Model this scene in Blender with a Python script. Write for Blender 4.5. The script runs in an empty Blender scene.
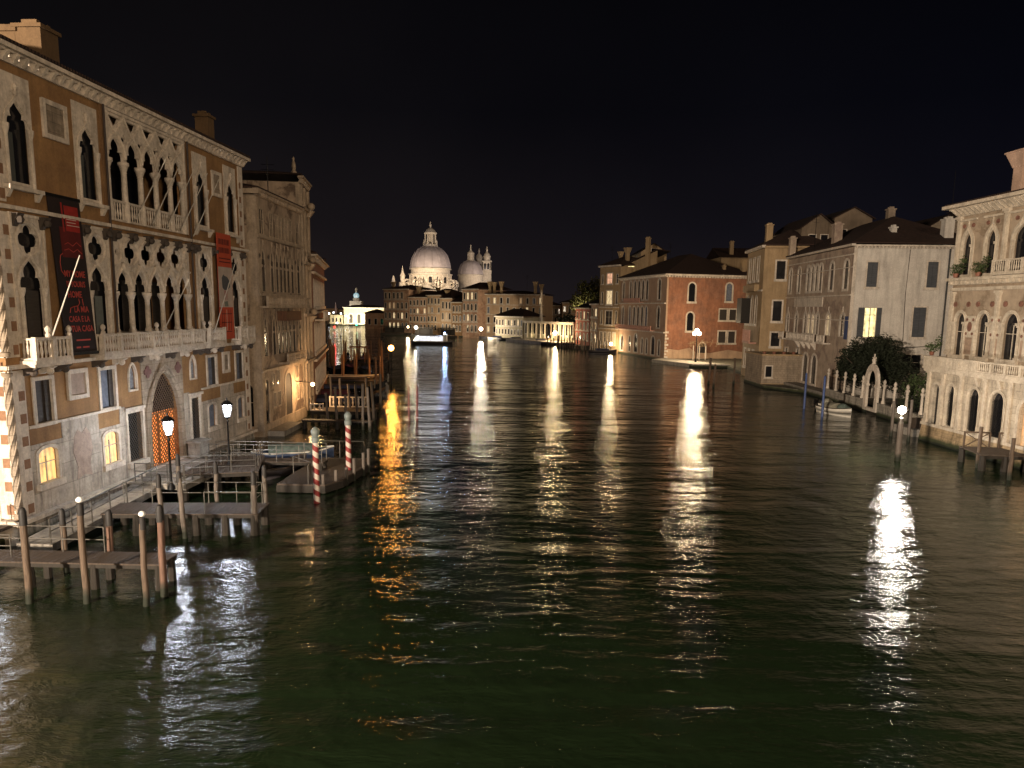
import bpy, bmesh, math, random
from mathutils import Vector, Matrix
from mathutils.geometry import tessellate_polygon

R = math.radians
scene = bpy.context.scene
COL = scene.collection

# ------------------------------------------------------------------ camera
F_PX = 740.0                      # focal length in pixels (27 mm equivalent phone lens)
PITCH, ROLL, CAM_Z, SHIFT = R(8.6), R(0.8), 10.0, 36.0
cam_data = bpy.data.cameras.new('camera')
cam = bpy.data.objects.new('camera', cam_data)
COL.objects.link(cam)
cam_data.sensor_width = 36.0
cam_data.lens = F_PX / 1024.0 * 36.0
cam_data.shift_y = SHIFT / 1024.0
cam_data.clip_start, cam_data.clip_end = 0.1, 6000.0
cam.matrix_world = Matrix.Translation((0, 0, CAM_Z)) @ Matrix.Rotation(math.pi / 2 - PITCH, 4, 'X') @ Matrix.Rotation(ROLL, 4, 'Z')
scene.camera = cam

# ------------------------------------------------------------------ render / view
scene.render.engine = 'CYCLES'
scene.cycles.use_denoising = True
scene.cycles.denoiser = 'OPENIMAGEDENOISE'
scene.cycles.denoising_prefilter = 'ACCURATE'
scene.cycles.max_bounces = 5
scene.cycles.glossy_bounces = 3
scene.cycles.diffuse_bounces = 2
scene.cycles.sample_clamp_indirect = 6.0
scene.cycles.sample_clamp_direct = 0.0
scene.cycles.caustics_reflective = False
scene.cycles.caustics_refractive = False
scene.view_settings.view_transform = 'Standard'
scene.view_settings.look = 'None'
scene.view_settings.exposure = 0.0
scene.view_settings.gamma = 1.0

# ------------------------------------------------------------------ night sky
world = bpy.data.worlds.new('World')
scene.world = world
world.use_nodes = True
wn, wl = world.node_tree.nodes, world.node_tree.links
wbg = wn['Background']
wtc = wn.new('ShaderNodeTexCoord')
wsep = wn.new('ShaderNodeSeparateXYZ')
wl.new(wtc.outputs['Generated'], wsep.inputs[0])
wramp = wn.new('ShaderNodeValToRGB')
wl.new(wsep.outputs['Z'], wramp.inputs[0])
cr = wramp.color_ramp
cr.elements[0].position = 0.0; cr.elements[0].color = (0.0150, 0.0118, 0.0118, 1)
cr.elements[1].position = 0.5; cr.elements[1].color = (0.0013, 0.0013, 0.0017, 1)
e = cr.elements.new(0.10); e.color = (0.0086, 0.0074, 0.0086, 1)
e = cr.elements.new(0.24); e.color = (0.0034, 0.0033, 0.0044, 1)
wr2 = wn.new('ShaderNodeValToRGB'); wl.new(wsep.outputs['X'], wr2.inputs[0])     # glow of the city is stronger to the left
wadd = wn.new('ShaderNodeMath'); wadd.operation = 'MULTIPLY_ADD'; wl.new(wsep.outputs['X'], wadd.inputs[0]); wadd.inputs[1].default_value = .5; wadd.inputs[2].default_value = .5
wl.new(wadd.outputs[0], wr2.inputs[0])
wr2.color_ramp.elements[0].position = .2; wr2.color_ramp.elements[0].color = (1.45, 1.30, 1.12, 1)
wr2.color_ramp.elements[1].position = .8; wr2.color_ramp.elements[1].color = (.42, .50, .80, 1)
wmul = wn.new('ShaderNodeMix'); wmul.data_type = 'RGBA'; wmul.blend_type = 'MULTIPLY'; wmul.inputs[0].default_value = 1
wl.new(wramp.outputs[0], wmul.inputs[6]); wl.new(wr2.outputs[0], wmul.inputs[7])
wnz = wn.new('ShaderNodeTexNoise'); wnz.inputs['Scale'].default_value = 2.2; wnz.inputs['Detail'].default_value = 5; wl.new(wtc.outputs['Generated'], wnz.inputs['Vector'])
wr3 = wn.new('ShaderNodeValToRGB'); wl.new(wnz.outputs[0], wr3.inputs[0])
wr3.color_ramp.elements[0].position = .3; wr3.color_ramp.elements[0].color = (.75, .75, .78, 1)
wr3.color_ramp.elements[1].position = .7; wr3.color_ramp.elements[1].color = (1.25, 1.22, 1.18, 1)
wmu2 = wn.new('ShaderNodeMix'); wmu2.data_type = 'RGBA'; wmu2.blend_type = 'MULTIPLY'; wmu2.inputs[0].default_value = 1
wl.new(wmul.outputs[2], wmu2.inputs[6]); wl.new(wr3.outputs[0], wmu2.inputs[7])
wl.new(wmu2.outputs[2], wbg.inputs[0])
wbg.inputs[1].default_value = 1.0

# faint warm glow of the city behind the bridge, as one broad directional light
sun_d = bpy.data.lights.new('city_glow', 'SUN')
sun_d.energy = 0.44
sun_d.angle = R(14)
sun_d.color = (1.0, 0.74, 0.50)
sun = bpy.data.objects.new('city_glow', sun_d)
COL.objects.link(sun)
sun.rotation_euler = Vector((-0.62, 0.78, -0.36)).to_track_quat('-Z', 'Y').to_euler()

def lamp_light(name, loc, power, color, radius=0.3):
    d = bpy.data.lights.new(name, 'POINT'); d.energy = power; d.color = color; d.shadow_soft_size = radius
    o = bpy.data.objects.new(name, d); o.location = loc; COL.objects.link(o); return o

def spot_light(name, loc, target, power, color, angle=70, radius=0.3):
    d = bpy.data.lights.new(name, 'SPOT'); d.energy = power; d.color = color; d.shadow_soft_size = radius
    d.spot_size = R(angle); d.spot_blend = .6
    o = bpy.data.objects.new(name, d); o.location = loc; COL.objects.link(o)
    o.rotation_euler = (Vector(target) - Vector(loc)).to_track_quat('-Z', 'Y').to_euler(); return o

# unseen fill lights added behind the camera to brighten the facades of both banks
lamp_light('right_bank_fill_light', (-34, -24, 15), 460000, (1.0, 0.82, 0.63), 1.2)
lamp_light('left_bank_fill_light', (24, -32, 14), 82000, (1.0, 0.77, 0.54), 1.2)

# ================================================================== helpers
def ray(px, py):
    x = (px - 512) / F_PX; y = -(py - (384 + SHIFT)) / F_PX; z = -1.0
    c, s = math.cos(ROLL), math.sin(ROLL)
    x, y = c * x - s * y, s * x + c * y
    a = math.pi / 2 - PITCH; c, s = math.cos(a), math.sin(a)
    return (x, c * y - s * z, s * y + c * z)

def at_height(px, py, z=0.0):
    "ground position (x, y) seen at a place of the survey photo, for a known height z"
    r = ray(px, py); t = (z - CAM_Z) / r[2]
    return (r[0] * t, r[1] * t)

def at_dist(px, py, Y):
    r = ray(px, py); t = Y / r[1]
    return (r[0] * t, Y, CAM_Z + r[2] * t)

def rnd(a, b): return random.uniform(a, b)
random.seed(7)

def tag(o, label=None, cat=None, group=None, kind=None):
    if label: o['label'] = label
    if cat: o['category'] = cat
    if group: o['group'] = group
    if kind: o['kind'] = kind
    return o

def empty(name, loc, rz=0.0, label=None, cat=None, group=None):
    o = bpy.data.objects.new(name, None); o.location = loc; o.rotation_euler = (0, 0, rz)
    o.empty_display_size = 0.3
    COL.objects.link(o)
    return tag(o, label, cat, group)

def copy_tree(o, parent=None, loc=None, rz=None, label=None, group=None, scale=None):
    c = o.copy(); COL.objects.link(c)
    if parent is not None: c.parent = parent
    if loc is not None: c.location = loc
    if rz is not None: c.rotation_euler = (0, 0, rz)
    if scale is not None: c.scale = scale
    if label: c['label'] = label
    if group: c['group'] = group
    for ch in [x for x in o.children]:
        copy_tree(ch, c)
    return c

class Face:
    """vertical plane from A to B (seen from outside: A left, B right); x along, y into the building, z up"""
    def __init__(s, A, B):
        s.A, s.B = Vector((A[0], A[1])), Vector((B[0], B[1]))
        d = s.B - s.A; s.L = d.length; d.normalize(); s.d = d
        s.rz = math.atan2(d.y, d.x)
        s.M = Matrix.Translation((A[0], A[1], 0)) @ Matrix.Rotation(s.rz, 4, 'Z')
    def pt(s, u, y):            # world xy
        v = s.M @ Vector((u, y, 0)); return (v.x, v.y)

class MB:
    def __init__(s, T=None):
        s.v, s.f, s.T = [], [], T
    def add(s, vs, fs):
        n = len(s.v)
        for p in vs:
            p = Vector(p)
            s.v.append(s.T @ p if s.T is not None else p)
        s.f += [tuple(i + n for i in f) for f in fs]
        return s
    def box(s, x0, x1, y0, y1, z0, z1):
        return s.add([(x0,y0,z0),(x1,y0,z0),(x1,y1,z0),(x0,y1,z0),(x0,y0,z1),(x1,y0,z1),(x1,y1,z1),(x0,y1,z1)],
            [(0,3,2,1),(4,5,6,7),(0,1,5,4),(1,2,6,5),(2,3,7,6),(3,0,4,7)])
    def hexa(s, pts):           # 8 corner points, bottom 4 then top 4
        return s.add(pts, [(0,3,2,1),(4,5,6,7),(0,1,5,4),(1,2,6,5),(2,3,7,6),(3,0,4,7)])
    def prism(s, outer, y0, y1, holes=()):
        "polygon in x-z extruded along y, with holes"
        loops = [outer] + list(holes)
        tri = tessellate_polygon([[Vector((p[0], p[1], 0)) for p in l] for l in loops])
        flat = [p for l in loops for p in l]; n = len(flat)
        vs = [(p[0], y0, p[1]) for p in flat] + [(p[0], y1, p[1]) for p in flat]
        fs = [tuple(t) for t in tri] + [tuple(i + n for i in reversed(t)) for t in tri]
        k = 0
        for l in loops:
            m = len(l)
            for i in range(m):
                j = (i + 1) % m
                fs.append((k + i, k + j, k + j + n, k + i + n))
            k += m
        return s.add(vs, fs)
    def slab(s, poly, z0, z1):
        "polygon in x-y extruded along z"
        tri = tessellate_polygon([[Vector((p[0], p[1], 0)) for p in poly]])
        n = len(poly)
        vs = [(p[0], p[1], z0) for p in poly] + [(p[0], p[1], z1) for p in poly]
        fs = [tuple(t) for t in tri] + [tuple(i + n for i in t) for t in tri]
        for i in range(n):
            j = (i + 1) % n; fs.append((i, j, j + n, i + n))
        return s.add(vs, fs)
    def lathe(s, cx, cy, prof, n=10, cap=True, rot=0.0):
        vs, fs = [], []
        for r, z in prof:
            for k in range(n):
                a = rot + 2 * math.pi * k / n
                vs.append((cx + r * math.cos(a), cy + r * math.sin(a), z))
        for i in range(len(prof) - 1):
            for k in range(n):
                k2 = (k + 1) % n
                fs.append((i*n + k, i*n + k2, (i+1)*n + k2, (i+1)*n + k))
        if cap:
            fs.append(tuple(range(n))[::-1]); fs.append(tuple((len(prof)-1)*n + k for k in range(n)))
        return s.add(vs, fs)
    def tube(s, p0, p1, r0, r1=None, n=8):
        r1 = r0 if r1 is None else r1
        p0, p1 = Vector(p0), Vector(p1); d = (p1 - p0)
        q = d.to_track_quat('Z', 'Y')
        vs, fs = [], []
        for p, r in ((p0, r0), (p1, r1)):
            for k in range(n):
                a = 2 * math.pi * k / n
                vs.append(p + q @ Vector((r * math.cos(a), r * math.sin(a), 0)))
        for k in range(n):
            fs.append((k, (k+1) % n, (k+1) % n + n, k + n))
        fs.append(tuple(range(n))[::-1]); fs.append(tuple(range(n, 2*n)))
        return s.add(vs, fs)
    def sweep(s, pts, r, n=5, closed=False):
        pts = [Vector(p) for p in pts]; m = len(pts); vs, fs = [], []
        upright = not closed and all((pts[i+1]-pts[i]).z > .8*(pts[i+1]-pts[i]).length for i in range(m-1))
        for i, p in enumerate(pts):
            a = pts[(i - 1) % m] if (closed or i > 0) else p
            b = pts[(i + 1) % m] if (closed or i < m - 1) else p
            t = (b - a)
            if t.length < 1e-6: t = Vector((0, 0, 1))
            q = Vector((0, 0, 1)).rotation_difference(t) if upright else t.to_track_quat('Z', 'Y')
            rr = r[i] if isinstance(r, (list, tuple)) else r
            for k in range(n):
                an = 2 * math.pi * k / n
                vs.append(p + q @ Vector((rr * math.cos(an), rr * math.sin(an), 0)))
        for i in range(m if closed else m - 1):
            j = (i + 1) % m
            for k in range(n):
                k2 = (k + 1) % n
                fs.append((i*n + k, i*n + k2, j*n + k2, j*n + k))
        if not closed:
            fs.append(tuple(range(n))[::-1]); fs.append(tuple((m-1)*n + k for k in range(n)))
        return s.add(vs, fs)
    def ball(s, c, r, n=12, m=8, sz=1.0):
        prof = []
        for i in range(m + 1):
            a = -math.pi / 2 + math.pi * i / m
            prof.append((max(r * math.cos(a), 0.001), c[2] + r * sz * math.sin(a)))
        return s.lathe(c[0], c[1], prof, n)
    def build(s, name, mat, parent=None, smooth=False, recalc=True, loc=None, rz=None):
        me = bpy.data.meshes.new(name)
        me.from_pydata([tuple(p) for p in s.v], [], s.f)
        if recalc:
            bm = bmesh.new(); bm.from_mesh(me)
            bmesh.ops.recalc_face_normals(bm, faces=bm.faces)
            bm.to_mesh(me); bm.free()
        if smooth:
            for p in me.polygons: p.use_smooth = True
            try: me.set_sharp_from_angle(angle=R(38))
            except Exception: pass
        me.materials.append(mat)
        o = bpy.data.objects.new(name, me); COL.objects.link(o)
        if parent is not None: o.parent = parent
        if loc is not None: o.location = loc
        if rz is not None: o.rotation_euler = (0, 0, rz)
        return o

def bulb(em, loc, r):
    "the light given off by a lamp globe of material em"
    c = em['lamp']; L = c[3]
    return lamp_light('lamp_bulb', loc, 4*math.pi**2 * r*r * L, (c[0], c[1], c[2]), r*.92)

# ------------------------------------------------------------------ outlines (x, z), counter-clockwise
def rect(a, b, c, d): return [(a, c), (b, c), (b, d), (a, d)]
def round_arch(a, b, c, d, k=1.0, n=10):
    "round head of rise k*(half width); top at d"
    w = (b - a) / 2; cx = (a + b) / 2; h = w * k; zs = d - h
    return [(a, c), (b, c)] + [(cx + w * math.cos(math.pi * i / n), zs + h * math.sin(math.pi * i / n)) for i in range(n + 1)]
def mir(a, b, c, zs, d, half):
    "half: list of (offset fraction, height fraction) from jamb to tip"
    cx = (a + b) / 2; w = (b - a) / 2; h = d - zs
    r = [(cx + w * p, zs + h * q) for p, q in half]
    l = [(cx - w * p, zs + h * q) for p, q in reversed(half) if p > 1e-4]
    return [(a, c), (b, c)] + r + l
OGEE = [(1,0),(1.0,.10),(.97,.24),(.88,.38),(.74,.51),(.56,.62),(.38,.71),(.24,.79),(.13,.88),(.05,.95),(0,1)]
TREF = [(1,0),(1.02,.12),(.98,.24),(.88,.34),(.76,.38),(.66,.38),(.60,.36),(.66,.44),(.68,.54),(.62,.65),(.48,.75),(.28,.84),(.1,.92),(0,1)]
POINT = [(1,0),(.97,.2),(.88,.42),(.72,.62),(.5,.8),(.26,.93),(0,1)]
def arcade(u0, u1, zb, zt, arches):
    "slab outline whose lower edge is cut by a row of arches"
    pts = [(u0, zb)]
    for a in arches:
        a = a[2:][::-1]; pts += [(a[0][0], zb)] + [p for p in a if p[1] > zb+.004] + [(a[-1][0], zb)]
    return pts + [(u1, zb), (u1, zt), (u0, zt)]
def ogee(a, b, c, zs, d): return mir(a, b, c, zs, d, OGEE)
def trefoil(a, b, c, zs, d): return mir(a, b, c, zs, d, TREF)
def pointed(a, b, c, zs, d): return mir(a, b, c, zs, d, POINT)
def circle(cx, cz, r, n=20): return [(cx + r * math.cos(2*math.pi*i/n), cz + r * math.sin(2*math.pi*i/n)) for i in range(n)]
def quatrefoil(cx, cz, r, n=32):
    pts = []
    for i in range(n):
        a = 2 * math.pi * i / n
        b = (a + math.pi / 4) % (math.pi / 2) - math.pi / 4
        d, lr = 0.54 * r, 0.46 * r
        x = d * math.cos(b) + math.sqrt(max(lr*lr - (d * math.sin(b))**2, 0.0))
        if d * abs(math.sin(b)) > lr * 0.86: x = d * math.cos(b) + lr * 0.42
        pts.append((cx + x * math.cos(a), cz + x * math.sin(a)))
    return pts
def grow(poly, e):
    cx = sum(p[0] for p in poly) / len(poly); cz = (min(p[1] for p in poly) + max(p[1] for p in poly)) / 2
    w = (max(p[0] for p in poly) - min(p[0] for p in poly)) / 2; h = (max(p[1] for p in poly) - min(p[1] for p in poly)) / 2
    return [(cx + (p[0]-cx) * (w+e)/w, cz + (p[1]-cz) * (h+e)/h) for p in poly]
def bar_mesh(w, h): pass

# ------------------------------------------------------------------ materials
MATS = {}
class NT:
    def __init__(s, name):
        s.m = bpy.data.materials.new(name); s.m.use_nodes = True
        s.n, s.l = s.m.node_tree.nodes, s.m.node_tree.links
        s.b = s.n['Principled BSDF']
        s.tc = s.n.new('ShaderNodeTexCoord')
    def map(s, scale=(1,1,1), src='Object'):
        mp = s.n.new('ShaderNodeMapping'); mp.inputs['Scale'].default_value = scale
        s.l.new(s.tc.outputs[src], mp.inputs[0]); return mp.outputs[0]
    def noise(s, scale, detail=5, rough=.6, vec=None, dist=0):
        t = s.n.new('ShaderNodeTexNoise'); t.inputs['Scale'].default_value = scale
        t.inputs['Detail'].default_value = detail; t.inputs['Roughness'].default_value = rough
        t.inputs['Distortion'].default_value = dist
        s.l.new(vec or s.map(), t.inputs['Vector']); return t.outputs[0]
    def ramp(s, src, stops):
        r = s.n.new('ShaderNodeValToRGB'); s.l.new(src, r.inputs[0])
        el = r.color_ramp.elements
        while len(el) < len(stops): el.new(0.5)
        for e_, (p, c) in zip(el, stops):
            e_.position = p; e_.color = (c, c, c, 1) if isinstance(c, (int, float)) else (*c[:3], 1)
        return r.outputs[0]
    def mix(s, fac, a, b, mode='MIX'):
        m = s.n.new('ShaderNodeMix'); m.data_type = 'RGBA'; m.blend_type = mode
        for inp, v in ((m.inputs[0], fac), (m.inputs[6], a), (m.inputs[7], b)):
            if isinstance(v, (int, float)): inp.default_value = v
            elif isinstance(v, tuple): inp.default_value = (*v[:3], 1)
            else: s.l.new(v, inp)
        return m.outputs[2]
    def bump(s, h, dist=.02, strength=1.0, normal=None):
        b = s.n.new('ShaderNodeBump'); b.inputs['Distance'].default_value = dist; b.inputs['Strength'].default_value = strength
        s.l.new(h, b.inputs['Height'])
        if normal is not None: s.l.new(normal, b.inputs['Normal'])
        return b.outputs[0]
    def planar(s, sc=1.0):
        "x+y along the wall, z up"
        sep = s.n.new('ShaderNodeSeparateXYZ'); s.l.new(s.tc.outputs['Object'], sep.inputs[0])
        ad = s.n.new('ShaderNodeMath'); ad.operation = 'ADD'
        s.l.new(sep.outputs[0], ad.inputs[0]); s.l.new(sep.outputs[1], ad.inputs[1])
        cb = s.n.new('ShaderNodeCombineXYZ'); s.l.new(ad.outputs[0], cb.inputs[0]); s.l.new(sep.outputs[2], cb.inputs[1])
        return cb.outputs[0]
    def out(s, color=None, rough=.8, normal=None, metal=0, spec=.3):
        if color is not None:
            if isinstance(color, tuple): s.b.inputs['Base Color'].default_value = (*color[:3], 1)
            else: s.l.new(color, s.b.inputs['Base Color'])
        if isinstance(rough, (int, float)): s.b.inputs['Roughness'].default_value = rough
        else: s.l.new(rough, s.b.inputs['Roughness'])
        s.b.inputs['Metallic'].default_value = metal
        s.b.inputs['Specular IOR Level'].default_value = spec
        if normal is not None: s.l.new(normal, s.b.inputs['Normal'])
        return s.m

def sc3(c, k): return tuple(min(1.0, v * k) for v in c)

def plaster(name, c, c2=None, stain=.55, worn=0.0, worn_c=(.30, .16, .10)):
    if name in MATS: return MATS[name]
    t = NT(name)
    c2 = c2 or sc3(c, .62)
    base = t.mix(t.ramp(t.noise(.55, 7, .68), [(.34, 0), (.68, 1)]), c, c2)
    base = t.mix(t.ramp(t.noise(.8, 8, .75, t.map((1, 1, 1.3)), .8), [(.55, 0), (.60, .6)]), base, sc3(c2, 1.25))
    streak = t.ramp(t.noise(1.0, 6, .7, t.map((1.7, 1.7, .16))), [(.46, 0), (.74, 1)])
    fac = t.n.new('ShaderNodeMath'); fac.operation = 'MULTIPLY'; fac.inputs[1].default_value = stain
    t.l.new(streak, fac.inputs[0])
    col = t.mix(fac.outputs[0], base, sc3(c, .34))
    fine = t.ramp(t.noise(9, 5, .7), [(.3, .80), (.7, 1.12)])
    col = t.mix(1.0, col, fine, 'MULTIPLY')
    if worn:
        w = t.ramp(t.noise(.42, 7, .72, None, .4), [(.62 - worn*.2, 0), (.65 - worn*.2, 1)])
        col = t.mix(w, col, t.brick_col(worn_c) if hasattr(t, 'brick_col') else worn_c)
    nb = t.bump(t.noise(14, 6, .7), .02, .6)
    MATS[name] = t.out(col, .88, nb); return MATS[name]

def stone(name, c, grime=.5, block=True, bump=.02, bw=1.1, bh=.42, tide=False):
    if name in MATS: return MATS[name]
    t = NT(name)
    base = t.mix(t.ramp(t.noise(1.1, 7, .7), [(.36, 0), (.66, 1)]), c, sc3(c, .66))
    streak = t.ramp(t.noise(1.0, 6, .72, t.map((2.4, 2.4, .3))), [(.48, 0), (.70, grime)])
    col = t.mix(streak, base, sc3(c, .16))
    col = t.mix(t.ramp(t.noise(.7, 8, .75, None, 1.0), [(.56, 0), (.66, grime)]), col, sc3(c, .42))
    col = t.mix(1.0, col, t.ramp(t.noise(7, 5, .7), [(.3, .78), (.7, 1.14)]), 'MULTIPLY')
    hgt = t.noise(10, 6, .7)
    nb = t.bump(hgt, bump, .8)
    if block:
        br = t.n.new('ShaderNodeTexBrick'); t.l.new(t.planar(), br.inputs['Vector'])
        br.inputs['Scale'].default_value = 1.0; br.inputs['Brick Width'].default_value = bw; br.inputs['Row Height'].default_value = bh
        br.inputs['Mortar Size'].default_value = .014; br.inputs['Color1'].default_value = (1,1,1,1); br.inputs['Color2'].default_value = (.82,.82,.82,1)
        br.inputs['Mortar'].default_value = (.42,.40,.38,1)
        col = t.mix(.75, col, t.mix(1.0, col, br.outputs['Color'], 'MULTIPLY'))
        nb = t.bump(br.outputs['Fac'], .02, -.8, nb)
    if tide:     # green and black weed band left by the tide
        sep = t.n.new('ShaderNodeSeparateXYZ'); t.l.new(t.tc.outputs['Object'], sep.inputs[0])
        ad = t.n.new('ShaderNodeMath'); ad.operation = 'MULTIPLY_ADD'; t.l.new(t.noise(1.6, 6, .7), ad.inputs[0]); ad.inputs[1].default_value = -.5; t.l.new(sep.outputs[2], ad.inputs[2])
        col = t.mix(t.ramp(ad.outputs[0], [(.05, 1), (.32, 0)]), col, (.035, .040, .018))
        a2 = t.n.new('ShaderNodeMath'); a2.operation = 'ADD'; t.l.new(ad.outputs[0], a2.inputs[0]); a2.inputs[1].default_value = .2
        col = t.mix(t.ramp(a2.outputs[0], [(.02, 1), (.16, 0)]), col, (.008, .010, .006))
    MATS[name] = t.out(col, .75, nb); return MATS[name]

def brick(name, c, c2, mortar=(.35, .28, .22), patch=None, stain=.4):
    if name in MATS: return MATS[name]
    t = NT(name)
    br = t.n.new('ShaderNodeTexBrick'); t.l.new(t.planar(), br.inputs['Vector'])
    br.inputs['Scale'].default_value = 1.0; br.inputs['Brick Width'].default_value = .27; br.inputs['Row Height'].default_value = .085
    br.inputs['Mortar Size'].default_value = .012
    br.inputs['Color1'].default_value = (*c, 1); br.inputs['Color2'].default_value = (*c2, 1); br.inputs['Mortar'].default_value = (*mortar, 1)
    col = br.outputs['Color']
    if patch:
        col = t.mix(t.ramp(t.noise(.35, 8, .7, None, .5), [(.50, 0), (.56, 1)]), patch, col)
    col = t.mix(t.ramp(t.noise(1, 6, .7, t.map((1.4, 1.4, .2))), [(.45, 0), (.75, stain)]), col, sc3(c, .3))
    col = t.mix(1.0, col, t.ramp(t.noise(.9, 7, .7), [(.3, .7), (.7, 1.2)]), 'MULTIPLY')
    nb = t.bump(t.noise(12, 6, .7), .02, .7)
    nb = t.bump(br.outputs['Fac'], .01, -.6, nb)
    MATS[name] = t.out(col, .9, nb); return MATS[name]

def tiles(name='roof_tiles', c=(.060, .032, .024)):
    if name in MATS: return MATS[name]
    t = NT(name)
    w = t.n.new('ShaderNodeTexWave'); w.wave_type = 'BANDS'; w.bands_direction = 'X'
    w.inputs['Scale'].default_value = 1.6; w.inputs['Distortion'].default_value = .6
    t.l.new(t.map(), w.inputs['Vector'])
    w2 = t.n.new('ShaderNodeTexWave'); w2.wave_type = 'BANDS'; w2.bands_direction = 'Y'
    w2.inputs['Scale'].default_value = 1.6; t.l.new(t.map(), w2.inputs['Vector'])
    col = t.mix(t.ramp(t.noise(2.3, 6, .7), [(.35, 0), (.7, 1)]), c, sc3(c, .45))
    col = t.mix(.5, col, t.mix(1, col, w.outputs['Color'], 'MULTIPLY'))
    nb = t.bump(w.outputs[1], .08, .8); nb = t.bump(w2.outputs[1], .04, .5, nb)
    MATS[name] = t.out(col, .85, nb); return MATS[name]

def simple(name, c, rough=.6, metal=0, spec=.3, var=.35, nscale=4, bump=0.0):
    if name in MATS: return MATS[name]
    t = NT(name)
    col = t.mix(t.ramp(t.noise(nscale, 6, .7), [(.32, 0), (.7, 1)]), c, sc3(c, 1 - var))
    nb = t.bump(t.noise(nscale * 6, 5, .7), bump, .8) if bump else None
    MATS[name] = t.out(col, rough, nb, metal, spec); return MATS[name]

def emit(name, c, strength):
    if name in MATS: return MATS[name]
    t = NT(name)
    t.b.inputs['Emission Color'].default_value = (*c, 1); t.b.inputs['Emission Strength'].default_value = strength
    MATS[name] = t.out((.6, .6, .6), .4); t.m.cycles.emission_sampling = 'NONE'
    MATS[name]['lamp'] = (c[0], c[1], c[2], strength)
    if strength > 20:      # clear glowing glass round the bulb
        em = t.n.new('ShaderNodeEmission'); em.inputs[0].default_value = (*c, 1); em.inputs[1].default_value = 14
        tr = t.n.new('ShaderNodeBsdfTransparent'); ad = t.n.new('ShaderNodeAddShader')
        t.l.new(em.outputs[0], ad.inputs[0]); t.l.new(tr.outputs[0], ad.inputs[1]); t.l.new(ad.outputs[0], t.n['Material Output'].inputs['Surface'])
    return MATS[name]

def room_light(name, c, strength, stripes=3.0):
    "a lit room seen through a window: curtains, furniture, uneven glow"
    if name in MATS: return MATS[name]
    t = NT(name)
    w = t.n.new('ShaderNodeTexWave'); w.bands_direction = 'DIAGONAL'; w.inputs['Scale'].default_value = stripes
    w.inputs['Distortion'].default_value = 1.5; t.l.new(t.map((1, 1, .05)), w.inputs['Vector'])
    k = t.mix(.55, t.ramp(w.outputs[1], [(.1, .35), (.8, 1.0)]), t.ramp(t.noise(2.2, 3, .5), [(.35, .25), (.6, 1.0)]))
    col = t.mix(1.0, c, k, 'MULTIPLY')
    t.l.new(col, t.b.inputs['Emission Color']); t.b.inputs['Emission Strength'].default_value = strength
    MATS[name] = t.out((.3, .25, .18), .5); t.m.cycles.emission_sampling = 'NONE'; return MATS[name]

def wood(name, c, wet=False, grain=(6, 6, .6), rough=.7):
    if name in MATS: return MATS[name]
    t = NT(name)
    g = t.noise(3, 6, .65, t.map(grain))
    col = t.mix(t.ramp(g, [(.3, 0), (.7, 1)]), c, sc3(c, .38))
    if wet:   # algae and tar near the waterline of a mooring pile
        sep = t.n.new('ShaderNodeSeparateXYZ'); t.l.new(t.tc.outputs['Object'], sep.inputs[0])
        ad = t.n.new('ShaderNodeMath'); ad.operation = 'ADD'; t.l.new(sep.outputs[2], ad.inputs[0])
        nz = t.n.new('ShaderNodeMath'); nz.operation = 'MULTIPLY'; nz.inputs[1].default_value = .5
        t.l.new(t.noise(3, 4, .6), nz.inputs[0]); t.l.new(nz.outputs[0], ad.inputs[1])
        col = t.mix(t.ramp(ad.outputs[0], [(.50, 1), (.85, 0)]), col, (.012, .014, .008))
    MATS[name] = t.out(col, rough, t.bump(g, .02, .8)); return MATS[name]

M_WHITE = stone('istrian_stone', (.66, .57, .47), .5, False)
M_WHITEB = stone('istrian_stone_blocks', (.50, .43, .35), .75, True, bw=1.9, bh=.95)
M_BASE = stone('stone_plinth', (.40, .36, .30), .95, True, bw=.9, bh=.34, tide=True)
M_GREYST = stone('grey_brown_stone', (.34, .27, .20), .5, True)
M_OCHRE = plaster('ochre_plaster', (.315, .178, .074), (.18, .098, .045), .6)
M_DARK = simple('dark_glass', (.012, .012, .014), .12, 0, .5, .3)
M_SHUT = wood('grey_brown_shutter', (.055, .045, .038), grain=(.5, .5, 9))
M_BLUECURT = simple('blue_grey_curtain', (.16, .18, .23), .7, var=.6, nscale=3)
M_TILE = tiles()
M_IRON = simple('black_iron', (.012, .012, .013), .45, .6)
M_STEEL = simple('grey_rail_metal', (.14, .13, .115), .4, .7)
M_PILE = wood('mooring_pile_wood', (.11, .076, .052), True)
M_PILEG = wood('grey_pile_wood', (.14, .115, .095), True)
M_TAR = simple('tarred_pile_head', (.02, .018, .017), .6)
M_DECK = wood('deck_planks', (.070, .050, .036), grain=(8, .7, 3))
M_DARKWOOD = wood('dark_wet_wood', (.022, .017, .012))
M_BARK = wood('bark', (.07, .05, .035))

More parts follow.
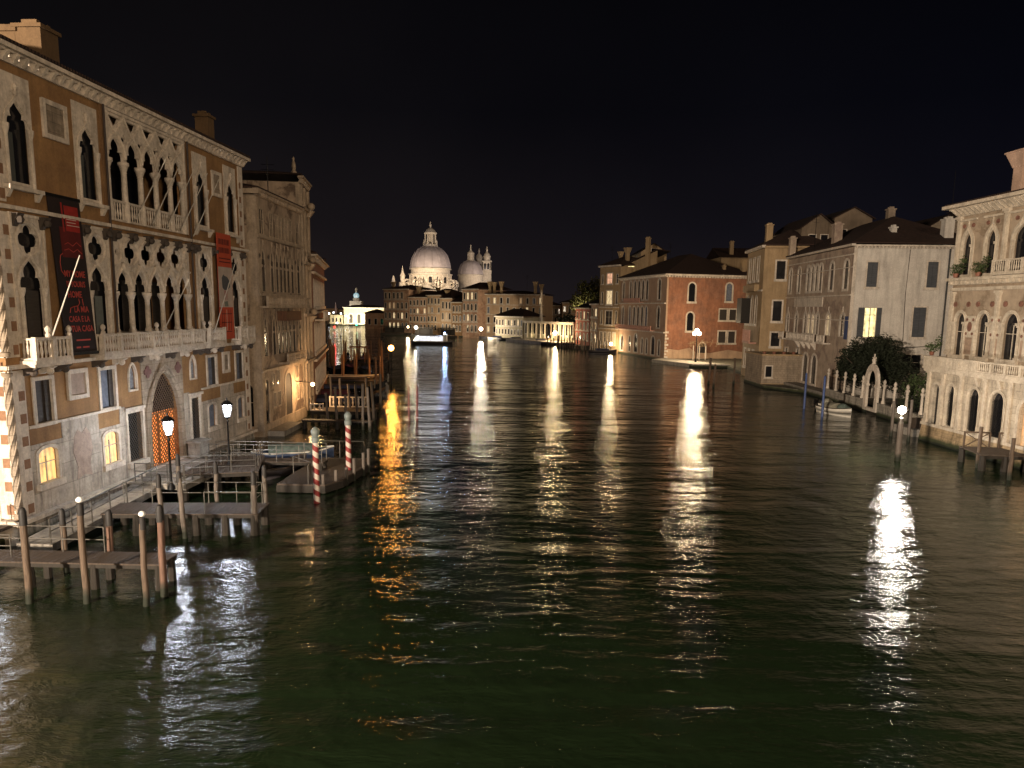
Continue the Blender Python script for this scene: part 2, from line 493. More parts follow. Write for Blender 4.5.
# ================================================================== water, land
def water_material():
    t = NT('canal_water')
    big = t.noise(.34, 3, .55, t.map((1, 1, 1)), .25)
    mid = t.noise(1.25, 5, .62, t.map((.55, 1.35, 1)), .5)
    sml = t.noise(5.2, 5, .62, t.map((.6, 1.4, 1)), .4)
    swell = t.noise(.11, 3, .6, t.map((.32, 1.2, 1)), .4)
    n = t.bump(swell, .46, 1.0)
    n = t.bump(big, .14, 1.0, n)
    calm = t.ramp(t.noise(.035, 3, .55, t.map((1, .6, 1)), .6), [(.36, .5), (.62, 1.0)])      # calmer and rougher patches
    n2 = t.bump(mid, .076, 1.0, n); t.l.new(calm, n2.node.inputs['Strength'])
    n = t.bump(sml, .0135, 1.0, n2)
    col = t.mix(t.ramp(t.noise(.05, 3, .5), [(.35, 0), (.65, 1)]), (.0085, .0148, .0062), (.0056, .0105, .0042))
    t.b.inputs['IOR'].default_value = 1.333
    m = t.out(col, .02, n, 0, .5)
    return m
M_WATER = water_material()
w = MB(); w.add([(-1500, -60, 0), (1500, -60, 0), (1500, 3000, 0), (-1500, 3000, 0)], [(0, 1, 2, 3)])
tag(w.build('canal_water', M_WATER, recalc=False), kind='structure')

M_PAVE = stone('quay_paving', (.30, .27, .23), .5, True, bw=1.2, bh=.6, tide=True)
bed = MB(); bed.add([(-2500, -200, -2.5), (2500, -200, -2.5), (2500, 4000, -2.5), (-2500, 4000, -2.5)], [(0, 1, 2, 3)])
tag(bed.build('canal_bed', simple('mud', (.05, .045, .03), .9), recalc=False), kind='structure')
RIGHT_SHORE = [(36, 4), (34.6, 40), (34.4, 60.5), (37.6, 62.5), (38.2, 88), (33.0, 97), (33.2, 106), (36.2, 110), (38, 131), (31.6, 131.2), (29.6, 148.2), (24.4, 172.9),
               (20.8, 180.2), (17.0, 203.2), (3.6, 230), (-5.2, 238.2), (-11.0, 248.1), (-25.0, 260.8), (-48.6, 282.4), (-74, 420), (-128, 520), (-100, 900), (900, 900), (900, 4)]
tag(MB().slab(RIGHT_SHORE, -2.3, .42).build('east_bank', M_PAVE), kind='structure')
LEFT_SHORE = [(-21.2, 4), (-20.9, 29), (-19.6, 52.6), (-23, 53), (-23, 56), (-19.5, 56.4), (-18.8, 70), (-22.6, 91), (-50, 200), (-105, 420), (-160, 640), (-900, 700), (-900, 4)]
tag(MB().slab(LEFT_SHORE, -2.3, .36).build('west_bank', M_PAVE), kind='structure')
tag(MB().slab([(-700, 1500), (700, 1500), (700, 1560), (-700, 1560)], -2, 2.0).build('far_shore', simple('dark_land', (.03, .03, .03), .9)), kind='structure')

# ================================================================== building pieces
def win(fc, root, holes, shape, a, b, c, d, zs=None, fw=.16, frame=None, pane=None, sill=True, proud=.07, depth=.13, bars=True, T=None, k=1.0, alfiz=None, ribs=False):
    """a window as a part: stone frame (> pane). Adds its opening to the wall's holes."""
    frame = frame or M_WHITE; pane = pane or M_DARK
    def shp(e):
        if shape == 'rect': return rect(a-e, b+e, c-e, d+e)
        if shape == 'arch': return round_arch(a-e, b+e, c-e, d+e, k)
        if shape == 'ogee': return ogee(a-e, b+e, c-e, zs, d+e*1.5)
        if shape == 'tref': return trefoil(a-e, b+e, c-e, zs, d+e*1.5)
        if shape == 'pointed': return pointed(a-e, b+e, c-e, zs, d+e*1.3)
        if shape == 'circle': return circle((a+b)/2, (c+d)/2, (b-a)/2 + e)
        if shape == 'quat': return quatrefoil((a+b)/2, (c+d)/2, (b-a)/2 + e)
    hole = shp(0)
    outer_shape = shape
    if alfiz: outer = rect(*alfiz)
    elif shape == 'tref': outer = ogee(a-fw, b+fw, c-fw*.3, zs, d+fw*1.8)
    elif shape == 'quat': outer = circle((a+b)/2, (c+d)/2, (b-a)/2 + fw)
    else: outer = shp(fw)
    f = MB(T)
    f.prism(outer, -proud, .06, [hole])
    if ribs:
        f.sweep([(x, -proud-.02, z) for x, z in shp(.07)], .045, 5, True)
    if shape == 'tref' or shape == 'ogee':
        top = max(p[1] for p in outer)
        if not alfiz: f.lathe((a+b)/2, -proud*.5, [(.02, top-.1), (.09, top), (.05, top+.12), (.10, top+.22), (.01, top+.32)], 6)
        for x in (a, b):                                   # little capitals at the springing
            f.box(x-.13, x+.07 if x == a else x+.13, -proud-.05, .05, zs-.12, zs+.06)
    if sill: f.box(a-fw-.08, b+fw+.08, -proud-.12, .03, c-fw-.12, c-.003)
    if bars:
        cx = (a+b)/2
        f.box(cx-.025, cx+.025, depth-.06, depth-.012, c, d-.25*(d-c)*(shape != 'rect'))
        if d-c > 1.4: f.box(a, b, depth-.05, depth-.014, c+(d-c)*.55, c+(d-c)*.55+.04)
    fo = f.build('window', frame, root)
    p = MB(T); p.box(a-.15, b+.15, depth, depth+.03, c-.15, d+.15)
    p.build('pane', pane, fo)
    if holes is not None: holes.append(shp(.018) if shape not in ('tref',) else ogee(a-.03, b+.03, c-.02, zs, d+.08))
    return fo

def win_far(root, T, a, b, c, d, frame=None, pane=None, fw=.16, arch=False, sill=True):
    frame = frame or M_WHITE; pane = pane or M_DARK
    f = MB(T)
    inner = round_arch(a, b, c, d, 1, 6) if arch else rect(a, b, c, d)
    outer = round_arch(a-fw, b+fw, c-fw, d+fw, 1, 6) if arch else rect(a-fw, b+fw, c-fw, d+fw)
    f.prism(outer, -.09, -.003, [inner])
    if sill: f.box(a-fw-.08, b+fw+.08, -.2, -.01, c-fw-.1, c-fw)
    fo = f.build('window', frame, root)
    p = MB(T); p.prism(inner, -.03, -.004)
    p.build('pane', pane, fo)
    return fo

def balustrade(mb, u0, u1, z0, z1, y, step=.21, post=1.6, r=.055, thick=.16):
    n = max(1, round((u1-u0)/post)); L = (u1-u0)/n
    mb.box(u0, u1, y-thick/2, y+thick/2, z1-.11, z1); mb.box(u0+.003, u1-.003, y-thick/2+.01, y+thick/2-.01, z0, z0+.1)
    for i in range(n+1):
        x = u0 + i*L; w_ = .1
        mb.box(max(u0, x-w_)-.004, min(u1, x+w_)+.004, y-thick/2-.012, y+thick/2+.012, z0+.004, z1+.03)
        if i < n:
            m = max(1, int((L-.2)/step)); s_ = (L-.2)/m
            for k in range(m):
                xx = x+.1+s_*(k+.5); h = z1-z0
                mb.lathe(xx, y, [(r*.8, z0+.1), (r*.55, z0+.16*h), (r*1.15, z0+.38*h), (r*.6, z0+.62*h), (r*.95, z0+.75*h), (r*.7, z1-.11)], 6, False)

def cornice(mb, u0, u1, z, h=.5, out=.55, step=.62, ends=True):
    mb.box(u0-.05, u1+.05, -.14, .1, z, z+h*.35)
    mb.box(u0-out*.9*ends, u1+out*.9*ends, -out, .1, z+h*.72, z+h)
    mb.box(u0-out*.5*ends, u1+out*.5*ends, -out*.62, .1, z+h*.58, z+h*.72-.003)
    n = int((u1-u0)/step)
    for i in range(n+1):
        x = u0 + (u1-u0)*i/n
        mb.hexa([(x-.09,-.16,z+.04),(x+.09,-.16,z+.04),(x+.09,.02,z+.04),(x-.09,.02,z+.04),
                 (x-.09,-out*.85,z+h*.62),(x+.09,-out*.85,z+h*.62),(x+.09,.02,z+h*.62),(x-.09,.02,z+h*.62)])

def hip_roof(u0, u1, y0, y1, z, rise, over=.5, T=None):
    mb = MB(T); u0 -= over; u1 += over; y0 -= over; y1 += over
    w_, d_ = u1-u0, y1-y0; t = .12
    if w_ > d_: r0, r1 = (u0+d_/2, (y0+y1)/2), (u1-d_/2, (y0+y1)/2)
    else: r0, r1 = ((u0+u1)/2, y0+w_/2), ((u0+u1)/2, y1-w_/2)
    v = [(u0,y0,z),(u1,y0,z),(u1,y1,z),(u0,y1,z),(u0,y0,z+t),(u1,y0,z+t),(u1,y1,z+t),(u0,y1,z+t),(r0[0],r0[1],z+t+rise),(r1[0],r1[1],z+t+rise)]
    if w_ > d_: f = [(4,5,9,8),(6,7,8,9),(5,6,9),(7,4,8)]
    else: f = [(4,5,8),(5,6,9,8),(6,7,9),(7,4,8,9)]
    mb.add(v, [(3,2,1,0),(0,1,5,4),(1,2,6,5),(2,3,7,6),(3,0,4,7)] + f)
    return mb

def gable_roof(u0, u1, y0, y1, z, rise, over=.4, T=None, axis='y'):
    mb = MB(T); u0 -= over; u1 += over; y0 -= over; y1 += over; t = .12
    if axis == 'y':
        c = (u0+u1)/2; a, b = (c, y0, z+rise), (c, y1, z+rise)
        v = [(u0,y0,z),(u1,y0,z),(u1,y1,z),(u0,y1,z),a,b]
        v += [(p[0],p[1],p[2]-t) for p in v]
        f = [(0,4,5,3),(1,2,5,4),(6,9,11,10),(7,10,11,8),(0,6,10,4),(4,10,7,1),(3,5,11,9),(5,2,8,11),(0,3,9,6),(1,7,8,2)]
    else:
        c = (y0+y1)/2; a, b = (u0, c, z+rise), (u1, c, z+rise)
        v = [(u0,y0,z),(u1,y0,z),(u1,y1,z),(u0,y1,z),a,b]
        v += [(p[0],p[1],p[2]-t) for p in v]
        f = [(0,1,5,4),(3,4,5,2),(6,10,11,7),(9,8,11,10),(0,4,10,6),(4,3,9,10),(1,7,11,5),(5,11,8,2),(0,6,7,1),(3,2,8,9)]
    mb.add(v, f); return mb

def chimney(root, u, y, z0, z1, w_=.8, mat=None, flare=False, T=None):
    mb = MB(T)
    if flare:
        h = z1-z0
        mb.box(u-w_/2, u+w_/2, y-w_/2, y+w_/2, z0, z0+h*.6)
        a, b = w_*.55, w_*.95
        mb.hexa([(u-a,y-a,z0+h*.6),(u+a,y-a,z0+h*.6),(u+a,y+a,z0+h*.6),(u-a,y+a,z0+h*.6),(u-b,y-b,z1-.1),(u+b,y-b,z1-.1),(u+b,y+b,z1-.1),(u-b,y+b,z1-.1)])
        mb.box(u-b-.06, u+b+.06, y-b-.06, y+b+.06, z1-.1, z1)
    else:
        mb.box(u-w_/2, u+w_/2, y-w_/2, y+w_/2, z0, z1-.25)
        mb.box(u-w_/2-.1, u+w_/2+.1, y-w_/2-.1, y+w_/2+.1, z1-.25, z1-.1)
        for k in (-1, 1): mb.box(u+k*w_*.3-.1, u+k*w_*.3+.1, y-w_*.3, y+w_*.3, z1-.1, z1+.12)
    return mb.build('chimney', mat or M_OCHRE, root)

def flank_T(fc, side, depth):
    """matrix of a side wall relative to the front: local x runs along the side seen from outside"""
    if side == 'left':   # at u = 0, from back to front corner
        return Matrix.Translation((0, depth, 0)) @ Matrix.Rotation(-math.pi/2, 4, 'Z')
    return Matrix.Translation((fc.L, 0, 0)) @ Matrix.Rotation(math.pi/2, 4, 'Z')

def shell(fc, root, H, depth, mat, holes, fl_holes=None, side=None, fl_mat=None, th=.36, z0=-1.0):
    """front wall with openings and a U of the other three walls, as parts"""
    L = fc.L
    w_ = MB(); w_.prism(rect(0, L, z0, H), 0, th, holes); w_.build('wall', mat, root)
    if side:
        T = flank_T(fc, side, depth); w_ = MB(T)
        a0, a1 = (0, depth-th-.003) if side == 'left' else (th+.003, depth)
        w_.prism(rect(a0, a1, z0, H-.003), 0.002, th, fl_holes or [])
        w_.build('side_wall', fl_mat or mat, root)
    w_ = MB()
    if side != 'left': w_.box(0.002, th, th+.003, depth, z0, H-.004)
    if side != 'right': w_.box(L-th, L-.002, th+.003, depth, z0, H-.004)
    w_.box(th+.004, L-th-.004, depth-th, depth-.003, z0, H-.005)
    w_.box(th+.004, L-th-.004, th+.7, depth-th-.004, H-.3, H-.02)
    w_.build('rear_wall', fl_mat or mat, root)

# ================================================================== gothic ochre palace on the left
FA, FB = at_height(22, 545), at_height(252, 444)
FF = Face(FA, FB); FL = FF.L; FD = 14.0
pal = empty('gothic_palace', (*FA, 0), FF.rz, 'tall ochre gothic palace with white tracery loggias and lit portal, nearest on the left', 'palace')
P_LIT = room_light('lit_room_yellow', (1.0, .62, .20), 1.5, 2.2)
P_DOOR = room_light('lit_hall_orange', (1.0, .27, .045), 2.0, .8)
holes = []
H = 19.35
# ground floor openings
for a, b, c, d, m in ((1.33, 2.55, 2.28, 3.75, P_LIT), (5.9, 7.1, 2.12, 3.68, P_LIT), (16.8, 17.8, 2.25, 3.68, M_BLUECURT), (21.05, 22.0, 2.2, 3.62, M_BLUECURT)):
    o = win(FF, pal, holes, 'arch', a, b, c, d, fw=.15, pane=m, k=.42, bars=(m is P_LIT))
for a, b, c, d, m in ((1.46, 2.5, 4.86, 6.68, M_SHUT), (5.95, 7.1, 4.9, 6.75, M_BLUECURT), (16.95, 18.1, 4.9, 6.65, M_BLUECURT), (21.05, 22.2, 4.9, 6.7, M_BLUECURT)):
    o = win(FF, pal, holes, 'rect', a, b, c, d, fw=.17, pane=m, sill=False, bars=False)
    MB().box(b-.34, b, .06, .11, c, d).build('shutter', M_SHUT, o)
# grilled side windows of the portal
def lattice(mb, a, b, c, d, y, s=.17, r=.018, inside=None):
    w_, h = b-a, d-c
    n = int((w_+h)/s)
    for i in range(n):
        t = i*s
        x0, z0_ = (a+t, c) if t < w_ else (b, c+t-w_)
        x1, z1_ = (a, c+t) if t < h else (a+t-h, d)
        mb.tube((x0, y, z0_), (x1, y, z1_), r, None, 4)
        X0, X1 = a+b-x0, a+b-x1
        mb.tube((X0, y+.02, z0_), (X1, y+.02, z1_), r, None, 4)
for a, b in ((8.0, 9.35), (14.65, 15.7)):
    o = win(FF, pal, holes, 'rect', a, b, 1.8, 4.35, fw=.16, pane=M_DARK, bars=False, depth=.3)
    g = MB(); lattice(g, a, b, 1.8, 4.35, .06, .2, .022); g.build('grille', M_STEEL, o)
# little mosaic lancets
M_MOS = simple('mosaic_glass', (.30, .32, .36), .4, var=.85, nscale=9)
for a, b in ((8.35, 9.0), (14.75, 15.4)):
    win(FF, pal, holes, 'pointed', a, b, 5.55, 6.85, 6.2, fw=.09, pane=M_MOS, sill=False, bars=False)
# portal
po, pi_ = 10.0, 13.15
ho = pointed(po, pi_, .95, 3.5, 6.25)
portal = MB(); portal.prism(rect(9.45, 13.75, 1.06, 7.3), -.06, .1, [ogee(po-.42, pi_+.42, 1.07, 3.5, 7.1)])
ring = ogee(po-.40, pi_+.40, .9, 3.5, 7.05)
portal.prism(ring, -.16, .06, [ho])
for e_ in (.08, .3): portal.sweep([(x, -.17, z) for x, z in pointed(po-e_, pi_+e_, 1.0, 3.5, 6.25+e_*1.3)], .05, 5, True)
portal.build('portal', M_GREYST, pal)
for cx in (10.0, 13.2):
    mb = MB(); mb.prism(quatrefoil(cx, 6.35, .34), -.12, -.061); mb.build('carved_boss', simple('red_marble', (.16, .08, .07)), pal)
holes.append(grow(ho, .02))
g = MB(); lattice(g, po+.02, pi_-.02, .95, 3.95, .10, .27, .036)
for z in (1.0, 3.95): g.box(po, pi_, .07, .16, z-.05, z+.05)
for x in (po+.03, 11.1, 12.1, pi_-.03): g.box(x-.05, x+.05, .06, .17, .95, 4.0)
gate = g.build('lattice_gate', wood('oiled_lattice_wood', (.26, .10, .03)), pal)
g = MB(); lattice(g, po+.25, pi_-.25, 4.0, 5.4, .10, .24, .03); lattice(g, po+.8, pi_-.8, 5.4, 6.0, .10, .24, .03)
g.build('fanlight_grille', wood('dull_lattice_wood', (.10, .06, .035)), pal)
MB().box(po-.3, pi_+.6, .34, .355, .6, 4.0).build('lit_hall', P_DOOR, pal)
MB().box(po-.3, pi_+.3, .22, .26, 4.02, 6.6).build('dark_fanlight', M_DARK, pal)

# piano nobile: four single windows with quatrefoils above, and the five-bay loggia
def tracery_bay(a, b, zs, ztip, ccz, cr, qr):
    hs = [trefoil(a, b, 8.58, zs, ztip)]
    return hs
for cx in (1.72, 6.25, 17.05, 21.35):
    a, b = cx-.64, cx+.64
    f = MB(); hs = [trefoil(a, b, 8.5, 10.55, 11.75), quatrefoil(cx, 12.5, .60)]
    f.prism(rect(cx-.98, cx+.98, 8.3, 13.4), -.08, .03, hs)
    f.sweep([(cx + .70*math.cos(t*math.pi/12), -.09, 12.5 + .70*math.sin(t*math.pi/12)) for t in range(24)], .07, 5, True)
    f.sweep([(x, -.09, z) for x, z in ogee(a-.15, b+.15, 8.5, 10.6, 11.95)][2:], .07, 5)
    for sx in (-.68, .68):
        f.lathe(cx+sx, -.12, [(.10, 8.5), (.09, 10.2), (.11, 10.25), (.16, 10.45), (.17, 10.55)], 8)
    for sx in (-.95, .95): f.box(cx+sx-.05, cx+sx+.05, -.13, -.05, 8.3, 13.45)
    f.box(cx-1.05, cx+1.05, -.14, -.04, 13.4, 13.52)
    wo = f.build('window', M_WHITE, pal)
    MB().box(cx-.9, cx+.9, .16, .20, 8.3, 13.25).build('pane', M_DARK, wo)
    if cx not in (6.25,): MB().box(cx-.15, cx+.6, .09, .13, 8.4, 10.45).build('blind', M_SHUT, wo)
    else: MB().box(cx-.05, cx+.5, .09, .13, 8.4, 10.3).build('blind', simple('grey_blind', (.12, .13, .12)), wo)
    holes.append(rect(cx-.85, cx+.85, 8.45, 13.2))
# lower loggia
u0, u1 = 7.62, 15.18; nb = 5; bw = (u1-u0)/nb
f = MB(); hs = []; ar = [trefoil(u0+i*bw+.13, u0+(i+1)*bw-.13, 8.55, 10.55, 11.65) for i in range(nb)]
for i in range(1, nb): hs.append(quatrefoil(u0+i*bw, 12.5, .58))
for cx in (u0+.33, u1-.33): hs.append(circle(cx, 12.5, .17, 10))
for i in range(nb): hs.append([(u0+(i+.5)*bw-.2, 12.02), (u0+(i+.5)*bw+.2, 12.02), (u0+(i+.5)*bw, 11.86)][::1])
for i in range(1, nb): hs.append([(u0+i*bw-.16, 11.62), (u0+i*bw, 11.25), (u0+i*bw+.16, 11.62)])
f.prism(arcade(u0, u1, 10.56, 13.3, ar), -.06, .10, hs)
for i in range(1, nb):
    cx = u0+i*bw
    f.sweep([(cx + .69*math.cos(t*math.pi/14), -.08, 12.5 + .69*math.sin(t*math.pi/14)) for t in range(28)], .075, 5, True)
for cx, t0 in ((u0, -7), (u1, 7)):
    f.sweep([(cx + .69*math.cos(t*math.pi/14), -.08, 12.5 + .69*math.sin(t*math.pi/14)) for t in range(t0, t0+15)], .075, 5)
for i in range(nb):
    a = u0+i*bw+.08; b = u0+(i+1)*bw-.08
    f.sweep([(x, -.08, z) for x, z in ogee(a, b, 8.6, 10.6, 11.9)][2:], .075, 5)
f.box(u0-.06, u1+.06, -.13, -.02, 13.3, 13.42)
lo = f.build('loggia_tracery', M_WHITE, pal)
for i in range(nb+1):
    cx = u0+i*bw + (.1 if i == 0 else -.1 if i == nb else 0)
    c_ = MB().lathe(cx, .06, [(.19, 8.5), (.19, 8.62), (.145, 8.7), (.13, 10.05), (.15, 10.08), (.13, 10.12), (.21, 10.36), (.25, 10.4), (.25, 10.55)], 12)
    c_.build('column', M_WHITE, pal, True)
holes.append(rect(u0+.1, u1-.1, 8.45, 13.2))
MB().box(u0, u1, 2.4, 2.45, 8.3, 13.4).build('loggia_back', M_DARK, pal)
s_ = MB(); s_.box(u0, u1, .37, 2.4, 8.25, 8.44); s_.build('loggia_floor', M_WHITE, pal)
s_ = MB()
for i in range(nb): s_.box(u0+(i+.5)*bw-.45, u0+(i+.5)*bw+.45, 1.6, 1.66, 8.44, 11.2)
s_.build('inner_window', M_SHUT, pal)
# upper loggia
u0, u1 = 7.68, 15.12; bw = (u1-u0)/nb
f = MB(); hs = []; ar = []
for i in range(nb):
    cx = u0+(i+.5)*bw; a, b = u0+i*bw+.13, u0+(i+1)*bw-.13
    ar.append(trefoil(a, b, 15.0, 16.96, 18.1))
    hs.append([(cx-.46, 18.98), (cx-.30, 18.72), (cx-.20, 18.66), (cx-.10, 18.45), (cx, 18.32), (cx+.10, 18.45), (cx+.20, 18.66), (cx+.30, 18.72), (cx+.46, 18.98)][::-1])
for i in range(1, nb): hs.append(quatrefoil(u0+i*bw, 18.05, .24, 16))
f.prism(arcade(u0, u1, 16.96, 19.15, ar), -.06, .10, hs)
for i in range(nb):
    cx = u0+(i+.5)*bw
    left = [(cx-bw/2, -.08, 17.1), (cx-bw/2+.06, -.08, 17.45), (cx-bw/2+.22, -.08, 17.8), (cx-.25, -.08, 18.1), (cx, -.08, 18.25), (cx+.3, -.08, 18.5), (cx+.52, -.08, 18.8), (cx+bw/2, -.08, 19.1)]
    right = [(2*cx-p[0], -.085, p[2]) for p in left]
    f.sweep(left, .07, 5); f.sweep(right, .07, 5)
f.box(u0-.1, u1+.1, -.13, -.02, 19.13, 19.27)
for x in (u0-.09, u1-.03): f.box(x, x+.12, -.12, .05, 14.0, 19.13)
lo = f.build('loggia_tracery', M_WHITE, pal)
for i in range(nb+1):
    cx = u0+i*bw + (.1 if i == 0 else -.1 if i == nb else 0)
    MB().lathe(cx, .06, [(.2, 14.0), (.2, 15.0), (.15, 15.06), (.14, 16.4), (.16, 16.45), (.14, 16.5), (.22, 16.74), (.27, 16.8), (.27, 16.95)], 12).build('column', M_WHITE, pal, True)
b_ = MB(); balustrade(b_, u0, u1, 14.0, 15.02, -.02, .19, 1.49, .045, .12); b_.build('balcony_rail', M_WHITE, pal)
holes.append(rect(u0+.1, u1-.1, 14.05, 19.05))
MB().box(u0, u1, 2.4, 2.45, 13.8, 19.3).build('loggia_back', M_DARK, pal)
MB().box(u0, u1, .37, 2.4, 13.7, 13.98).build('loggia_floor', M_WHITE, pal)
# upper single windows in tall stone panels
for cx in (1.65, 6.15, 17.1, 21.2):
    a, b = cx-.60, cx+.60
    f = MB(); f.prism(rect(cx-.90, cx+.90, 14.6, 18.95), -.04, .03, [ogee(a, b, 14.61+.1, 16.9, 17.95)])
    f.prism(ogee(a-.13, b+.13, 14.64, 16.9, 18.2), -.10, .02, [trefoil(a, b, 14.75, 16.9, 17.95)])
    f.lathe(cx, -.1, [(.02, 18.1), (.10, 18.22), (.05, 18.34), (.13, 18.48), (.02, 18.62)], 6)
    for sx in (-.70, .70): f.lathe(cx+sx, -.08, [(.08, 14.6), (.075, 16.55), (.14, 16.8), (.15, 16.95)], 8)
    f.box(cx-1.0, cx+1.0, -.32, -.02, 14.42, 14.58)
    for sx in (-.85, .85): f.hexa([(cx+sx-.08,-.1,14.1),(cx+sx+.08,-.1,14.1),(cx+sx+.08,0.02,14.1),(cx+sx-.08,0.02,14.1),(cx+sx-.08,-.28,14.42),(cx+sx+.08,-.28,14.42),(cx+sx+.08,0.02,14.42),(cx+sx-.08,0.02,14.42)])
    wo = f.build('window', M_WHITE, pal)
    MB().box(cx-.8, cx+.8, .16, .20, 14.5, 18.3).build('pane', M_DARK, wo)
    MB().box(cx-.5, cx-.1, .09, .13, 14.7, 16.7).build('blind', simple('grey_blind2', (.06, .065, .06)), wo)
    holes.append(rect(cx-.75, cx+.75, 14.7, 18.1))
shell(FF, pal, H, FD, M_OCHRE, holes, None, 'left')
# ground floor stone cladding with ochre fields left open above the lit windows
ch = [round_arch(a-.17, b+.17, c-.17, d+.17, .42) for a, b, c, d in ((1.33, 2.55, 2.28, 3.75), (5.9, 7.1, 2.12, 3.68), (16.8, 17.8, 2.25, 3.68), (21.05, 22.0, 2.2, 3.62))]
def clad(a, b, z0, z1, hs): MB().prism(rect(a, b, z0, z1), -.035, -.003, hs).build('stone_cladding', M_WHITEB, pal)
clad(.85, 2.95, 1.08, 3.2+.8, [round_arch(1.16, 2.72, 2.11, 3.92, .42)])
clad(2.95, 5.6, 1.08, 4.76, []); clad(5.6, 7.35, 1.08, 3.95, [round_arch(5.73, 7.27, 1.95, 3.85, .42)])
clad(7.35, 7.8, 1.08, 4.76, []); clad(7.8, 9.44, 1.08, 1.6, []); clad(13.76, 14.45, 1.08, 4.76, []); clad(14.45, 16.0, 1.08, 1.5, [])
clad(16.0, 18.6, 1.08, 3.98, [round_arch(16.63, 17.97, 2.08, 3.85, .42)]); clad(18.6, 20.5, 1.08, 4.76, []); clad(20.5, 22.5, 1.08, 3.98, [round_arch(20.88, 22.17, 2.03, 3.79, .42)])
M_CREST = simple('faded_pink_relief', (.40, .30, .24), .8, var=.45, nscale=2, bump=.03)
MB().prism([(3.75, 1.9), (3.85, 2.5), (3.6, 3.2), (3.72, 3.9), (4.0, 4.2), (4.3, 4.0), (4.6, 4.25), (4.88, 3.9), (5.0, 3.2), (4.75, 2.5), (4.85, 1.9), (4.3, 2.05)], -.05, -.036).build('carved_panel', M_CREST, pal)
# relief plaques
for a, b, c, d, m in ((3.5, 4.95, 5.6, 6.98, M_CREST), (19.0, 20.0, 5.5, 6.9, M_GREYST), (3.2, 4.8, 16.9, 18.5, M_GREYST), (18.6, 19.9, 16.75, 18.3, M_GREYST)):
    f = MB(); f.prism(rect(a, b, c, d), -.12, .0-.003, [rect(a+.2, b-.2, c+.2, d-.2)]); fr = f.build('relief_plaque', M_WHITE, pal)
    MB().box(a+.2, b-.2, -.045, -.004, c+.2, d-.2).build('relief', m, fr)
# plinth, strings, cornice
p = MB()
p.hexa([(-.2,-.30,-.8),(FL+.2,-.30,-.8),(FL+.2,.1,-.8),(-.2,.1,-.8),(-.1,-.12,.90),(FL+.1,-.12,.90),(FL+.1,.1,.90),(-.1,.1,.90)])
p.build('plinth', M_BASE, pal)
p = MB(); p.box(-.35, FL+.35, -.34, .05, .90, 1.07); p.build('plinth_ledge', M_WHITE, pal)
p = MB()
for a, b in ((.9, 7.4), (16.0, 22.6)): p.box(a, b, -.10, .02, 4.72, 4.84)
for a, b in ((7.7, 9.5), (14.35, 16.0)): p.box(a, b, -.16, .02, 4.5, 4.66)
p.box(-.3, FL+.3, -.22, .02, 13.62, 13.78)
p.build('string_course', M_WHITE, pal)
p = MB(); cornice(p, 0, FL, 19.3, .62, .5, .55); p.build('cornice', M_WHITE, pal)
# carved corbels under the string
M_CORB = simple('dark_weathered_corbel', (.07, .055, .045), .8)
for u in (1.0, 2.6, 5.3, 7.0, 7.75, 9.2, 10.7, 12.2, 13.7, 15.1, 15.9, 18.2, 20.2, 22.4):
    c_ = MB(); c_.hexa([(u-.13,-.12,12.98),(u+.13,-.12,12.98),(u+.13,.02,12.98),(u-.13,.02,12.98),(u-.2,-.42,13.5),(u+.2,-.42,13.5),(u+.2,.02,13.5),(u-.2,.02,13.5)])
    c_.ball((u, -.34, 13.25), .17, 6, 4); c_.build('corbel', M_CORB, pal)
# vertical pilaster strips and drain pipes
for u in (7.42, 15.42):
    MB().box(u-.16, u+.16, -.12, .0-.003, 7.75, 19.3).build('pilaster_strip', plaster('brown_ochre', (.22, .13, .06), (.15, .08, .04), .5), pal)
    MB().lathe(u-.02, -.18, [(.055, 7.7), (.055, 19.3)], 8).build('drain_pipe', simple('pipe_brown', (.05, .035, .03), .5), pal)
# corner quoins and twisted corner column
M_PINK = plaster('quoin_ochre', (.24, .135, .075), (.19, .10, .06), .3)
def quoins(u, z0, z1, w_, flip):
    q = MB(); z = z0; k = 0
    q.box(u, u+w_, -.06, -.003, z0, z1)
    q.build('quoin_strip', M_WHITE, pal)
    while z < z1 - .6:
        a = u + w_*(.52 if not flip else .10); MB().box(a, a+w_*.40, -.075, -.058, z+.1, z+.5).build('quoin_inlay', M_PINK, pal); z += .95
quoins(.02, 1.1, 7.2, .85, False); quoins(.02, 7.75, 13.5, .72, False); quoins(.02, 13.9, 19.25, .7, False)
quoins(22.5, 1.1, 7.2, .7, True); quoins(22.5, 7.75, 13.5, .7, True); quoins(22.5, 13.9, 19.25, .7, True)
for z0, z1 in ((1.15, 7.15), (7.8, 13.5), (13.95, 19.2)):
    c_ = MB(); c_.lathe(.0, .0, [(.2, z0), (.2, z0+.15), (.12, z0+.2), (.12, z1-.2), (.2, z1-.1), (.2, z1)], 12)
    for ph in range(4):
        pts = []
        n = int((z1-z0)/.09)
        for i in range(n+1):
            a = ph*math.pi/2 + i*.19; z = z0+.2+(z1-z0-.4)*i/n
            pts.append((.13*math.cos(a), .13*math.sin(a), z))
        c_.sweep(pts, .034, 5)
    c_.build('rope_column', M_GREYST, pal, True)
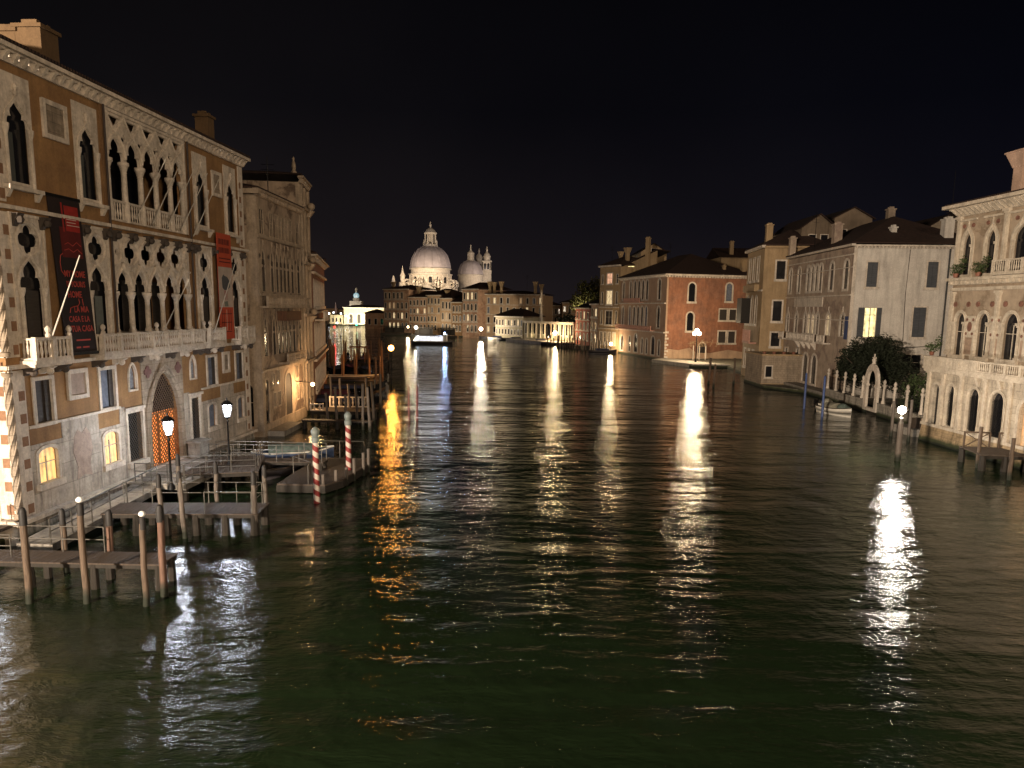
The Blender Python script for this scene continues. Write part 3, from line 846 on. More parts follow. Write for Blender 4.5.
# balcony cornice, slabs, rails
p = MB(); p.box(-.3, FL+.1, -.26, .02, 7.28, 7.44); p.build('string_course', M_WHITE, pal)
for a, b in ((.75, 3.15), (5.35, 15.55), (16.1, 18.35), (20.5, 22.95)):
    p = MB(); p.box(a, b, -.72, .02, 7.42, 7.58); p.box(a+.05, b-.05, -.62, .0, 7.30, 7.42-.003)
    balustrade(p, a+.05, b-.05, 7.58, 8.52, -.63, .2, 1.45, .055)
    for x in (a+.12, b-.12):
        p.box(x-.07, x+.07, -.55, -.02, 7.6, 7.7); p.box(x-.06, x+.06, -.55, -.02, 8.42, 8.5)
        for k in range(3): p.lathe(x, -.15-.16*k, [(.045, 7.7), (.06, 8.0), (.035, 8.25), (.05, 8.42)], 6, False)
    bo = p.build('balcony', M_WHITE, pal)
    n = max(2, round((b-a)/1.7))
    for i in range(n+1):
        x = a+.2+(b-a-.4)*i/n
        q = MB(); q.hexa([(x-.13,-.1,6.95),(x+.13,-.1,6.95),(x+.13,.02,6.95),(x-.13,.02,6.95),(x-.13,-.7,7.28),(x+.13,-.7,7.28),(x+.13,.02,7.28),(x-.13,.02,7.28)])
        q.ball((x, -.42, 7.08), .16, 7, 5); q.build('bracket', M_WHITE if i % 2 else M_CORB, bo)
for u, y in ((1.7, -.63), (3.05, -.63), (5.5, -.63), (8.0, -.63), (10.2, -.63), (15.5, -.63), (16.3, -.63), (20.8, -.63)):
    q = MB(); q.lathe(u, y, [(.09, 8.52), (.11, 8.62), (.06, 8.7), (.12, 8.82), (.1, 8.92), (.02, 9.0)], 8); q.build('finial', M_WHITE, pal)
# white diagonal flag poles standing out from the rails
for u, z, top, du in ((1.75, 8.6, 11.9, -.1), (9.8, 7.8, 11.3, .9), (16.4, 8.2, 12.9, .4),
                      (9.1, 14.2, 17.2, .4), (10.6, 14.1, 17.3, .4), (12.1, 14.1, 17.3, .4), (13.6, 14.1, 17.3, .4), (15.0, 13.9, 17.2, .4)):
    MB().tube((u, -.5 if z > 13 else -.8, z), (u+du, -2.0 if z > 13 else -2.3, top), .034, .02, 6).build('flag_pole', simple('white_pole', (.5, .46, .40)), pal)
# base of the lamps/roof
rf = hip_roof(0, FL, 0, FD, 19.98, 2.0, .45).build('roof', M_TILE, pal)
FFi = FF.M.inverted()
def roof_chimney(root_, Mi, px, py, Y, z0, w_, mat=None, flare=False):
    p = at_dist(px, py, Y); q_ = Mi @ Vector((p[0], p[1], 0)); return chimney(root_, q_.x, q_.y, z0, p[2], w_, mat, flare)
M_CHIM = plaster('chimney_ochre', (.14, .085, .042), None, .5)
roof_chimney(rf, FFi, 36, 26, 34.5, 20, 1.15, M_CHIM); roof_chimney(rf, FFi, 10, 32, 34.8, 20, 1.6, M_CHIM)
roof_chimney(rf, FFi, 204, 114, 49.5, 20, .85, M_CHIM)
# narrow doorway in the near side wall
T = flank_T(FF, 'left', FD)
win_far(pal, T, FD-1.9, FD-.9, 1.3, 4.2, M_WHITE, M_BLUECURT)
win_far(pal, T, FD-3.9, FD-2.8, 8.6, 11.6, M_WHITE, M_DARK)
q = MB(T); q.box(0, FD+.3, -.26, -.003, 7.28, 7.44); q.box(0, FD+.3, -.3, -.003, .9, 1.07); q.box(0, FD, -.15, -.003, -.8, .9); q.build('side_string_course', M_WHITE, pal)
q = MB(T); q.box(FD-.8, FD-.02, -.06, -.003, 1.1, 7.2); q.box(FD-.75, FD-.02, -.06, -.003, 7.75, 13.5); q.build('quoin_strip', M_WHITE, pal)
for i in range(12): MB(T).box(FD-.45, FD-.15, -.075, -.058, 1.3+i*.98, 1.7+i*.98).build('quoin_inlay', M_PINK, pal)

# ------------------------------------------------------------------ banners on the palace
def text_mesh(txt, size, mat, parent, name, M, sx=1.0, spacing=1.0, extrude=.004, align='LEFT', offset=0.0):
    cu = bpy.data.curves.new(name, 'FONT'); cu.body = txt; cu.size = size; cu.extrude = extrude
    cu.align_x = align; cu.space_character = spacing; cu.offset = offset; cu.resolution_u = 2
    tmp = bpy.data.objects.new('tmp', cu); COL.objects.link(tmp)
    dg = bpy.context.evaluated_depsgraph_get()
    me = bpy.data.meshes.new_from_object(tmp.evaluated_get(dg))
    bpy.data.objects.remove(tmp); bpy.data.curves.remove(cu)
    me.transform(M @ Matrix.Diagonal((sx, 1, 1, 1)))
    me.materials.clear(); me.materials.append(mat)
    o = bpy.data.objects.new(name, me); COL.objects.link(o)
    if parent: o.parent = parent
    return o
WALLTEXT = Matrix.Rotation(math.pi/2, 4, 'X')     # text lies in x-z, facing -y
bx, by = FF.pt(2.95, -.12)
M_BANBLK = simple('black_banner_cloth', (.018, .010, .009), .8, var=.4, nscale=1)
M_BANRED = simple('red_banner_print', (.30, .022, .016), .8)
M_BANDK = simple('dark_red_banner_print', (.11, .012, .010), .8, var=.5, nscale=.8)
M_LETT = simple('red_lettering', (.36, .05, .035), .7, var=.1)
M_LETW = simple('pale_lettering', (.55, .45, .40), .7, var=.1)
ban = empty('banner', (bx, by, 7.75), FF.rz, 'long black and red banner reading MY HOME hung on the ochre palace', 'banner')
TB = Matrix.Rotation(R(3.0), 4, 'X') @ Matrix.Diagonal((1, 1, 1, 1))   # leans out a little at the foot
TB = Matrix.Translation((0, -.42, 0)) @ Matrix.Rotation(R(-3.2), 4, 'X')
MB(TB).box(0, 2.15, 0, .02, 0, 6.75).build('cloth', M_BANBLK, ban)
MB(TB).box(-.03, 2.2, -.03, .05, 6.72, 6.86).build('top_batten', M_IRON, ban)
MB(TB).box(-.03, 2.2, -.05, .05, -.1, .02).build('bottom_batten', M_IRON, ban)
MB(TB).box(.55, 1.95, -.006, -.002, 4.2, 5.5).build('dark_red_field', M_BANDK, ban)
MB(TB).box(1.0, 1.95, -.010, -.0065, 5.35, 6.45).build('red_field', M_BANRED, ban)
MB(TB).box(.80, .90, -.010, -.0065, 5.3, 6.55).build('red_stripe', M_BANRED, ban)
def bt(txt, x, z, size, mat=M_LETT, sx=1.0, off=.006):
    text_mesh(txt, size, mat, ban, 'lettering', TB @ Matrix.Translation((x, -.012, z)) @ WALLTEXT, sx, 1.0, .003, 'LEFT', off)
for i, wd in enumerate((.5, .68, .62, .86)):
    MB(TB).box(1.08, 1.08+wd, -.014, -.0105, 5.98-.13*i, 6.01-.13*i).build('small_print', M_LETW, ban)
bt('MY HOME', .48, 3.35, .40, sx=.80); bt('IS YOUR/S', .55, 2.92, .36, sx=.80); bt('HOME', .55, 2.45, .40, sx=.85)
bt('LA MIA', .85, 1.80, .38, sx=.85); bt('CASA E LA', .42, 1.38, .36, sx=.85); bt('TUA CASA', .50, .94, .38, sx=.85)
for i, (a, b, z) in enumerate(((.75, 1.75, .52), (.7, 1.0, .2), (1.15, 1.6, .2))):
    MB(TB).box(a, b, -.008, -.004, z, z+.07).build('small_print', M_LETT, ban)
def curl(pts): MB(TB).sweep([(x, -.012, z) for x, z in pts], .018, 4).build('lettering', M_LETT, ban)
curl([(.55, 4.35), (.38, 4.25), (.30, 3.95), (.33, 3.6), (.45, 3.45), (.6, 3.42)])
curl([(1.25, 2.4), (1.28, 2.2), (1.15, 2.08), (.85, 2.05), (.62, 1.98), (.55, 1.78)])
curl([(1.5, 2.4), (1.52, 2.2), (1.53, 2.1)])
curl([(.75, 4.75), (1.0, 4.85), (1.3, 4.72), (1.6, 4.9), (1.85, 4.75)]); curl([(.7, 4.5), (1.0, 4.58), (1.3, 4.45), (1.6, 4.6), (1.9, 4.42)])

bx, by = FF.pt(18.1, -.42)
b2 = empty('banner', (bx, by, 7.75), FF.rz, 'orange red banner with a pale photo panel at the far end of the ochre palace', 'banner')
M_ORB = simple('orange_red_banner', (.42, .065, .028), .8, var=.2, nscale=1)
M_PALEB = simple('pale_banner_print', (.42, .34, .28), .8, var=.25, nscale=2)
MB().box(0, 2.05, 0, .02, 0, 6.7).build('cloth', M_ORB, b2)
MB().box(0.04, 2.01, -.006, -.002, 2.05, 4.6).build('photo_panel', M_PALEB, b2)
MB().prism([(.55, 3.3), (.5, 3.9), (.75, 4.15), (.85, 4.05), (1.25, 4.0), (1.6, 3.75), (1.65, 3.35), (1.2, 3.15), (.8, 3.15)], -.012, -.008).build('dark_figure', simple('figure_grey', (.06, .065, .075)), b2)
MB().prism([(.75, 3.12), (.85, 2.5), (.95, 2.5), (1.0, 3.0), (1.1, 2.5), (1.2, 2.5), (1.25, 3.1)], -.012, -.008).build('figure_legs', simple('figure_pink', (.35, .18, .15)), b2)
MB().prism([(.8, 2.1), (.75, 2.4), (1.25, 2.45), (1.3, 2.1)], -.012, -.008).build('figure_stool', simple('figure_green', (.14, .15, .12)), b2)
M_DKRED = simple('dark_red_print', (.10, .014, .010), .8)
# the lettering of the far banner is too small to read: rows of strokes at its size
for r_, (z, h) in enumerate(((6.0, .36), (5.48, .34))):
    x = .25; k = 0
    while x < 1.75:
        w_ = (.07, .13, .1, .15)[k % 4]; MB().box(x, x+w_, -.008, -.002, z, z+h).build('lettering', M_DKRED, b2); x += w_+.07; k += 1
for z in (5.1, 4.88): MB().box(.25, 1.85, -.008, -.002, z, z+.07).build('small_print', M_DKRED, b2)
for z, a, b in ((1.6, .3, 1.8), (1.05, .25, 1.75), (.45, .3, 1.7)): MB().box(a, b, -.008, -.002, z, z+.05).build('small_print', M_DKRED, b2)
for x in (.35, .6, 1.0, 1.3, 1.6): MB().box(x, x+.06, -.008, -.002, .55, 1.9).build('lettering', M_DKRED if x != 1.0 else M_PALEB, b2)

# ================================================================== left bank beyond the ochre palace
# grey gothic palace
BA, BB = (-18.9, 55.6), (-18.75, 66.6)
BF = Face(BA, BB); BL = BF.L; BD = 12.0
bar = empty('stone_palace', (*BA, 0), BF.rz, 'grey brown gothic palace in shadow just beyond the ochre palace', 'palace')
M_BRK = brick('old_brick_grey', (.17, .11, .075), (.13, .085, .06), (.16, .13, .10), (.36, .275, .20), .4)
M_BARST = stone('weathered_stone', (.46, .36, .26), .5, False)
h = []
def cs(*a): return [v*BL/10.0 for v in a]
sc_ = BL/10.0
for x in (.55, 8.6): win(BF, bar, h, 'rect', x*sc_, (x+.75)*sc_, 15.2, 17.0, fw=.12, frame=M_BARST, depth=.035, proud=.035)
for x in (2.6, 6.9): win(BF, bar, h, 'rect', x*sc_, (x+.6)*sc_, 15.2, 16.95, fw=.12, frame=M_BARST, depth=.035, proud=.035)
for x in (3.85, 4.6, 5.35, 6.1): win(BF, bar, h, 'rect', x*sc_, (x+.5)*sc_, 15.2, 16.95, fw=.1, frame=M_BARST, depth=.035, proud=.035, sill=False)
for row, (z0, zs, z1) in enumerate(((11.0, 12.9, 14.2), (6.1, 7.9, 9.1))):
    for x, w_ in ((.7, .72), (2.55, .6), (3.65, .6), (4.5, .6), (5.35, .6), (6.2, .6), (7.2, .6), (8.7, .65)):
        win(BF, bar, h, 'tref', x*sc_, (x+w_)*sc_, z0, z1, zs, fw=.16, frame=M_BARST, depth=.035, proud=.035, sill=False, bars=False, pane=M_SHUT if (x*7+row) % 3 < 1 else M_DARK)
for x, z0, z1 in ((2.3, 2.0, 3.1), (3.3, 2.0, 3.1), (2.1, 3.7, 4.6), (3.2, 3.7, 4.8), (7.7, 1.9, 3.2), (8.9, 1.9, 3.2), (7.7, 3.8, 4.8)):
    win(BF, bar, h, 'rect', x*sc_, (x+.5)*sc_, z0, z1, fw=.12, frame=M_BARST, depth=.035, proud=.035, sill=False)
win(BF, bar, h, 'arch', .5*sc_, 1.3*sc_, .9, 4.3, fw=.2, frame=M_BARST, depth=.035, proud=.035, sill=False, bars=False)
win(BF, bar, h, 'arch', 5.0*sc_, 6.4*sc_, .9, 4.4, fw=.3, frame=M_BARST, depth=.035, proud=.035, sill=False, bars=False, pane=M_SHUT)
fh = []; T = flank_T(BF, 'left', BD)
win(BF, bar, fh, 'rect', BD-2.3, BD-1.6, 14.6, 17.1, fw=.14, frame=M_BARST, depth=.035, proud=.035, T=T)
win(BF, bar, fh, 'arch', BD-2.2, BD-1.35, 9.2, 12.4, fw=.14, frame=M_BARST, depth=.035, proud=.035, T=T)
win(BF, bar, fh, 'rect', BD-2.1, BD-1.4, 5.9, 8.3, fw=.14, frame=M_BARST, depth=.035, proud=.035, T=T)
win(BF, bar, fh, 'arch', BD-2.0, BD-.6, .8, 4.1, fw=.2, frame=M_BARST, depth=.035, proud=.035, T=T, sill=False)
shell(BF, bar, 17.9, BD, M_BRK, h, fh, 'left')
p = MB(); cornice(p, 0, BL, 17.85, .5, .32, .5); p.build('cornice', M_BARST, bar)
p = MB(T); p.box(0, BD+.4, -.4, -.003, 17.95, 18.3); p.box(0, BD+.1, -.12, -.003, 14.3, 14.45); p.box(0, BD+.12, -.15, -.003, 5.0, 5.2); p.box(BD-.7, BD-.02, -.05, -.003, 0, 17.9); p.build('side_trim', M_BARST, bar)
p = MB()
for z in (15.0, 10.75, 5.0): p.box(-.1, BL+.1, -.16, .02, z-.1, z+.1)
p.box(-.05, BL, -.1, -.003, -.8, .9); p.box(.0, .55, -.05, -.003, .92, 17.8); p.box(BL-.5, BL-.003, -.05, -.003, .92, 17.8)
p.build('string_course', M_BARST, bar)
p = MB(); p.box(0, BL, -.7, .0, 9.75, 9.9); balustrade(p, 0.05, BL-.05, 9.9, 10.62, -.62, .22, 1.5, .05); p.build('balcony', M_BARST, bar)
p = MB(); p.box(3.7*sc_, 8.0*sc_, -.8, .0, 5.25, 5.42); balustrade(p, 3.75*sc_, 7.95*sc_, 5.42, 6.1, -.72, .24, 1.5, .05); p.build('balcony', M_BARST, bar)
MB().box(3.6*sc_, 7.3*sc_, -.75, -.01, 8.75, 9.5).build('wooden_blind_box', wood('reddish_wood', (.16, .075, .04)), bar)
for u in (.2, 1.9, 8.1, 9.7):
    f = MB(); f.prism(quatrefoil(u*sc_+.1, 13.6, .18, 16), -.08, -.052); f.build('marble_roundel', simple('dark_marble', (.08, .06, .05)), bar)
hip_roof(0, BL, 0, BD, 18.35, 1.5, .3).build('roof', M_TILE, bar)
lb = MB(); lb.tube((BL*.74, -.02, 3.5), (BL*.74, -1.5, 3.4), .035, .03, 6); lb.build('lamp_arm', M_IRON, bar)

# taller baroque wing and its neighbours, seen edge on
CA, CB = (-18.8, 66.8), (-19.4, 71.4)
CF = Face(CA, CB)
c2 = empty('baroque_palace', (*CA, 0), CF.rz, 'narrow taller palace with a statue on the roof beyond the grey gothic palace', 'palace')
h = []
for z0, z1 in ((14.8, 17.6), (9.8, 12.8), (5.6, 8.2), (1.4, 3.8)):
    for x in (.6, 2.9): win(CF, c2, h, 'arch', x, x+.95, z0, z1, fw=.2, frame=M_BARST, depth=.035, proud=.035)
fh = []
shell(CF, c2, 20.6, 9, M_BARST, h, fh, 'left', M_BRK)
p = MB(); cornice(p, 0, CF.L, 20.5, .6, .4, .6)
for z in (18.4, 13.6, 9.0, 4.8): p.box(-.15, CF.L+.1, -.35, .02, z, z+.25)
for x in (.1, 2.1, 4.2): p.box(x-.1, x+.3, -.2, -.003, .5, 20.4)
p.build('cornice', M_BARST, c2)
for z in (8.4, 13.2, 18.0):
    q = MB(); q.hexa([(3.4,-.3,z),(4.0,-.3,z),(4.0,0,z),(3.4,0,z),(3.3,-.7,z+.6),(4.1,-.7,z+.6),(4.1,0,z+.6),(3.3,0,z+.6)]); q.ball((3.7, -.45, z+1.0), .34, 8, 6); q.build('carved_bracket', M_BARST, c2)
hip_roof(0, CF.L, 0, 9, 21.2, .5, .2).build('roof', M_TILE, c2)
s_ = MB(); s_.lathe(.9, .6, [(.25, 21.3), (.25, 21.6), (.14, 21.7), (.2, 22.0), (.14, 22.4), (.08, 22.5), (.11, 22.7), (.03, 22.85)], 8); s_.build('roof_statue', M_BARST, c2, True)

M_REDW = plaster('red_brown_plaster', (.22, .10, .065), (.16, .07, .045), .5)
DA, DB = (-19.3, 71.9), (-23.2, 92.0)
DF = Face(DA, DB)
c3 = empty('red_palace', (*DA, 0), DF.rz, 'red brown palace with tall pale window jambs behind the gondola station', 'palace')
h = []
P_DIM = room_light('dim_room', (1.0, .6, .28), .35, 2.0)
n = 9
for i in range(n):
    x = 1.2 + i*2.1
    win(DF, c3, h, 'arch', x, x+1.1, 9.9, 12.4, depth=.035, proud=.05, fw=.22, sill=True)
    win(DF, c3, h, 'arch', x, x+1.1, 5.4, 8.2, depth=.035, proud=.05, fw=.22, pane=P_DIM if i in (2, 5) else M_DARK)
    win(DF, c3, h, 'rect', x, x+.8, 1.6, 3.6, fw=.2)
shell(DF, c3, 14.4, 9, M_REDW, h, [], 'left')
p = MB(); cornice(p, 0, DF.L, 14.3, .5, .6, .9)
for z in (13.0, 9.2, 4.6): p.box(-.1, DF.L+.1, -.3, .02, z, z+.22)
p.build('cornice', M_WHITE, c3)
p = MB(); p.box(2.5, 9.5, -1.0, 0, 8.45, 8.62); balustrade(p, 2.55, 9.45, 8.62, 9.4, -.9, .24, 1.5, .05); p.build('balcony', M_WHITE, c3)
rf = hip_roof(0, DF.L, 0, 9, 14.85, 2.2, .5).build('roof', M_TILE, c3)
chimney(rf, 3.2, 3.5, 15.4, 19.0, .9, M_REDW, True); chimney(rf, 8.5, 2.6, 15.2, 17.6, .8, M_WHITE, True)

# dark houses further round the bend
for k, (a, b, hh, mt, lab) in enumerate((((-23.6, 92.6), (-33.5, 128), 15.5, M_REDW, 'reddish house in the dark behind the red palace'),
                                 ((-33.5, 129), (-50, 196), 14.0, M_OCHRE, 'dark ochre house furthest along the left bank'))):
    f_ = Face(a, b); r_ = empty('canal_house', (*a, 0), f_.rz, lab, 'house')
    for z in (2, 6, 10):
        for i in range(int(f_.L/3.4)): win_far(r_, None, 1.5+i*3.3, 2.6+i*3.3, z, z+2.1, M_WHITE, P_DIM if (i+z) % 5 == 0 else M_DARK)
    shell(f_, r_, hh, 10, mt, [])
    hip_roof(0, f_.L, 0, 10, hh, 2, .5).build('roof', M_TILE, r_)

# ================================================================== right bank
# near white palace with terrace podium
PA, PB = (33.9, 58.1), (34.9, 40.1)
PF = Face(PA, PB); PL = PF.L; PD = 13.0
pr = empty('white_palace', (*PA, 0), PF.rz, 'ornate white stone palace with a balustraded terrace nearest on the right', 'palace')
M_CREAM = stone('cream_marble', (.46, .385, .29), .5, True, .015, 1.3, .5)
M_CREAMP = stone('cream_marble_plain', (.52, .44, .34), .4, False)
M_PBR = brick('brown_brick', (.25, .175, .115), (.20, .14, .09), (.22, .18, .13), (.31, .24, .17), .3)
M_ROSE = simple('rose_marble', (.22, .11, .08), .35, var=.6, nscale=3)
P_ORANGE = room_light('warm_doorway', (1.0, .42, .12), .8, .6)
h = []
def pil(mb, u, z0, z1, w_=.38, pr_=.16):
    mb.box(u-w_/2, u+w_/2, -pr_, -.003, z0+.25, z1-.3); mb.box(u-w_/2-.06, u+w_/2+.06, -pr_-.06, -.003, z0, z0+.25)
    mb.box(u-w_/2-.05, u+w_/2+.05, -pr_-.05, -.003, z1-.3, z1-.18); mb.box(u-w_/2-.12, u+w_/2+.12, -pr_-.12, -.003, z1-.18, z1)
    mb.box(u-w_/4, u+w_/4, -pr_-.025, -pr_+.01, z0+.6, z1-.7)
# upper floor
W3 = ((.75, 1.7), (3.35, 4.3), (6.1, 7.5), (9.2, 10.6), (12.4, 13.2), (15.0, 15.8))
for a, b in W3:
    win(PF, pr, h, 'ogee', a, b, 12.95, 16.25, 15.1, fw=.30, frame=M_CREAMP, ribs=True, bars=False, depth=.2)
    for s_ in (-.12, .12):
        q = MB(); q.prism(circle((a+b)/2 + s_*(b-a+2.3)*1.3, 16.55, .15, 12), -.09, -.003); q.build('roundel', M_ROSE, pr)
    q = MB(); q.box(a-.45, b+.45, -.16, -.003, 16.9, 17.05); q.build('label_mould', M_CREAMP, pr)
# main floor
W2 = ((.8, 1.85), (3.3, 4.45), (6.0, 7.4), (9.2, 10.5), (12.2, 13.2), (15.0, 16.0))
for a, b in W2:
    win(PF, pr, h, 'arch', a, b, 6.95, 10.1, fw=.24, frame=M_CREAMP, ribs=True, bars=True, depth=.24, k=1.15, pane=M_DARK)
    for u_ in (a-.14, b+.14): q = MB(); pil(q, u_, 6.85, 9.45, .18, .12); q.build('jamb_pilaster', M_CREAMP, pr)
    for s_ in (-.75, .75):
        q = MB(); q.prism(circle((a+b)/2+s_, 10.75, .20, 12), -.07, -.003); q.build('roundel', M_ROSE, pr)
for u in (2.5, 5.2, 8.2):
    q = MB(); q.box(u-.48, u+.48, -.06, -.003, 6.95, 9.9); q.build('marble_panel', M_CREAMP, pr)
    q = MB(); q.box(u-.38, u+.38, -.075, -.061, 7.05, 8.3); q.build('veined_slab', simple('veined_marble', (.34, .24, .17), .4, var=.5, nscale=2.5), pr)
    q = MB(); q.prism([(u+.24*math.cos(t*math.pi/8), 9.1+.36*math.sin(t*math.pi/8)) for t in range(16)], -.09, -.061)
    for sx in (-.34, .34):
        for sz in (-.52, .52): q.prism(circle(u+sx, 9.1+sz, .11, 10), -.085, -.061)
    q.build('roundel', M_ROSE, pr)
shell(PF, pr, 17.35, PD, M_PBR, h, [], 'left')
for z0, z1 in ((12.95, 17.3), (6.9, 11.7)):
    for u in (.2, 5.25, 8.35, 11.5, 17.8): q = MB(); pil(q, u, z0, z1); q.build('pilaster', M_CREAMP, pr)
q = MB(); q.box(-.25, PL+.2, -.5, .0, 12.5, 12.72); q.box(-.15, PL+.15, -.3, .0, 12.2, 12.5-.003); q.box(-.1, PL, -.16, .0, 11.75, 12.0)
n = 30
for i in range(n): q.box(i*PL/n+.1, i*PL/n+.3, -.44, -.02, 12.25, 12.49)
q.build('string_course', M_CREAMP, pr)
q = MB(); q.box(5.4, 11.3, -1.0, -.003, 12.73, 12.85); balustrade(q, 5.45, 11.25, 12.85, 13.75, -.9, .2, 1.5, .045); q.build('balcony', M_CREAMP, pr)
q = MB(); cornice(q, 0, PL, 17.3, .85, .95, .5); q.build('cornice', M_CREAMP, pr)
Tl = flank_T(PF, 'left', PD)
q = MB(Tl); q.box(0, PD+.5, -.6, -.003, 17.8, 18.1); q.box(0, PD+.2, -.3, -.003, 12.3, 12.7); q.build('side_trim', M_CREAMP, pr)
rf = hip_roof(0, PL, 0, PD, 18.15, 1.8, .8).build('roof', M_TILE, pr)
roof_chimney(rf, PF.M.inverted(), 1026, 151, 52, 18.3, .85, plaster('pink_plaster', (.40, .27, .20), None, .5), True)
# podium
gh = []
for a, b in ((1.2, 1.95), (3.4, 4.5), (5.8, 7.0)):
    pass
PODY = -.9
podT = Matrix.Translation((0, PODY, 0))
hh = []
for a, b in ((2.05, 2.85), (4.45, 5.6), (6.8, 8.1)):
    o = win(PF, pr, hh, 'arch', a, b, 1.6, 4.7, fw=.2, frame=M_CREAMP, ribs=True, bars=False, T=podT, depth=.24, sill=False)
    g = MB(podT); lattice(g, a, b, 1.65, 4.2, .10, .2, .018); g.build('grille', M_IRON, o)
win(PF, pr, hh, 'arch', .25, 1.05, 1.35, 4.6, fw=.22, frame=M_CREAMP, bars=False, T=podT, sill=False, depth=.3)
win(PF, pr, hh, 'arch', 9.6, 11.5, .8, 4.6, fw=.28, frame=M_CREAMP, bars=False, T=podT, sill=False, pane=P_ORANGE, depth=.3)
for a, b in ((12.7, 13.7), (14.9, 15.9)): win(PF, pr, hh, 'arch', a, b, 1.6, 4.7, fw=.2, frame=M_CREAMP, bars=False, T=podT, sill=False)
q = MB(podT); q.prism(rect(-.6, PL, .2, 5.75), 0, .36, hh); q.build('podium_wall', M_CREAM, pr)
q = MB(podT); q.box(-.6, -.25, .363, 3.6, .2, 5.74); q.box(-.24, PL, .363, .88, 5.45, 5.74); q.build('podium_side', M_CREAM, pr)
q = MB(podT)
for u in (-.35, 1.45, 3.6, 6.2, 8.7, 12.1): pil(q, u, 1.5, 5.7, .32, .14)
q.box(-.75, PL, -.2, -.003, 1.28, 1.5); q.build('podium_pilaster', M_CREAMP, pr)
q = MB(podT); q.hexa([(-.75,-.35,-.8),(PL,-.35,-.8),(PL,0,-.8),(-.75,0,-.8),(-.65,-.12,1.27),(PL,-.12,1.27),(PL,0,1.27),(-.65,0,1.27)])
q.build('plinth', stone('stained_plinth', (.36, .26, .15), .95, True, .03, .9, .34, True), pr)
q = MB(podT); q.box(-.85, PL+.1, -.4, .38, 5.76, 5.95); q.box(-.75, PL, -.32, -.003, 5.55, 5.755)
q.box(-.8, 5.4, -.36, -.16, 5.95, 6.62); q.box(-.9, 5.45, -.42, -.10, 6.62, 6.76); balustrade(q, 5.45, PL, 5.95, 6.72, -.28, .19, 1.35, .05)
q.box(-.82, -.6, -.15, 3.5, 5.95, 6.7)
for i in range(5):
    u = .3+i*1.05; q.prism(quatrefoil(u, 6.3, .16, 16), -.39, -.361); q.box(u+.3, u+.75, -.385, -.361, 6.18, 6.4)
q.build('terrace_parapet', M_CREAMP, pr)
q = MB(podT)
for u in (5.4, 7.7, 10.6): q.hexa([(u-.12,-.1,4.9),(u+.12,-.1,4.9),(u+.12,0,4.9),(u-.12,0,4.9),(u-.12,-.36,5.55),(u+.12,-.36,5.55),(u+.12,0,5.55),(u-.12,0,5.55)])
q.build('bracket', M_CREAMP, pr)

# -------- pale house with garden
WA, WB = (38.9, 107.2), (37.8, 84.2)
WF = Face(WA, WB); WL = WF.L; WD = 14.0
wh = empty('pale_house', (*WA, 0), WF.rz, 'pale plastered house with grey shutters and one bright yellow window behind the garden wall', 'house')
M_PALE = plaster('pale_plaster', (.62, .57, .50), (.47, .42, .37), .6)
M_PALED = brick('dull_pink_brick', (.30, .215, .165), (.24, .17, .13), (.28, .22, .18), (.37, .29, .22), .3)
P_YEL = room_light('bright_yellow_room', (1.0, .83, .36), 1.9, 1.2)
P_SOFT = room_light('soft_pale_room', (1.0, .75, .42), .55, 2.5)
h = []; W_ = WL/23.1
for x, w_ in ((1.0, .9), (4.6, 1.0), (8.2, .9), (9.7, .9), (11.2, .9), (12.7, .9), (16.2, 1.2), (20.6, 1.2)):
    lit = w_ == .9 or w_ == 1.2 and x < 17
    win(WF, wh, h, 'arch', x, x+w_, 12.7, 15.9, fw=.28, frame=M_WHITE, bars=False, sill=False)
    win(WF, wh, h, 'tref', x, x+w_, 7.3, 9.9, 9.2, fw=.28, frame=M_WHITE, bars=True, sill=False, pane=P_SOFT if x in (9.7, 11.2, 16.2) else M_DARK)
for x in (1.2, 6.0): win(WF, wh, h, 'rect', x, x+1.2, 3.4, 5.0, fw=.18)
for x in (9.0, 12.2): win(WF, wh, h, 'arch', x, x+1.7, 1.0, 4.6, fw=.3, bars=False, sill=False)
fh = []; T = flank_T(WF, 'right', WD)
def shutters(par, T, a, b, c, d, mat, w_=None):
    w_ = w_ or (b-a)/2
    for x0, x1 in ((a-w_-.03, a-.03), (b+.03, b+w_+.03)): MB(T).box(x0, x1, -.09, -.03, c, d).build('shutter', mat, par)
M_GSH = wood('blue_grey_shutter', (.085, .09, .10), grain=(.5, .5, 9))
for a, b, c, d in ((1.55, 2.7, 12.9, 15.6), (8.1, 9.25, 12.9, 15.7), (7.0, 8.4, 7.4, 10.7)):
    o = win(WF, wh, fh, 'rect', a, b, c, d, fw=.16, T=T, sill=True, bars=False)
    MB(T).box(a+.02, (a+b)/2-.01, .02, .06, c, d).build('shutter', M_GSH, o); MB(T).box((a+b)/2+.01, b-.02, .02, .06, c, d).build('shutter', M_GSH, o)
o = win(WF, wh, fh, 'rect', 1.65, 2.95, 7.35, 10.55, fw=.1, T=T, pane=P_YEL)
b_ = MB(T); b_.box(1.65, 2.95, .04, .09, 9.75, 9.82); b_.box(2.26, 2.34, .04, .09, 7.35, 10.55); b_.build('window_bar', M_WHITE, o)
MB(T).box(.95, 1.62, -.08, -.02, 7.35, 10.6).build('shutter', M_GSH, o); MB(T).box(2.98, 3.5, -.08, -.02, 7.35, 10.6).build('shutter', M_GSH, o)
win(WF, wh, fh, 'rect', 6.2, 8.3, 3.4, 5.4, fw=.12, T=T)
shell(WF, wh, 17.3, WD, M_PALED, h, fh, 'right', M_PALE)
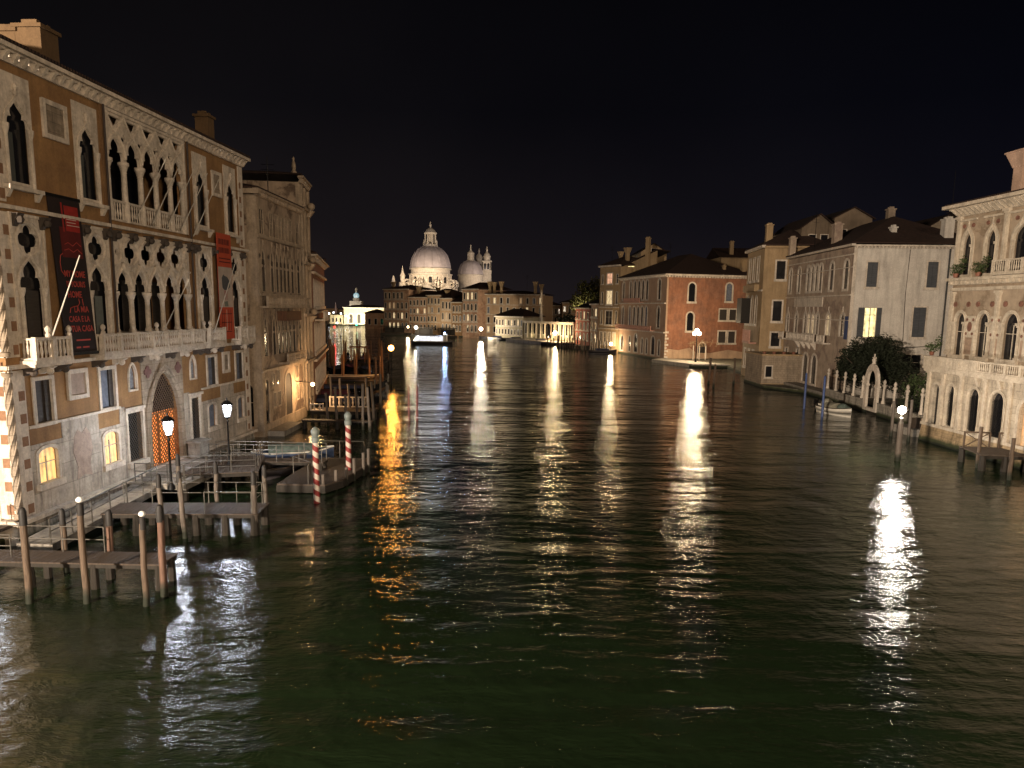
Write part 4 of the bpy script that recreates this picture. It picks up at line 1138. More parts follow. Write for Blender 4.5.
q = MB(); q.box(0, WL+.3, -.45, .0, 17.35, 17.6); q.box(0, WL+.1, -.12, -.003, 16.4, 16.55); q.box(0, WL+.1, -.14, -.003, 15.0, 15.1); q.box(0, WL+.1, -.14, -.003, 11.9, 12.05); q.box(0, WL, -.12, -.003, 9.1, 9.2)
q.box(3.9, 14.6, -.1, -.003, 10.7, 11.85); q.build('string_course', M_WHITE, wh)
q = MB()
for a, b in ((3.9, 14.6), (15.6, 18.0), (.4, 2.4)):
    q.box(a, b, -.9, 0, 6.2, 6.36); balustrade(q, a+.05, b-.05, 6.36, 7.25, -.8, .25, 1.5, .05)
q.build('balcony', M_WHITE, wh)
for i in range(4):
    q = MB(); x = 7.0+i*2.0; q.hexa([(x-.2,-.1,5.3),(x+.2,-.1,5.3),(x+.2,0,5.3),(x-.2,0,5.3),(x-.2,-.8,6.2),(x+.2,-.8,6.2),(x+.2,0,6.2),(x-.2,0,6.2)]); q.build('bracket', M_WHITE, wh)
q = MB(T); q.box(-.05, WD, -.3, -.003, 17.32, 17.5); q.box(-.02, .35, -.04, -.003, -.5, 17.3)
for i in range(34): q.box(.1+i*.4, .3+i*.4, -.24, -.004, 17.12, 17.31)
q.build('eaves', M_WHITE, wh)
q = MB(T); q.sweep([(.2, -.1, 6.6), (3, -.12, 6.35), (6.5, -.12, 6.2), (10.2, -.12, 6.5)], .03, 4); q.sweep([(6.0, -.1, 17), (5.9, -.1, 12), (6.1, -.1, 6.3)], .03, 4); q.build('cable', M_IRON, wh)
MB(T).lathe(10.3, -.12, [(.09, 0), (.09, 17.2)], 8).build('drain_pipe', simple('pipe_dark', (.03, .03, .03), .5), wh)
q = MB(); q.box(WL-.9, WL-.05, -.12, -.06, 7.0, 9.6); q.build('flag', simple('blue_cloth', (.05, .07, .16), .8), wh)
rf = hip_roof(0, WL, 0, WD, 17.62, 3.7, .5).build('roof', M_TILE, wh)
WFi = WF.M.inverted()
M_DULL = plaster('dull_chimney_plaster', (.26, .20, .15), None, .5)
roof_chimney(rf, WFi, 893.5, 226, 86.5, 17.8, .6, M_PALE); roof_chimney(rf, WFi, 891, 208, 92, 18, .8, M_DULL)
roof_chimney(rf, WFi, 948.5, 218, 85, 17.6, 1.0, M_PALE); roof_chimney(rf, WFi, 838, 223, 93, 17.8, .95, M_PALED); roof_chimney(rf, WFi, 793, 237, 106, 17.8, .8, M_PALED)
M_ATT = plaster('dark_brown_plaster', (.20, .15, .105), None, .5)  # darker brown plaster for the attics
# gabled attics rising behind the roof
def attic(name, lab, x, y, w_, d_, z0, z1, rise, mat, wins, rz=0.0):
    r_ = empty(name, (x, y, 0), rz, lab, 'house')
    hs = []
    f_ = MB(); f_.prism([(0, z0), (w_, z0), (w_, z1), (w_/2, z1+rise), (0, z1)], 0, .3, [rect(a, b, c, d) for a, b, c, d in wins]); f_.build('gable_wall', mat, r_)
    MB().box(0.003, w_-.003, .31, d_, z0, z1-.02).build('wall', mat, r_)
    for a, b, c, d in wins:
        o = MB(); o.prism(rect(a-.1, b+.1, c-.1, d+.1), -.05, .05, [rect(a+.01, b-.01, c+.01, d-.01)]); o = o.build('window', M_WHITE, r_)
        MB().box(a-.1, b+.1, .12, .16, c-.1, d+.1).build('pane', M_DARK, o)
    gable_roof(0, w_, 0, d_, z1, rise+.15, .35).build('roof', M_TILE, r_)
    return r_
attic('gabled_house', 'brown gabled attic with two black windows above the pale house', at_dist(801, 240, 109)[0], 109, 5.0, 12, 8, at_dist(801, 228, 109)[2], 1.9, M_ATT, [(1.1, 2.1, 18.9, 21.0), (2.8, 3.8, 18.9, 21.0)])
attic('gabled_house', 'brown gabled attic with one window, behind and right of the two window attic', at_dist(833, 240, 113)[0], 113, 5.6, 12, 8, at_dist(835, 218, 113)[2], 1.5, M_ATT, [(.9, 1.9, 20.0, 22.2)])
attic('gabled_house', 'small dark gable in the far back above the pale roof', 64, 118, 6.0, 10, 8, 23.2, 1.9, M_GREYST, [])
r_ = empty('roof_terrace', (61.5, 100, 0), 0, 'flat topped dark roof block with a chimney and a lit edge above the pale house', 'house')
MB().box(0, 22, 0, 10, 5, 21.6).build('wall', M_PALED, r_); MB().box(-.2, 14, -.2, .4, 21.62, 22.3).build('parapet', M_OCHRE, r_)
MB().box(.6, 2.6, -.3, -.22, 23.4, 23.6).build('lit_edge', emit('warm_tube', (1.0, .75, .5), .5), r_); MB().box(.4, 2.8, -.2, 2, 23.1, 23.38).build('hood', M_TILE, r_)
chimney(r_, .0, .8, 21.6, 24.6, .8, M_OCHRE); chimney(r_, 12.6, .4, 21.6, 23.6, 1.5, M_OCHRE)
q = MB(); q.lathe(-2.6, 3, [(.05, 20), (.03, 29)], 6); q.build('antenna', M_IRON, r_)
r_ = empty('roof_block', (74, 118, 0), 0, 'barely visible black roof block against the sky at right', 'house')
MB().box(0, 26, 0, 12, 5, 27).build('wall', M_DARKWOOD, r_); hip_roof(0, 26, 0, 12, 27, 2, .4).build('roof', M_TILE, r_)

# -------- corner house with bay
KA, KB = (36.6, 118.5), (35.5, 107.3)
KF = Face(KA, KB); KL = KF.L; KD = 9
kh = empty('corner_house', (*KA, 0), KF.rz, 'tan corner house with a pink lit balcony between the brick and pale houses', 'house')
M_TAN = plaster('tan_plaster', (.38, .27, .155), (.29, .20, .11), .5)
h = []
for x in (1.6, 4.4, 7.2): 
    win(KF, kh, h, 'rect', x, x+1.2, 14.6, 17.8, fw=.25, bars=False); win(KF, kh, h, 'arch', x, x+1.2, 8.2, 12.2, fw=.25, bars=False)
    win(KF, kh, h, 'rect', x, x+1.1, 1.6, 4.2, fw=.25, pane=P_SOFT if x == 4.4 else M_DARK)
fh = []; T = flank_T(KF, 'right', KD)
for a, b, c, d, sh in ((1.75, 2.95, 14.6, 17.1, 'rect'), (1.6, 2.8, 8.7, 11.5, 'rect'), (1.6, 2.8, 5.1, 7.0, 'rect')):
    win(KF, kh, fh, sh, a, b, c, d, fw=.22, T=T, bars=False)
shell(KF, kh, 18.9, KD, M_TAN, h, fh, 'right')
q = MB(); q.box(-.1, KL+.4, -.5, 0, 18.95, 19.3); q.box(0, KL+.1, -.2, -.003, 12.9, 13.1); q.build('cornice', M_WHITE, kh)
q = MB(T); q.box(-.1, 6, -.4, -.003, 18.92, 19.2); q.box(-.02, .5, -.05, -.003, 0, 18.9); q.prism(round_arch(1.35, 3.05, 8.5, 12.4), -.06, -.003, [round_arch(1.6, 2.8, 8.6, 12.1)]); q.build('side_trim', M_TAN, kh)
q = MB(); q.box(1.0, 9.0, -.7, 0, 12.9, 13.9); q.build('stone_balcony', M_TAN, kh)
q = MB(); q.box(.8, 4.2, -1.4, -.01, 8.2, 12.0); q.build('wooden_bay', M_DARKWOOD, kh)
q = MB(); q.box(4.6, 9.4, -1.1, 0, 5.3, 5.5); balustrade(q, 4.7, 9.3, 5.5, 7.3, -1.0, .3, 1.5, .08); q.build('balcony', simple('pink_stone', (.50, .27, .20), .8), kh)
rf = hip_roof(0, KL, 0, KD, 19.32, 2.5, .4).build('roof', M_TILE, kh)
chimney(rf, KL-3.5, 1.2, 19.6, 22.6, .9, M_TAN)

# -------- low brick annexe and water stairs
aT = empty('brick_annexe', (33.2, 98.6, 0), 0, 'low banded brick annexe with a flat terrace at the water below the tan house', 'annexe')
M_BAND = stone('banded_brick', (.36, .28, .20), .5, True, .04, .5, .3)
MB().box(0, 6.4, 0, 7, -.5, 4.2).build('wall', M_BAND, aT)
q = MB(); q.box(-.15, 6.55, -.15, 7.1, 4.2, 4.42); q.box(-.12, 6.5, -.12, -.003, .0, .5); q.build('coping', M_TAN, aT)
win_far(aT, None, .5, 1.3, 1.4, 2.8)
for x in (.3, 1.6, 2.9, 4.2):
    q = MB(); q.lathe(x, .3, [(.18, 4.42), (.25, 4.7), (.22, 4.75)], 8); q.build('flower_pot', simple('terracotta', (.2, .08, .05)), aT)
q = MB(); q.box(36.2, 38.0, 86, 99, -.5, .75); tag(q.build('water_steps', M_PAVE), 'stone landing strip in front of the brick annexe', 'landing')

# -------- garden wall, gate arch, gate posts, tree
gw = empty('garden_wall', (0, 0, 0), 0, 'low stone garden wall with slim pillars and an arched water gate', 'wall')
G0, G1 = Vector((36.4, 86.5)), Vector((35.4, 62.0)); gd = (G1-G0).normalized(); GLn = (G1-G0).length
GF = Face(G0, G1)
gw.location = (G0.x, G0.y, 0); gw.rotation_euler = (0, 0, GF.rz)
g_u = 12.8
q = MB(); q.box(0, g_u-1.6, 0, .4, -.5, 1.15); q.box(g_u+1.6, GLn, 0, .4, -.5, 1.15); q.box(0, g_u-1.6, -.08, .48, 1.15, 1.3); q.box(g_u+1.6, GLn, -.08, .48, 1.15, 1.3); q.build('low_wall', M_BASE, gw)
q = MB(); q.prism(round_arch(g_u-1.5, g_u+1.5, .3, 5.0, 1.2), -.08, .16, [round_arch(g_u-.95, g_u+.95, .6, 4.4, 1.2)])
q.box(g_u-1.6, g_u-.9, -.15, .24, 2.75, 2.95); q.box(g_u+.9, g_u+1.6, -.15, .24, 2.75, 2.95); q.box(g_u-.95, g_u+.95, .1, .3, .3, .62)
q.lathe(g_u, .06, [(.22, 5.0), (.15, 5.15), (.22, 5.4), (.1, 5.6)], 8); q.box(g_u-.35, g_u+.35, .02, .12, 5.55, 5.67); q.box(g_u-.06, g_u+.06, .02, .12, 5.4, 6.0)
q.build('water_gate_arch', M_WHITE, gw)
for u in (1.0, 3.4, 5.8, 8.2, 10.4, 15.2, 17.4, 19.8, 22.5):
    q = MB(); q.lathe(u, .2, [(.22, 1.3), (.22, 1.5), (.15, 1.6), (.13, 2.9), (.2, 3.0), (.2, 3.12), (.1, 3.2), (.16, 3.4), (.12, 3.55), (.02, 3.65)], 8); q.build('pillar', M_WHITE, gw, True)
q = MB()
for z in (1.5, 2.0, 2.7): q.tube((g_u+1.6, .2, z), (GLn, .2, z), .02, None, 4); q.tube((0, .2, z), (g_u-1.6, .2, z), .02, None, 4)
for i in range(110): 
    u = i*GLn/110
    if abs(u-g_u) > 1.6: q.tube((u, .2, 1.3), (u, .2, 2.75), .014, None, 4)
q.build('iron_railing', M_IRON, gw)

def leaf_cloud(centres, n, size, seed=1, tilt=1.0):
    """leaf quads scattered through the volume of lobes: (x, y, z, rx, ry, rz)"""
    rg = random.Random(seed); mb = MB()
    tot = sum(c[3]*c[4]*c[5] for c in centres)
    for c in centres:
        m = int(n*c[3]*c[4]*c[5]/tot)
        for _ in range(m):
            d = Vector((rg.gauss(0,1), rg.gauss(0,1), rg.gauss(0,1))).normalized() * (rg.random()**.33)
            clump = .90 + .22*math.sin(d.x*9+c[0]) * math.cos(d.z*8+c[1])
            p = Vector((c[0]+d.x*c[3]*clump, c[1]+d.y*c[4]*clump, c[2]+d.z*c[5]*clump))
            s_ = size*rg.uniform(.6, 1.4)
            a = Vector((rg.gauss(0,1), rg.gauss(0,1), rg.gauss(0,.7))).normalized(); b = a.orthogonal().normalized()
            mb.v += [p-a*s_, p+b*s_*.45, p+a*s_, p-b*s_*.45]; k = len(mb.v)-4; mb.f.append((k, k+1, k+2, k+3))
    return mb
def leaf_mat(name, c):
    if name in MATS: return MATS[name]
    t = NT(name); col = t.mix(t.ramp(t.noise(1.2, 4, .6), [(.35, 0), (.7, 1)]), c, sc3(c, .45))
    MATS[name] = t.out(col, .7); return MATS[name]
M_LEAFD = leaf_mat('dark_leaf', (.024, .030, .016)); M_LEAFG = leaf_mat('green_leaf', (.06, .085, .03)); M_LEAFY = leaf_mat('olive_leaf', (.12, .12, .03))
tr = empty('garden_tree', (38.9, 80.6, .9), 0, 'broad dark dome shaped garden tree behind the water gate', 'tree')
t_ = MB(); t_.sweep([(0, 0, 0), (.1, 0, 1.2), (-.1, .1, 2.4), (.2, 0, 3.8)], [.3, .24, .2, .1], 8)
for a, x, y in ((0, 1.8, .3), (1, -1.9, .4), (2, .4, 1.8), (3, -.5, -1.6)): t_.sweep([(0, 0, 1.9), (x*.6, y*.6, 3.0), (x*1.3, y*1.3, 4.3)], [.14, .1, .04], 6)
t_.build('trunk', M_BARK, tr, True)
leaf_cloud([(0, 0, 4.2, 2.7, 3.4, 2.6), (-.6, 2.6, 3.6, 2.0, 2.0, 2.4), (.2, -3.2, 3.6, 2.3, 2.4, 2.5), (-.8, 3.9, 2.6, 1.4, 1.2, 1.8), (1.0, -5.0, 2.6, 2.0, 1.6, 2.1), (.6, -1.0, 4.9, 2.2, 2.4, 2.1), (-1.0, .5, 2.6, 1.7, 3.6, 1.7)], 19000, .15, 3).build('crown', M_LEAFD, tr, recalc=False)
tr = empty('garden_bush', (38.0, 68.8, .4), 0, 'small green bush between the dark tree and the white palace', 'bush')
MB().sweep([(0, 0, 0), (0, .1, 1.5)], [.1, .05], 6).build('stem', M_BARK, tr)
leaf_cloud([(0, 0, 2.2, 1.5, 1.5, 2.1), (1.2, .4, 1.4, 1.1, 1.1, 1.4), (-.9, 0, 1.2, 1.0, 1.0, 1.2)], 2600, .13, 5).build('foliage', M_LEAFG, tr, recalc=False)
for k, (u, y, z) in enumerate(((-.9, -.6, 6.75), (1.3, -.75, 12.73), (3.8, -.75, 12.73))):
    x_, y_ = PF.pt(u, y)
    tr = empty('potted_plant', (x_, y_, z), 0, ('bushy potted plant on the terrace corner of the white palace', 'dark plant on the far upper window sill of the white palace', 'dark plant on the second upper window sill of the white palace')[k], 'plant')
    MB().lathe(0, 0, [(.14, 0), (.2, .3)], 8).build('pot', simple('terracotta', (.2, .08, .05)), tr)
    leaf_cloud([(0, 0, .6, .6, .4, .5), (.5, 0, 1.1, .3, .3, .6)], 380, .09, 7+k).build('foliage', M_LEAFG, tr, recalc=False)

# -------- brick house with the lit quay
RA, RB = (24.5, 172.6), (30.2, 148.3)
RF = Face(RA, RB); RL = RF.L; RD = 19.0
rh = empty('brick_house', (*RA, 0), RF.rz, 'orange red brick house with arched windows behind the lamp lit quay', 'house')
M_RED = brick('orange_red_brick', (.25, .105, .06), (.20, .08, .048), (.26, .16, .11), (.28, .125, .072), .45)
h = []
for x, w_ in ((1.5, 1.1), (5.6, 1.1), (8.0, 1.2), (10.2, 1.2), (12.4, 1.2), (14.6, 1.2), (20.8, 1.3)):
    win(RF, rh, h, 'arch', x, x+w_, 12.2, 16.2, fw=.28, bars=False, sill=False)
    win(RF, rh, h, 'arch', x, x+w_, 6.5, 10.7, fw=.28, bars=False, sill=False, pane=M_BLUECURT if x in (5.6, 14.6) else M_DARK)
for x, w_, z1 in ((1.6, 1.2, 4.2), (6.2, 1.0, 4.2), (9.2, 2.0, 4.8), (13.2, 1.0, 4.0), (15.6, 1.0, 4.0), (18.4, 1.8, 4.6), (21.8, 1.0, 4.0)):
    win(RF, rh, h, 'arch', x, x+w_, .9, z1, fw=.25, bars=False, sill=False)
fh = []; T = flank_T(RF, 'right', RD)
E_ = T
kx = RD/19.0
for a, b, c, d, sh in ((4.7, 6.1, 11.8, 15.4, 'arch'), (12.9, 14.2, 12.0, 15.5, 'arch'), (4.6, 6.0, 6.0, 9.6, 'arch')):
    win(RF, rh, fh, sh, a, b, c, d, fw=.28, T=T, bars=False, pane=M_BLUECURT if a > 12 else M_DARK)
for c, d in ((8.2, 10.3), (3.6, 5.9)):
    for a, b in ((11.7, 13.3), (13.9, 15.4)): win(RF, rh, fh, 'rect', a, b, c, d, fw=.25, T=T, bars=False, pane=M_SHUT)
win(RF, rh, fh, 'pointed', 7.4, 9.0, .45, 3.6, 2.7, fw=.2, T=T, sill=False, bars=False, pane=M_SHUT)
shell(RF, rh, 16.6, RD, plaster('dull_pink_plaster', (.44, .30, .205), (.34, .22, .15), .5), h, fh, 'right', M_RED)
q = MB(); cornice(q, 0, RL, 16.5, .6, .6, .7)
for z in (11.4, 5.6): q.box(0, RL, -.35, -.003, z-.15, z+.1)
q.build('cornice', M_WHITE, rh)
for a, b, z in ((4.5, 13.5, 11.4), (0, 20, 5.6)):
    q = MB(); q.box(a, b, -1.0, 0, z+.1, z+.28); balustrade(q, a+.05, b-.05, z+.28, z+1.1, -.9, .35, 1.8, .07); q.build('balcony', simple('pink_stone', (.50, .27, .20), .8), rh)
q = MB(T); q.box(-.3, RD, -.6, -.003, 16.75, 17.1)
for i in range(30): q.box(.2+i*.62, .48+i*.62, -.45, -.004, 16.45, 16.74)
q.build('side_cornice', M_WHITE, rh)
q = MB(T); 
for i in range(9): q.box(0, .45 if i % 2 else .8, -.06, -.003, .5+i*.62, .86+i*.62)
q.build('quoin', M_WHITE, rh)
q = MB(T); q.prism([(.5, .42), (18.9, .42), (18.9, 1.5), (14, 2.2), (10, 1.5), (7, 1.6), (5.5, 2.6), (3, 2.1), (.5, 2.4)], -.04, -.003); q.build('worn_render', plaster('worn_render', (.50, .34, .22), (.36, .24, .16), .5), rh)
rf = hip_roof(0, RL, 0, RD, 17.12, 4.6, .6).build('roof', M_TILE, rh)
chimney(rf, RL-1.4, 17.2, 17.4, 20.4, .9, M_TAN); chimney(rf, RL-2.0, 13.2, 17.4, 19.2, .6, M_TAN)
q = MB(); q.slab([(29.8, 148.0), (38.6, 131.2), (31.9, 131.2), (26.8, 143)], -.5, .62)
qy = tag(q.build('quay_landing', stone('quay_stone', (.42, .38, .32), .4, True)), 'lamp lit stone quay in front of the brick house', 'quay')
q = MB(); tr = empty('quay_pergola', (37.0, 147.0, .42), 0, 'small bare vine on white posts beside the quay lamp', 'pergola')
for x in (-1.6, -.4, .8): q.lathe(x, -1.3, [(.09, 0), (.08, 2.8)], 6)
q.build('post', M_WHITE, tr)
q = MB(); rg = random.Random(4)
for i in range(26):
    x = rg.uniform(-2.2, 3.2); q.sweep([(x, -1.3, 2.6), (x+rg.uniform(-.6, .6), -1.4, 3.1+rg.random()*.5), (x+rg.uniform(-1, 1), -1.5, 3.2+rg.random()*.9)], .035, 4)
q.build('vine', simple('bare_vine', (.35, .24, .14)), tr)

# tall houses behind and left of the brick house
TA, TB_ = (20.6, 180.0), (24.4, 172.8)
TF = Face(TA, TB_)
th_ = empty('tall_house', (*TA, 0), TF.rz, 'tall tan house with two lit windows left of the brick house', 'house')
P_ROOM = room_light('cream_room', (1.0, .74, .40), 1.0, 2.0)
h = []
TT = TF.L
win(TF, th_, h, 'rect', TT*.36, TT*.62, 16.0, 18.3, fw=.25, pane=room_light('pink_room', (1.0, .52, .32), 1.0, 2.0))
win(TF, th_, h, 'rect', TT*.36, TT*.64, 11.2, 14.3, fw=.25, pane=P_ROOM)
for z0, z1 in ((16.0, 18.0), (11.3, 14.0), (6.6, 9.6)):
    for a in (.10, .82): win(TF, th_, h, 'rect', TT*a, TT*(a+.08), z0, z1, fw=.15, bars=False)
win(TF, th_, h, 'rect', TT*.33, TT*.66, 6.5, 9.6, fw=.25, pane=M_SHUT)
for a in (.08, .28, .5, .74): win(TF, th_, h, 'rect', TT*a, TT*(a+.11), 1.8, 4.6, fw=.2, pane=P_DIM if a > .6 else M_SHUT)
shell(TF, th_, 19.8, 10, M_TAN, h, [], 'left')
MB().box(-.3, TF.L+.2, -.5, 0, 19.85, 20.2).build('cornice', M_WHITE, th_); MB().box(0, TF.L, -.2, -.003, 5.4, 5.6).build('string_course', M_WHITE, th_); MB().box(0, TF.L, -.25, -.003, 10.4, 10.6).build('string_course', M_WHITE, th_)
rf = hip_roof(0, TF.L, 0, 10, 20.2, 2.2, .4).build('roof', M_TILE, th_)
chimney(rf, TT*.3, 4, 20.8, 23.6, .6, M_TAN, True); chimney(rf, TT*.8, 3, 21.2, 24.2, .75, M_TAN, True)
r_ = attic('gabled_house', 'tan gabled house with an oval window rising behind the brick house', at_dist(641, 250, 182)[0], 182, 6.2, 20, 5, at_dist(641, 252, 182)[2], 2.0, M_TAN, [(2.5, 3.7, 22.2, 24.6)])
r_.rotation_euler = (0, 0, 0)
h = []
r2 = empty('rear_house', (25.2, 176.5, 0), R(-40), 'tan house end with a bright yellow window above the brick house roof', 'house')
q = MB(); q.prism([(0, 8), (9, 8), (9, 23.2), (0, 19.9)], 0, .4, [rect(1.6, 3.3, 18.0, 20.0)]); q.build('wall', M_TAN, r2)
MB().box(1.4, 3.6, .2, .24, 17.8, 20.2).build('pane', P_YEL, r2)
q = MB(); q.hexa([(-.3,-.4,19.9),(9.3,-.4,23.4),(9.3,6,23.4),(-.3,6,19.9),(-.3,-.4,20.1),(9.3,-.4,23.6),(9.3,6,23.6),(-.3,6,20.1)]); q.build('roof', M_TILE, r2)
chimney(r2, 7.2, -.8, 17.5, 26.2, .85, M_TAN)
r2 = empty('long_roof_house', (52, 190, 0), 0, 'long dark roofed building low against the sky behind the brick house', 'house')
MB().box(0, 46, 0, 14, 5, 23.4).build('wall', M_TAN, r2); gable_roof(0, 46, 0, 14, 23.4, 2.8, .5, None, 'x').build('roof', M_TILE, r2)
for x in (3, 14, 24): chimney(r2, x, 2, 23, 27.5, .9, M_TAN)

# ================================================================== far bank and the domed church
WR = random.Random(31)
def simple_house(name, lab, A, B, H, D, mat, rows, cols, roof='hip', rise=2.2, lit=(), fw=.22, zoff=1.6, arch=True, trim=M_WHITE, chim=(), wfrac=.42, eav=True, cat='house', pane2=None):
    f_ = Face(A, B); r_ = empty(name, (*A, 0), f_.rz, lab, cat)
    dz = (H-zoff)/rows; dx = f_.L/cols
    hs = []
    for r in range(rows):
        for c in range(cols):
            a = (c+.5)*dx - dx*wfrac/2; b = a+dx*wfrac; z0 = zoff+r*dz+dz*.12; z1 = z0+dz*.58
            k = (r, c) in lit
            if not k and WR.random() < .10 and rows > 2: continue
            sh = WR.random(); pn = P_ROOM if k or sh < .05 else P_DIM if sh < .10 else M_SHUT if sh < .34 else M_BLUECURT if sh < .42 else (pane2 or M_DARK)
            j_ = WR.uniform(-.08, .08); win_far(r_, None, a+j_, b+j_, z0+WR.uniform(-.06, .06), z1+WR.uniform(-.1, .1), trim, pn, fw, arch and (r < rows-1))
    shell(f_, r_, H, D, mat, [])
    q = MB(); q.box(-.3, f_.L+.3, -.4, 0, H-.02, H+.3)
    for r in range(1, rows): q.box(0, f_.L, -.15, -.003, zoff+r*dz-.2, zoff+r*dz)
    q.build('cornice', trim, r_)
    rf = (hip_roof(0, f_.L, 0, D, H+.3, rise, .5) if roof == 'hip' else gable_roof(0, f_.L, 0, D, H+.3, rise, .4, None, 'x')).build('roof', M_TILE, r_)
    for u, y, h_ in chim: chimney(rf, u, y, H+.3, H+h_, .8, M_TAN, True)
    return r_, f_
M_FBR = brick('far_brown_brick', (.38, .20, .12), (.31, .155, .09), (.35, .25, .17), (.46, .29, .19), .3)
M_FTAN = plaster('far_tan', (.48, .335, .205), (.38, .25, .15), .4)
M_FPALE = plaster('far_pale', (.42, .37, .26), (.35, .30, .20), .4)
M_PINKR = plaster('rose_red_plaster', (.40, .12, .085), (.32, .09, .06), .4)
P_GLOW = room_light('shop_glow', (1.0, .78, .42), 1.3, 1.0)
def on(px, py): return at_height(px, py, 0)
L1 = [on(384, 333), on(398, 333.6), on(409, 334.2), on(427, 335), on(441, 336), on(452, 336.5), on(462, 337), on(478, 338), on(495, 339.4), on(523, 341.4)]
def seg(i, j, e=.15):
    a, b = Vector(L1[i]), Vector(L1[j]); d = (b-a).normalized()*e; return tuple(a+d), tuple(b-d)
def zt(px, py, A): return at_dist(px, py, A[1])[2]
a, b = seg(0, 2); simple_house('canal_house', 'square brown brick palace furthest left of the far bank row', a, b, zt(396, 290, a), 14, M_FBR, 4, 6, lit=((0,1),(0,2),(0,3)), rise=1.6, chim=((2, 3, 3),))
a, b = seg(2, 3); simple_house('canal_house', 'lower reddish house beside the square brick palace', a, b, zt(420, 298, a), 12, M_FBR, 4, 5, lit=((2,4),), chim=((3, 2, 4),))
a, b = seg(3, 4); simple_house('canal_house', 'narrow tan house below the great dome', a, b, zt(432, 296, a), 12, M_FTAN, 4, 4, chim=((1, 4, 3),))
a, b = seg(4, 5); simple_house('canal_house', 'light tan house with tall windows right of the narrow tan house', a, b, zt(447, 299, a), 12, M_FTAN, 3, 3, chim=((1, 2, 3),))
a, b = seg(5, 6); simple_house('canal_house', 'slim ochre house below the small dome', a, b, zt(457, 303, a), 12, M_OCHRE, 3, 3)
a, b = seg(6, 7); simple_house('canal_house', 'brown house with two lit attic windows left of the big tan house', a, b, zt(470, 290, a), 14, M_FBR, 4, 4, lit=((3,1),(3,2)))
A_ = seg(7, 8)[0]; B_ = on(540, 341)
fA = Vector(A_) + Vector((0, 3)); fB = Vector(B_)+Vector((1.5, 14))
simple_house('canal_house', 'big tan house with tall flared chimneys right of the domes', tuple(fA), tuple(fB), zt(510, 295, A_), 16, M_FTAN, 4, 10, chim=((3.5, 1.0, 4.4), (5, 1.4, 4.2), (7.5, 1, 4.4), (19, 1, 4.4), (21, 1.2, 3.6)), arch=False, wfrac=.3, rise=1.2)
a, b = seg(8, 9); 
r_, f_ = simple_house('canal_house', 'low cream coloured palace with arched door in front of the big tan house', a, b, zt(509, 317, a), 8, M_FPALE, 2, 9, lit=((1,5),(1,3)), rise=2.2, trim=M_WHITE)
# long low lit museum front
a, b = on(524, 341.6), on(574, 345.4)
f_ = Face(a, b); mu = empty('low_palace', (*a, 0), f_.rz, 'long unfinished one storey palace with floodlit pale front and striped columns', 'palace')
zt_ = zt(550, 321, a)
h = []; n = 11
for i in range(n):
    x = (i+.5)*f_.L/n
    if i == 5: continue
    win_far(mu, None, x-.45, x+.45, 2.6, 5.6, M_WHITE, M_DARK, .25)
    q = MB(); q.lathe(x+f_.L/n/2, -.35, [(.3, 1.4), (.24, 1.6), (.22, 5.6), (.34, 6.0)], 8); q.build('column', M_WHITE, mu)
win_far(mu, None, f_.L/2-1.2, f_.L/2+1.2, 1.4, 5.8, M_FTAN, M_DARK, .5, True)
shell(f_, mu, zt_-.3, 10, M_FPALE, [])
q = MB(); q.box(-.3, f_.L+.3, -.6, .2, zt_-.6, zt_); q.build('cornice', M_WHITE, mu); q = MB(); q.box(-1, f_.L+1, -6, 0, -.5, .9); q.build('water_terrace', M_WHITE, mu)
q = MB(); q.lathe(f_.L*.24, 2.0, [(.5, zt_), (.35, zt_+3), (.22, zt_+8.5), (.1, zt_+9)], 8); q.build('obelisk', M_WHITE, mu)
for k in range(9):
    x_, y_ = f_.pt(3+k*4.2, 14+rnd(-2, 5))
    tr = empty('garden_tree', (x_, y_, .4), 0, 'small dark tree in the row behind the low floodlit palace', 'tree', 'trees behind the low floodlit palace')
    MB().sweep([(0, 0, 0), (.2, 0, 5)], [.3, .12], 6).build('trunk', M_BARK, tr); leaf_cloud([(0, 0, 6.6+rnd(-1, 1), 3.4, 3, 2.8)], 420, .45, 20+k).build('crown', M_LEAFD, tr, recalc=False)
# houses further back between the museum and the tree
for k, (p0, p1, yd, ytop, mt, lab) in enumerate((((546, 560), (560, 560), 262, 306, M_FTAN, 'dim tan house behind the low floodlit palace, left one'), ((0, 0), (0, 0), 258, 303, M_FTAN, 'dim tan house with columns behind the low floodlit palace, right one'))):
    xa = at_dist(546 if k == 0 else 562, 320, yd)[0]; xb = at_dist(561 if k == 0 else 582, 320, yd)[0]
    simple_house('canal_house', lab, (xa, yd), (xb, yd), at_dist(550, ytop, yd)[2], 12, mt, 3, 4, arch=False, rise=1)
# rose red house and its neighbour
a, b = on(575, 345.6), on(589, 348); simple_house('canal_house', 'rose red house with white dotted top windows left of the tall tan house', a, b, zt(581, 309, a), 9, M_PINKR, 3, 4, lit=(), trim=M_WHITE, wfrac=.34)
a, b = on(589.6, 348), on(597, 350.4); simple_house('canal_house', 'narrow orange house squeezed against the tall tan house', a, b, zt(593, 305, a), 9, M_FBR, 3, 2, lit=((0,1),), rise=1.2)
x_, y_ = at_height(588, 346); tr = empty('bank_tree', (x_+1.5, y_+13, .4), 0, 'lamp lit olive green tree above the rose red house', 'tree')
t_ = MB(); t_.sweep([(0, 0, 0), (.3, 0, 6), (0, .2, 12)], [.5, .35, .15], 8)
for x in (-3, -1.5, 1.5, 3): t_.sweep([(.2, 0, 6.5), (x*.7, 0, 10), (x, 0, 14+abs(x))], [.2, .14, .05], 6)
t_.build('trunk', M_BARK, tr, True)
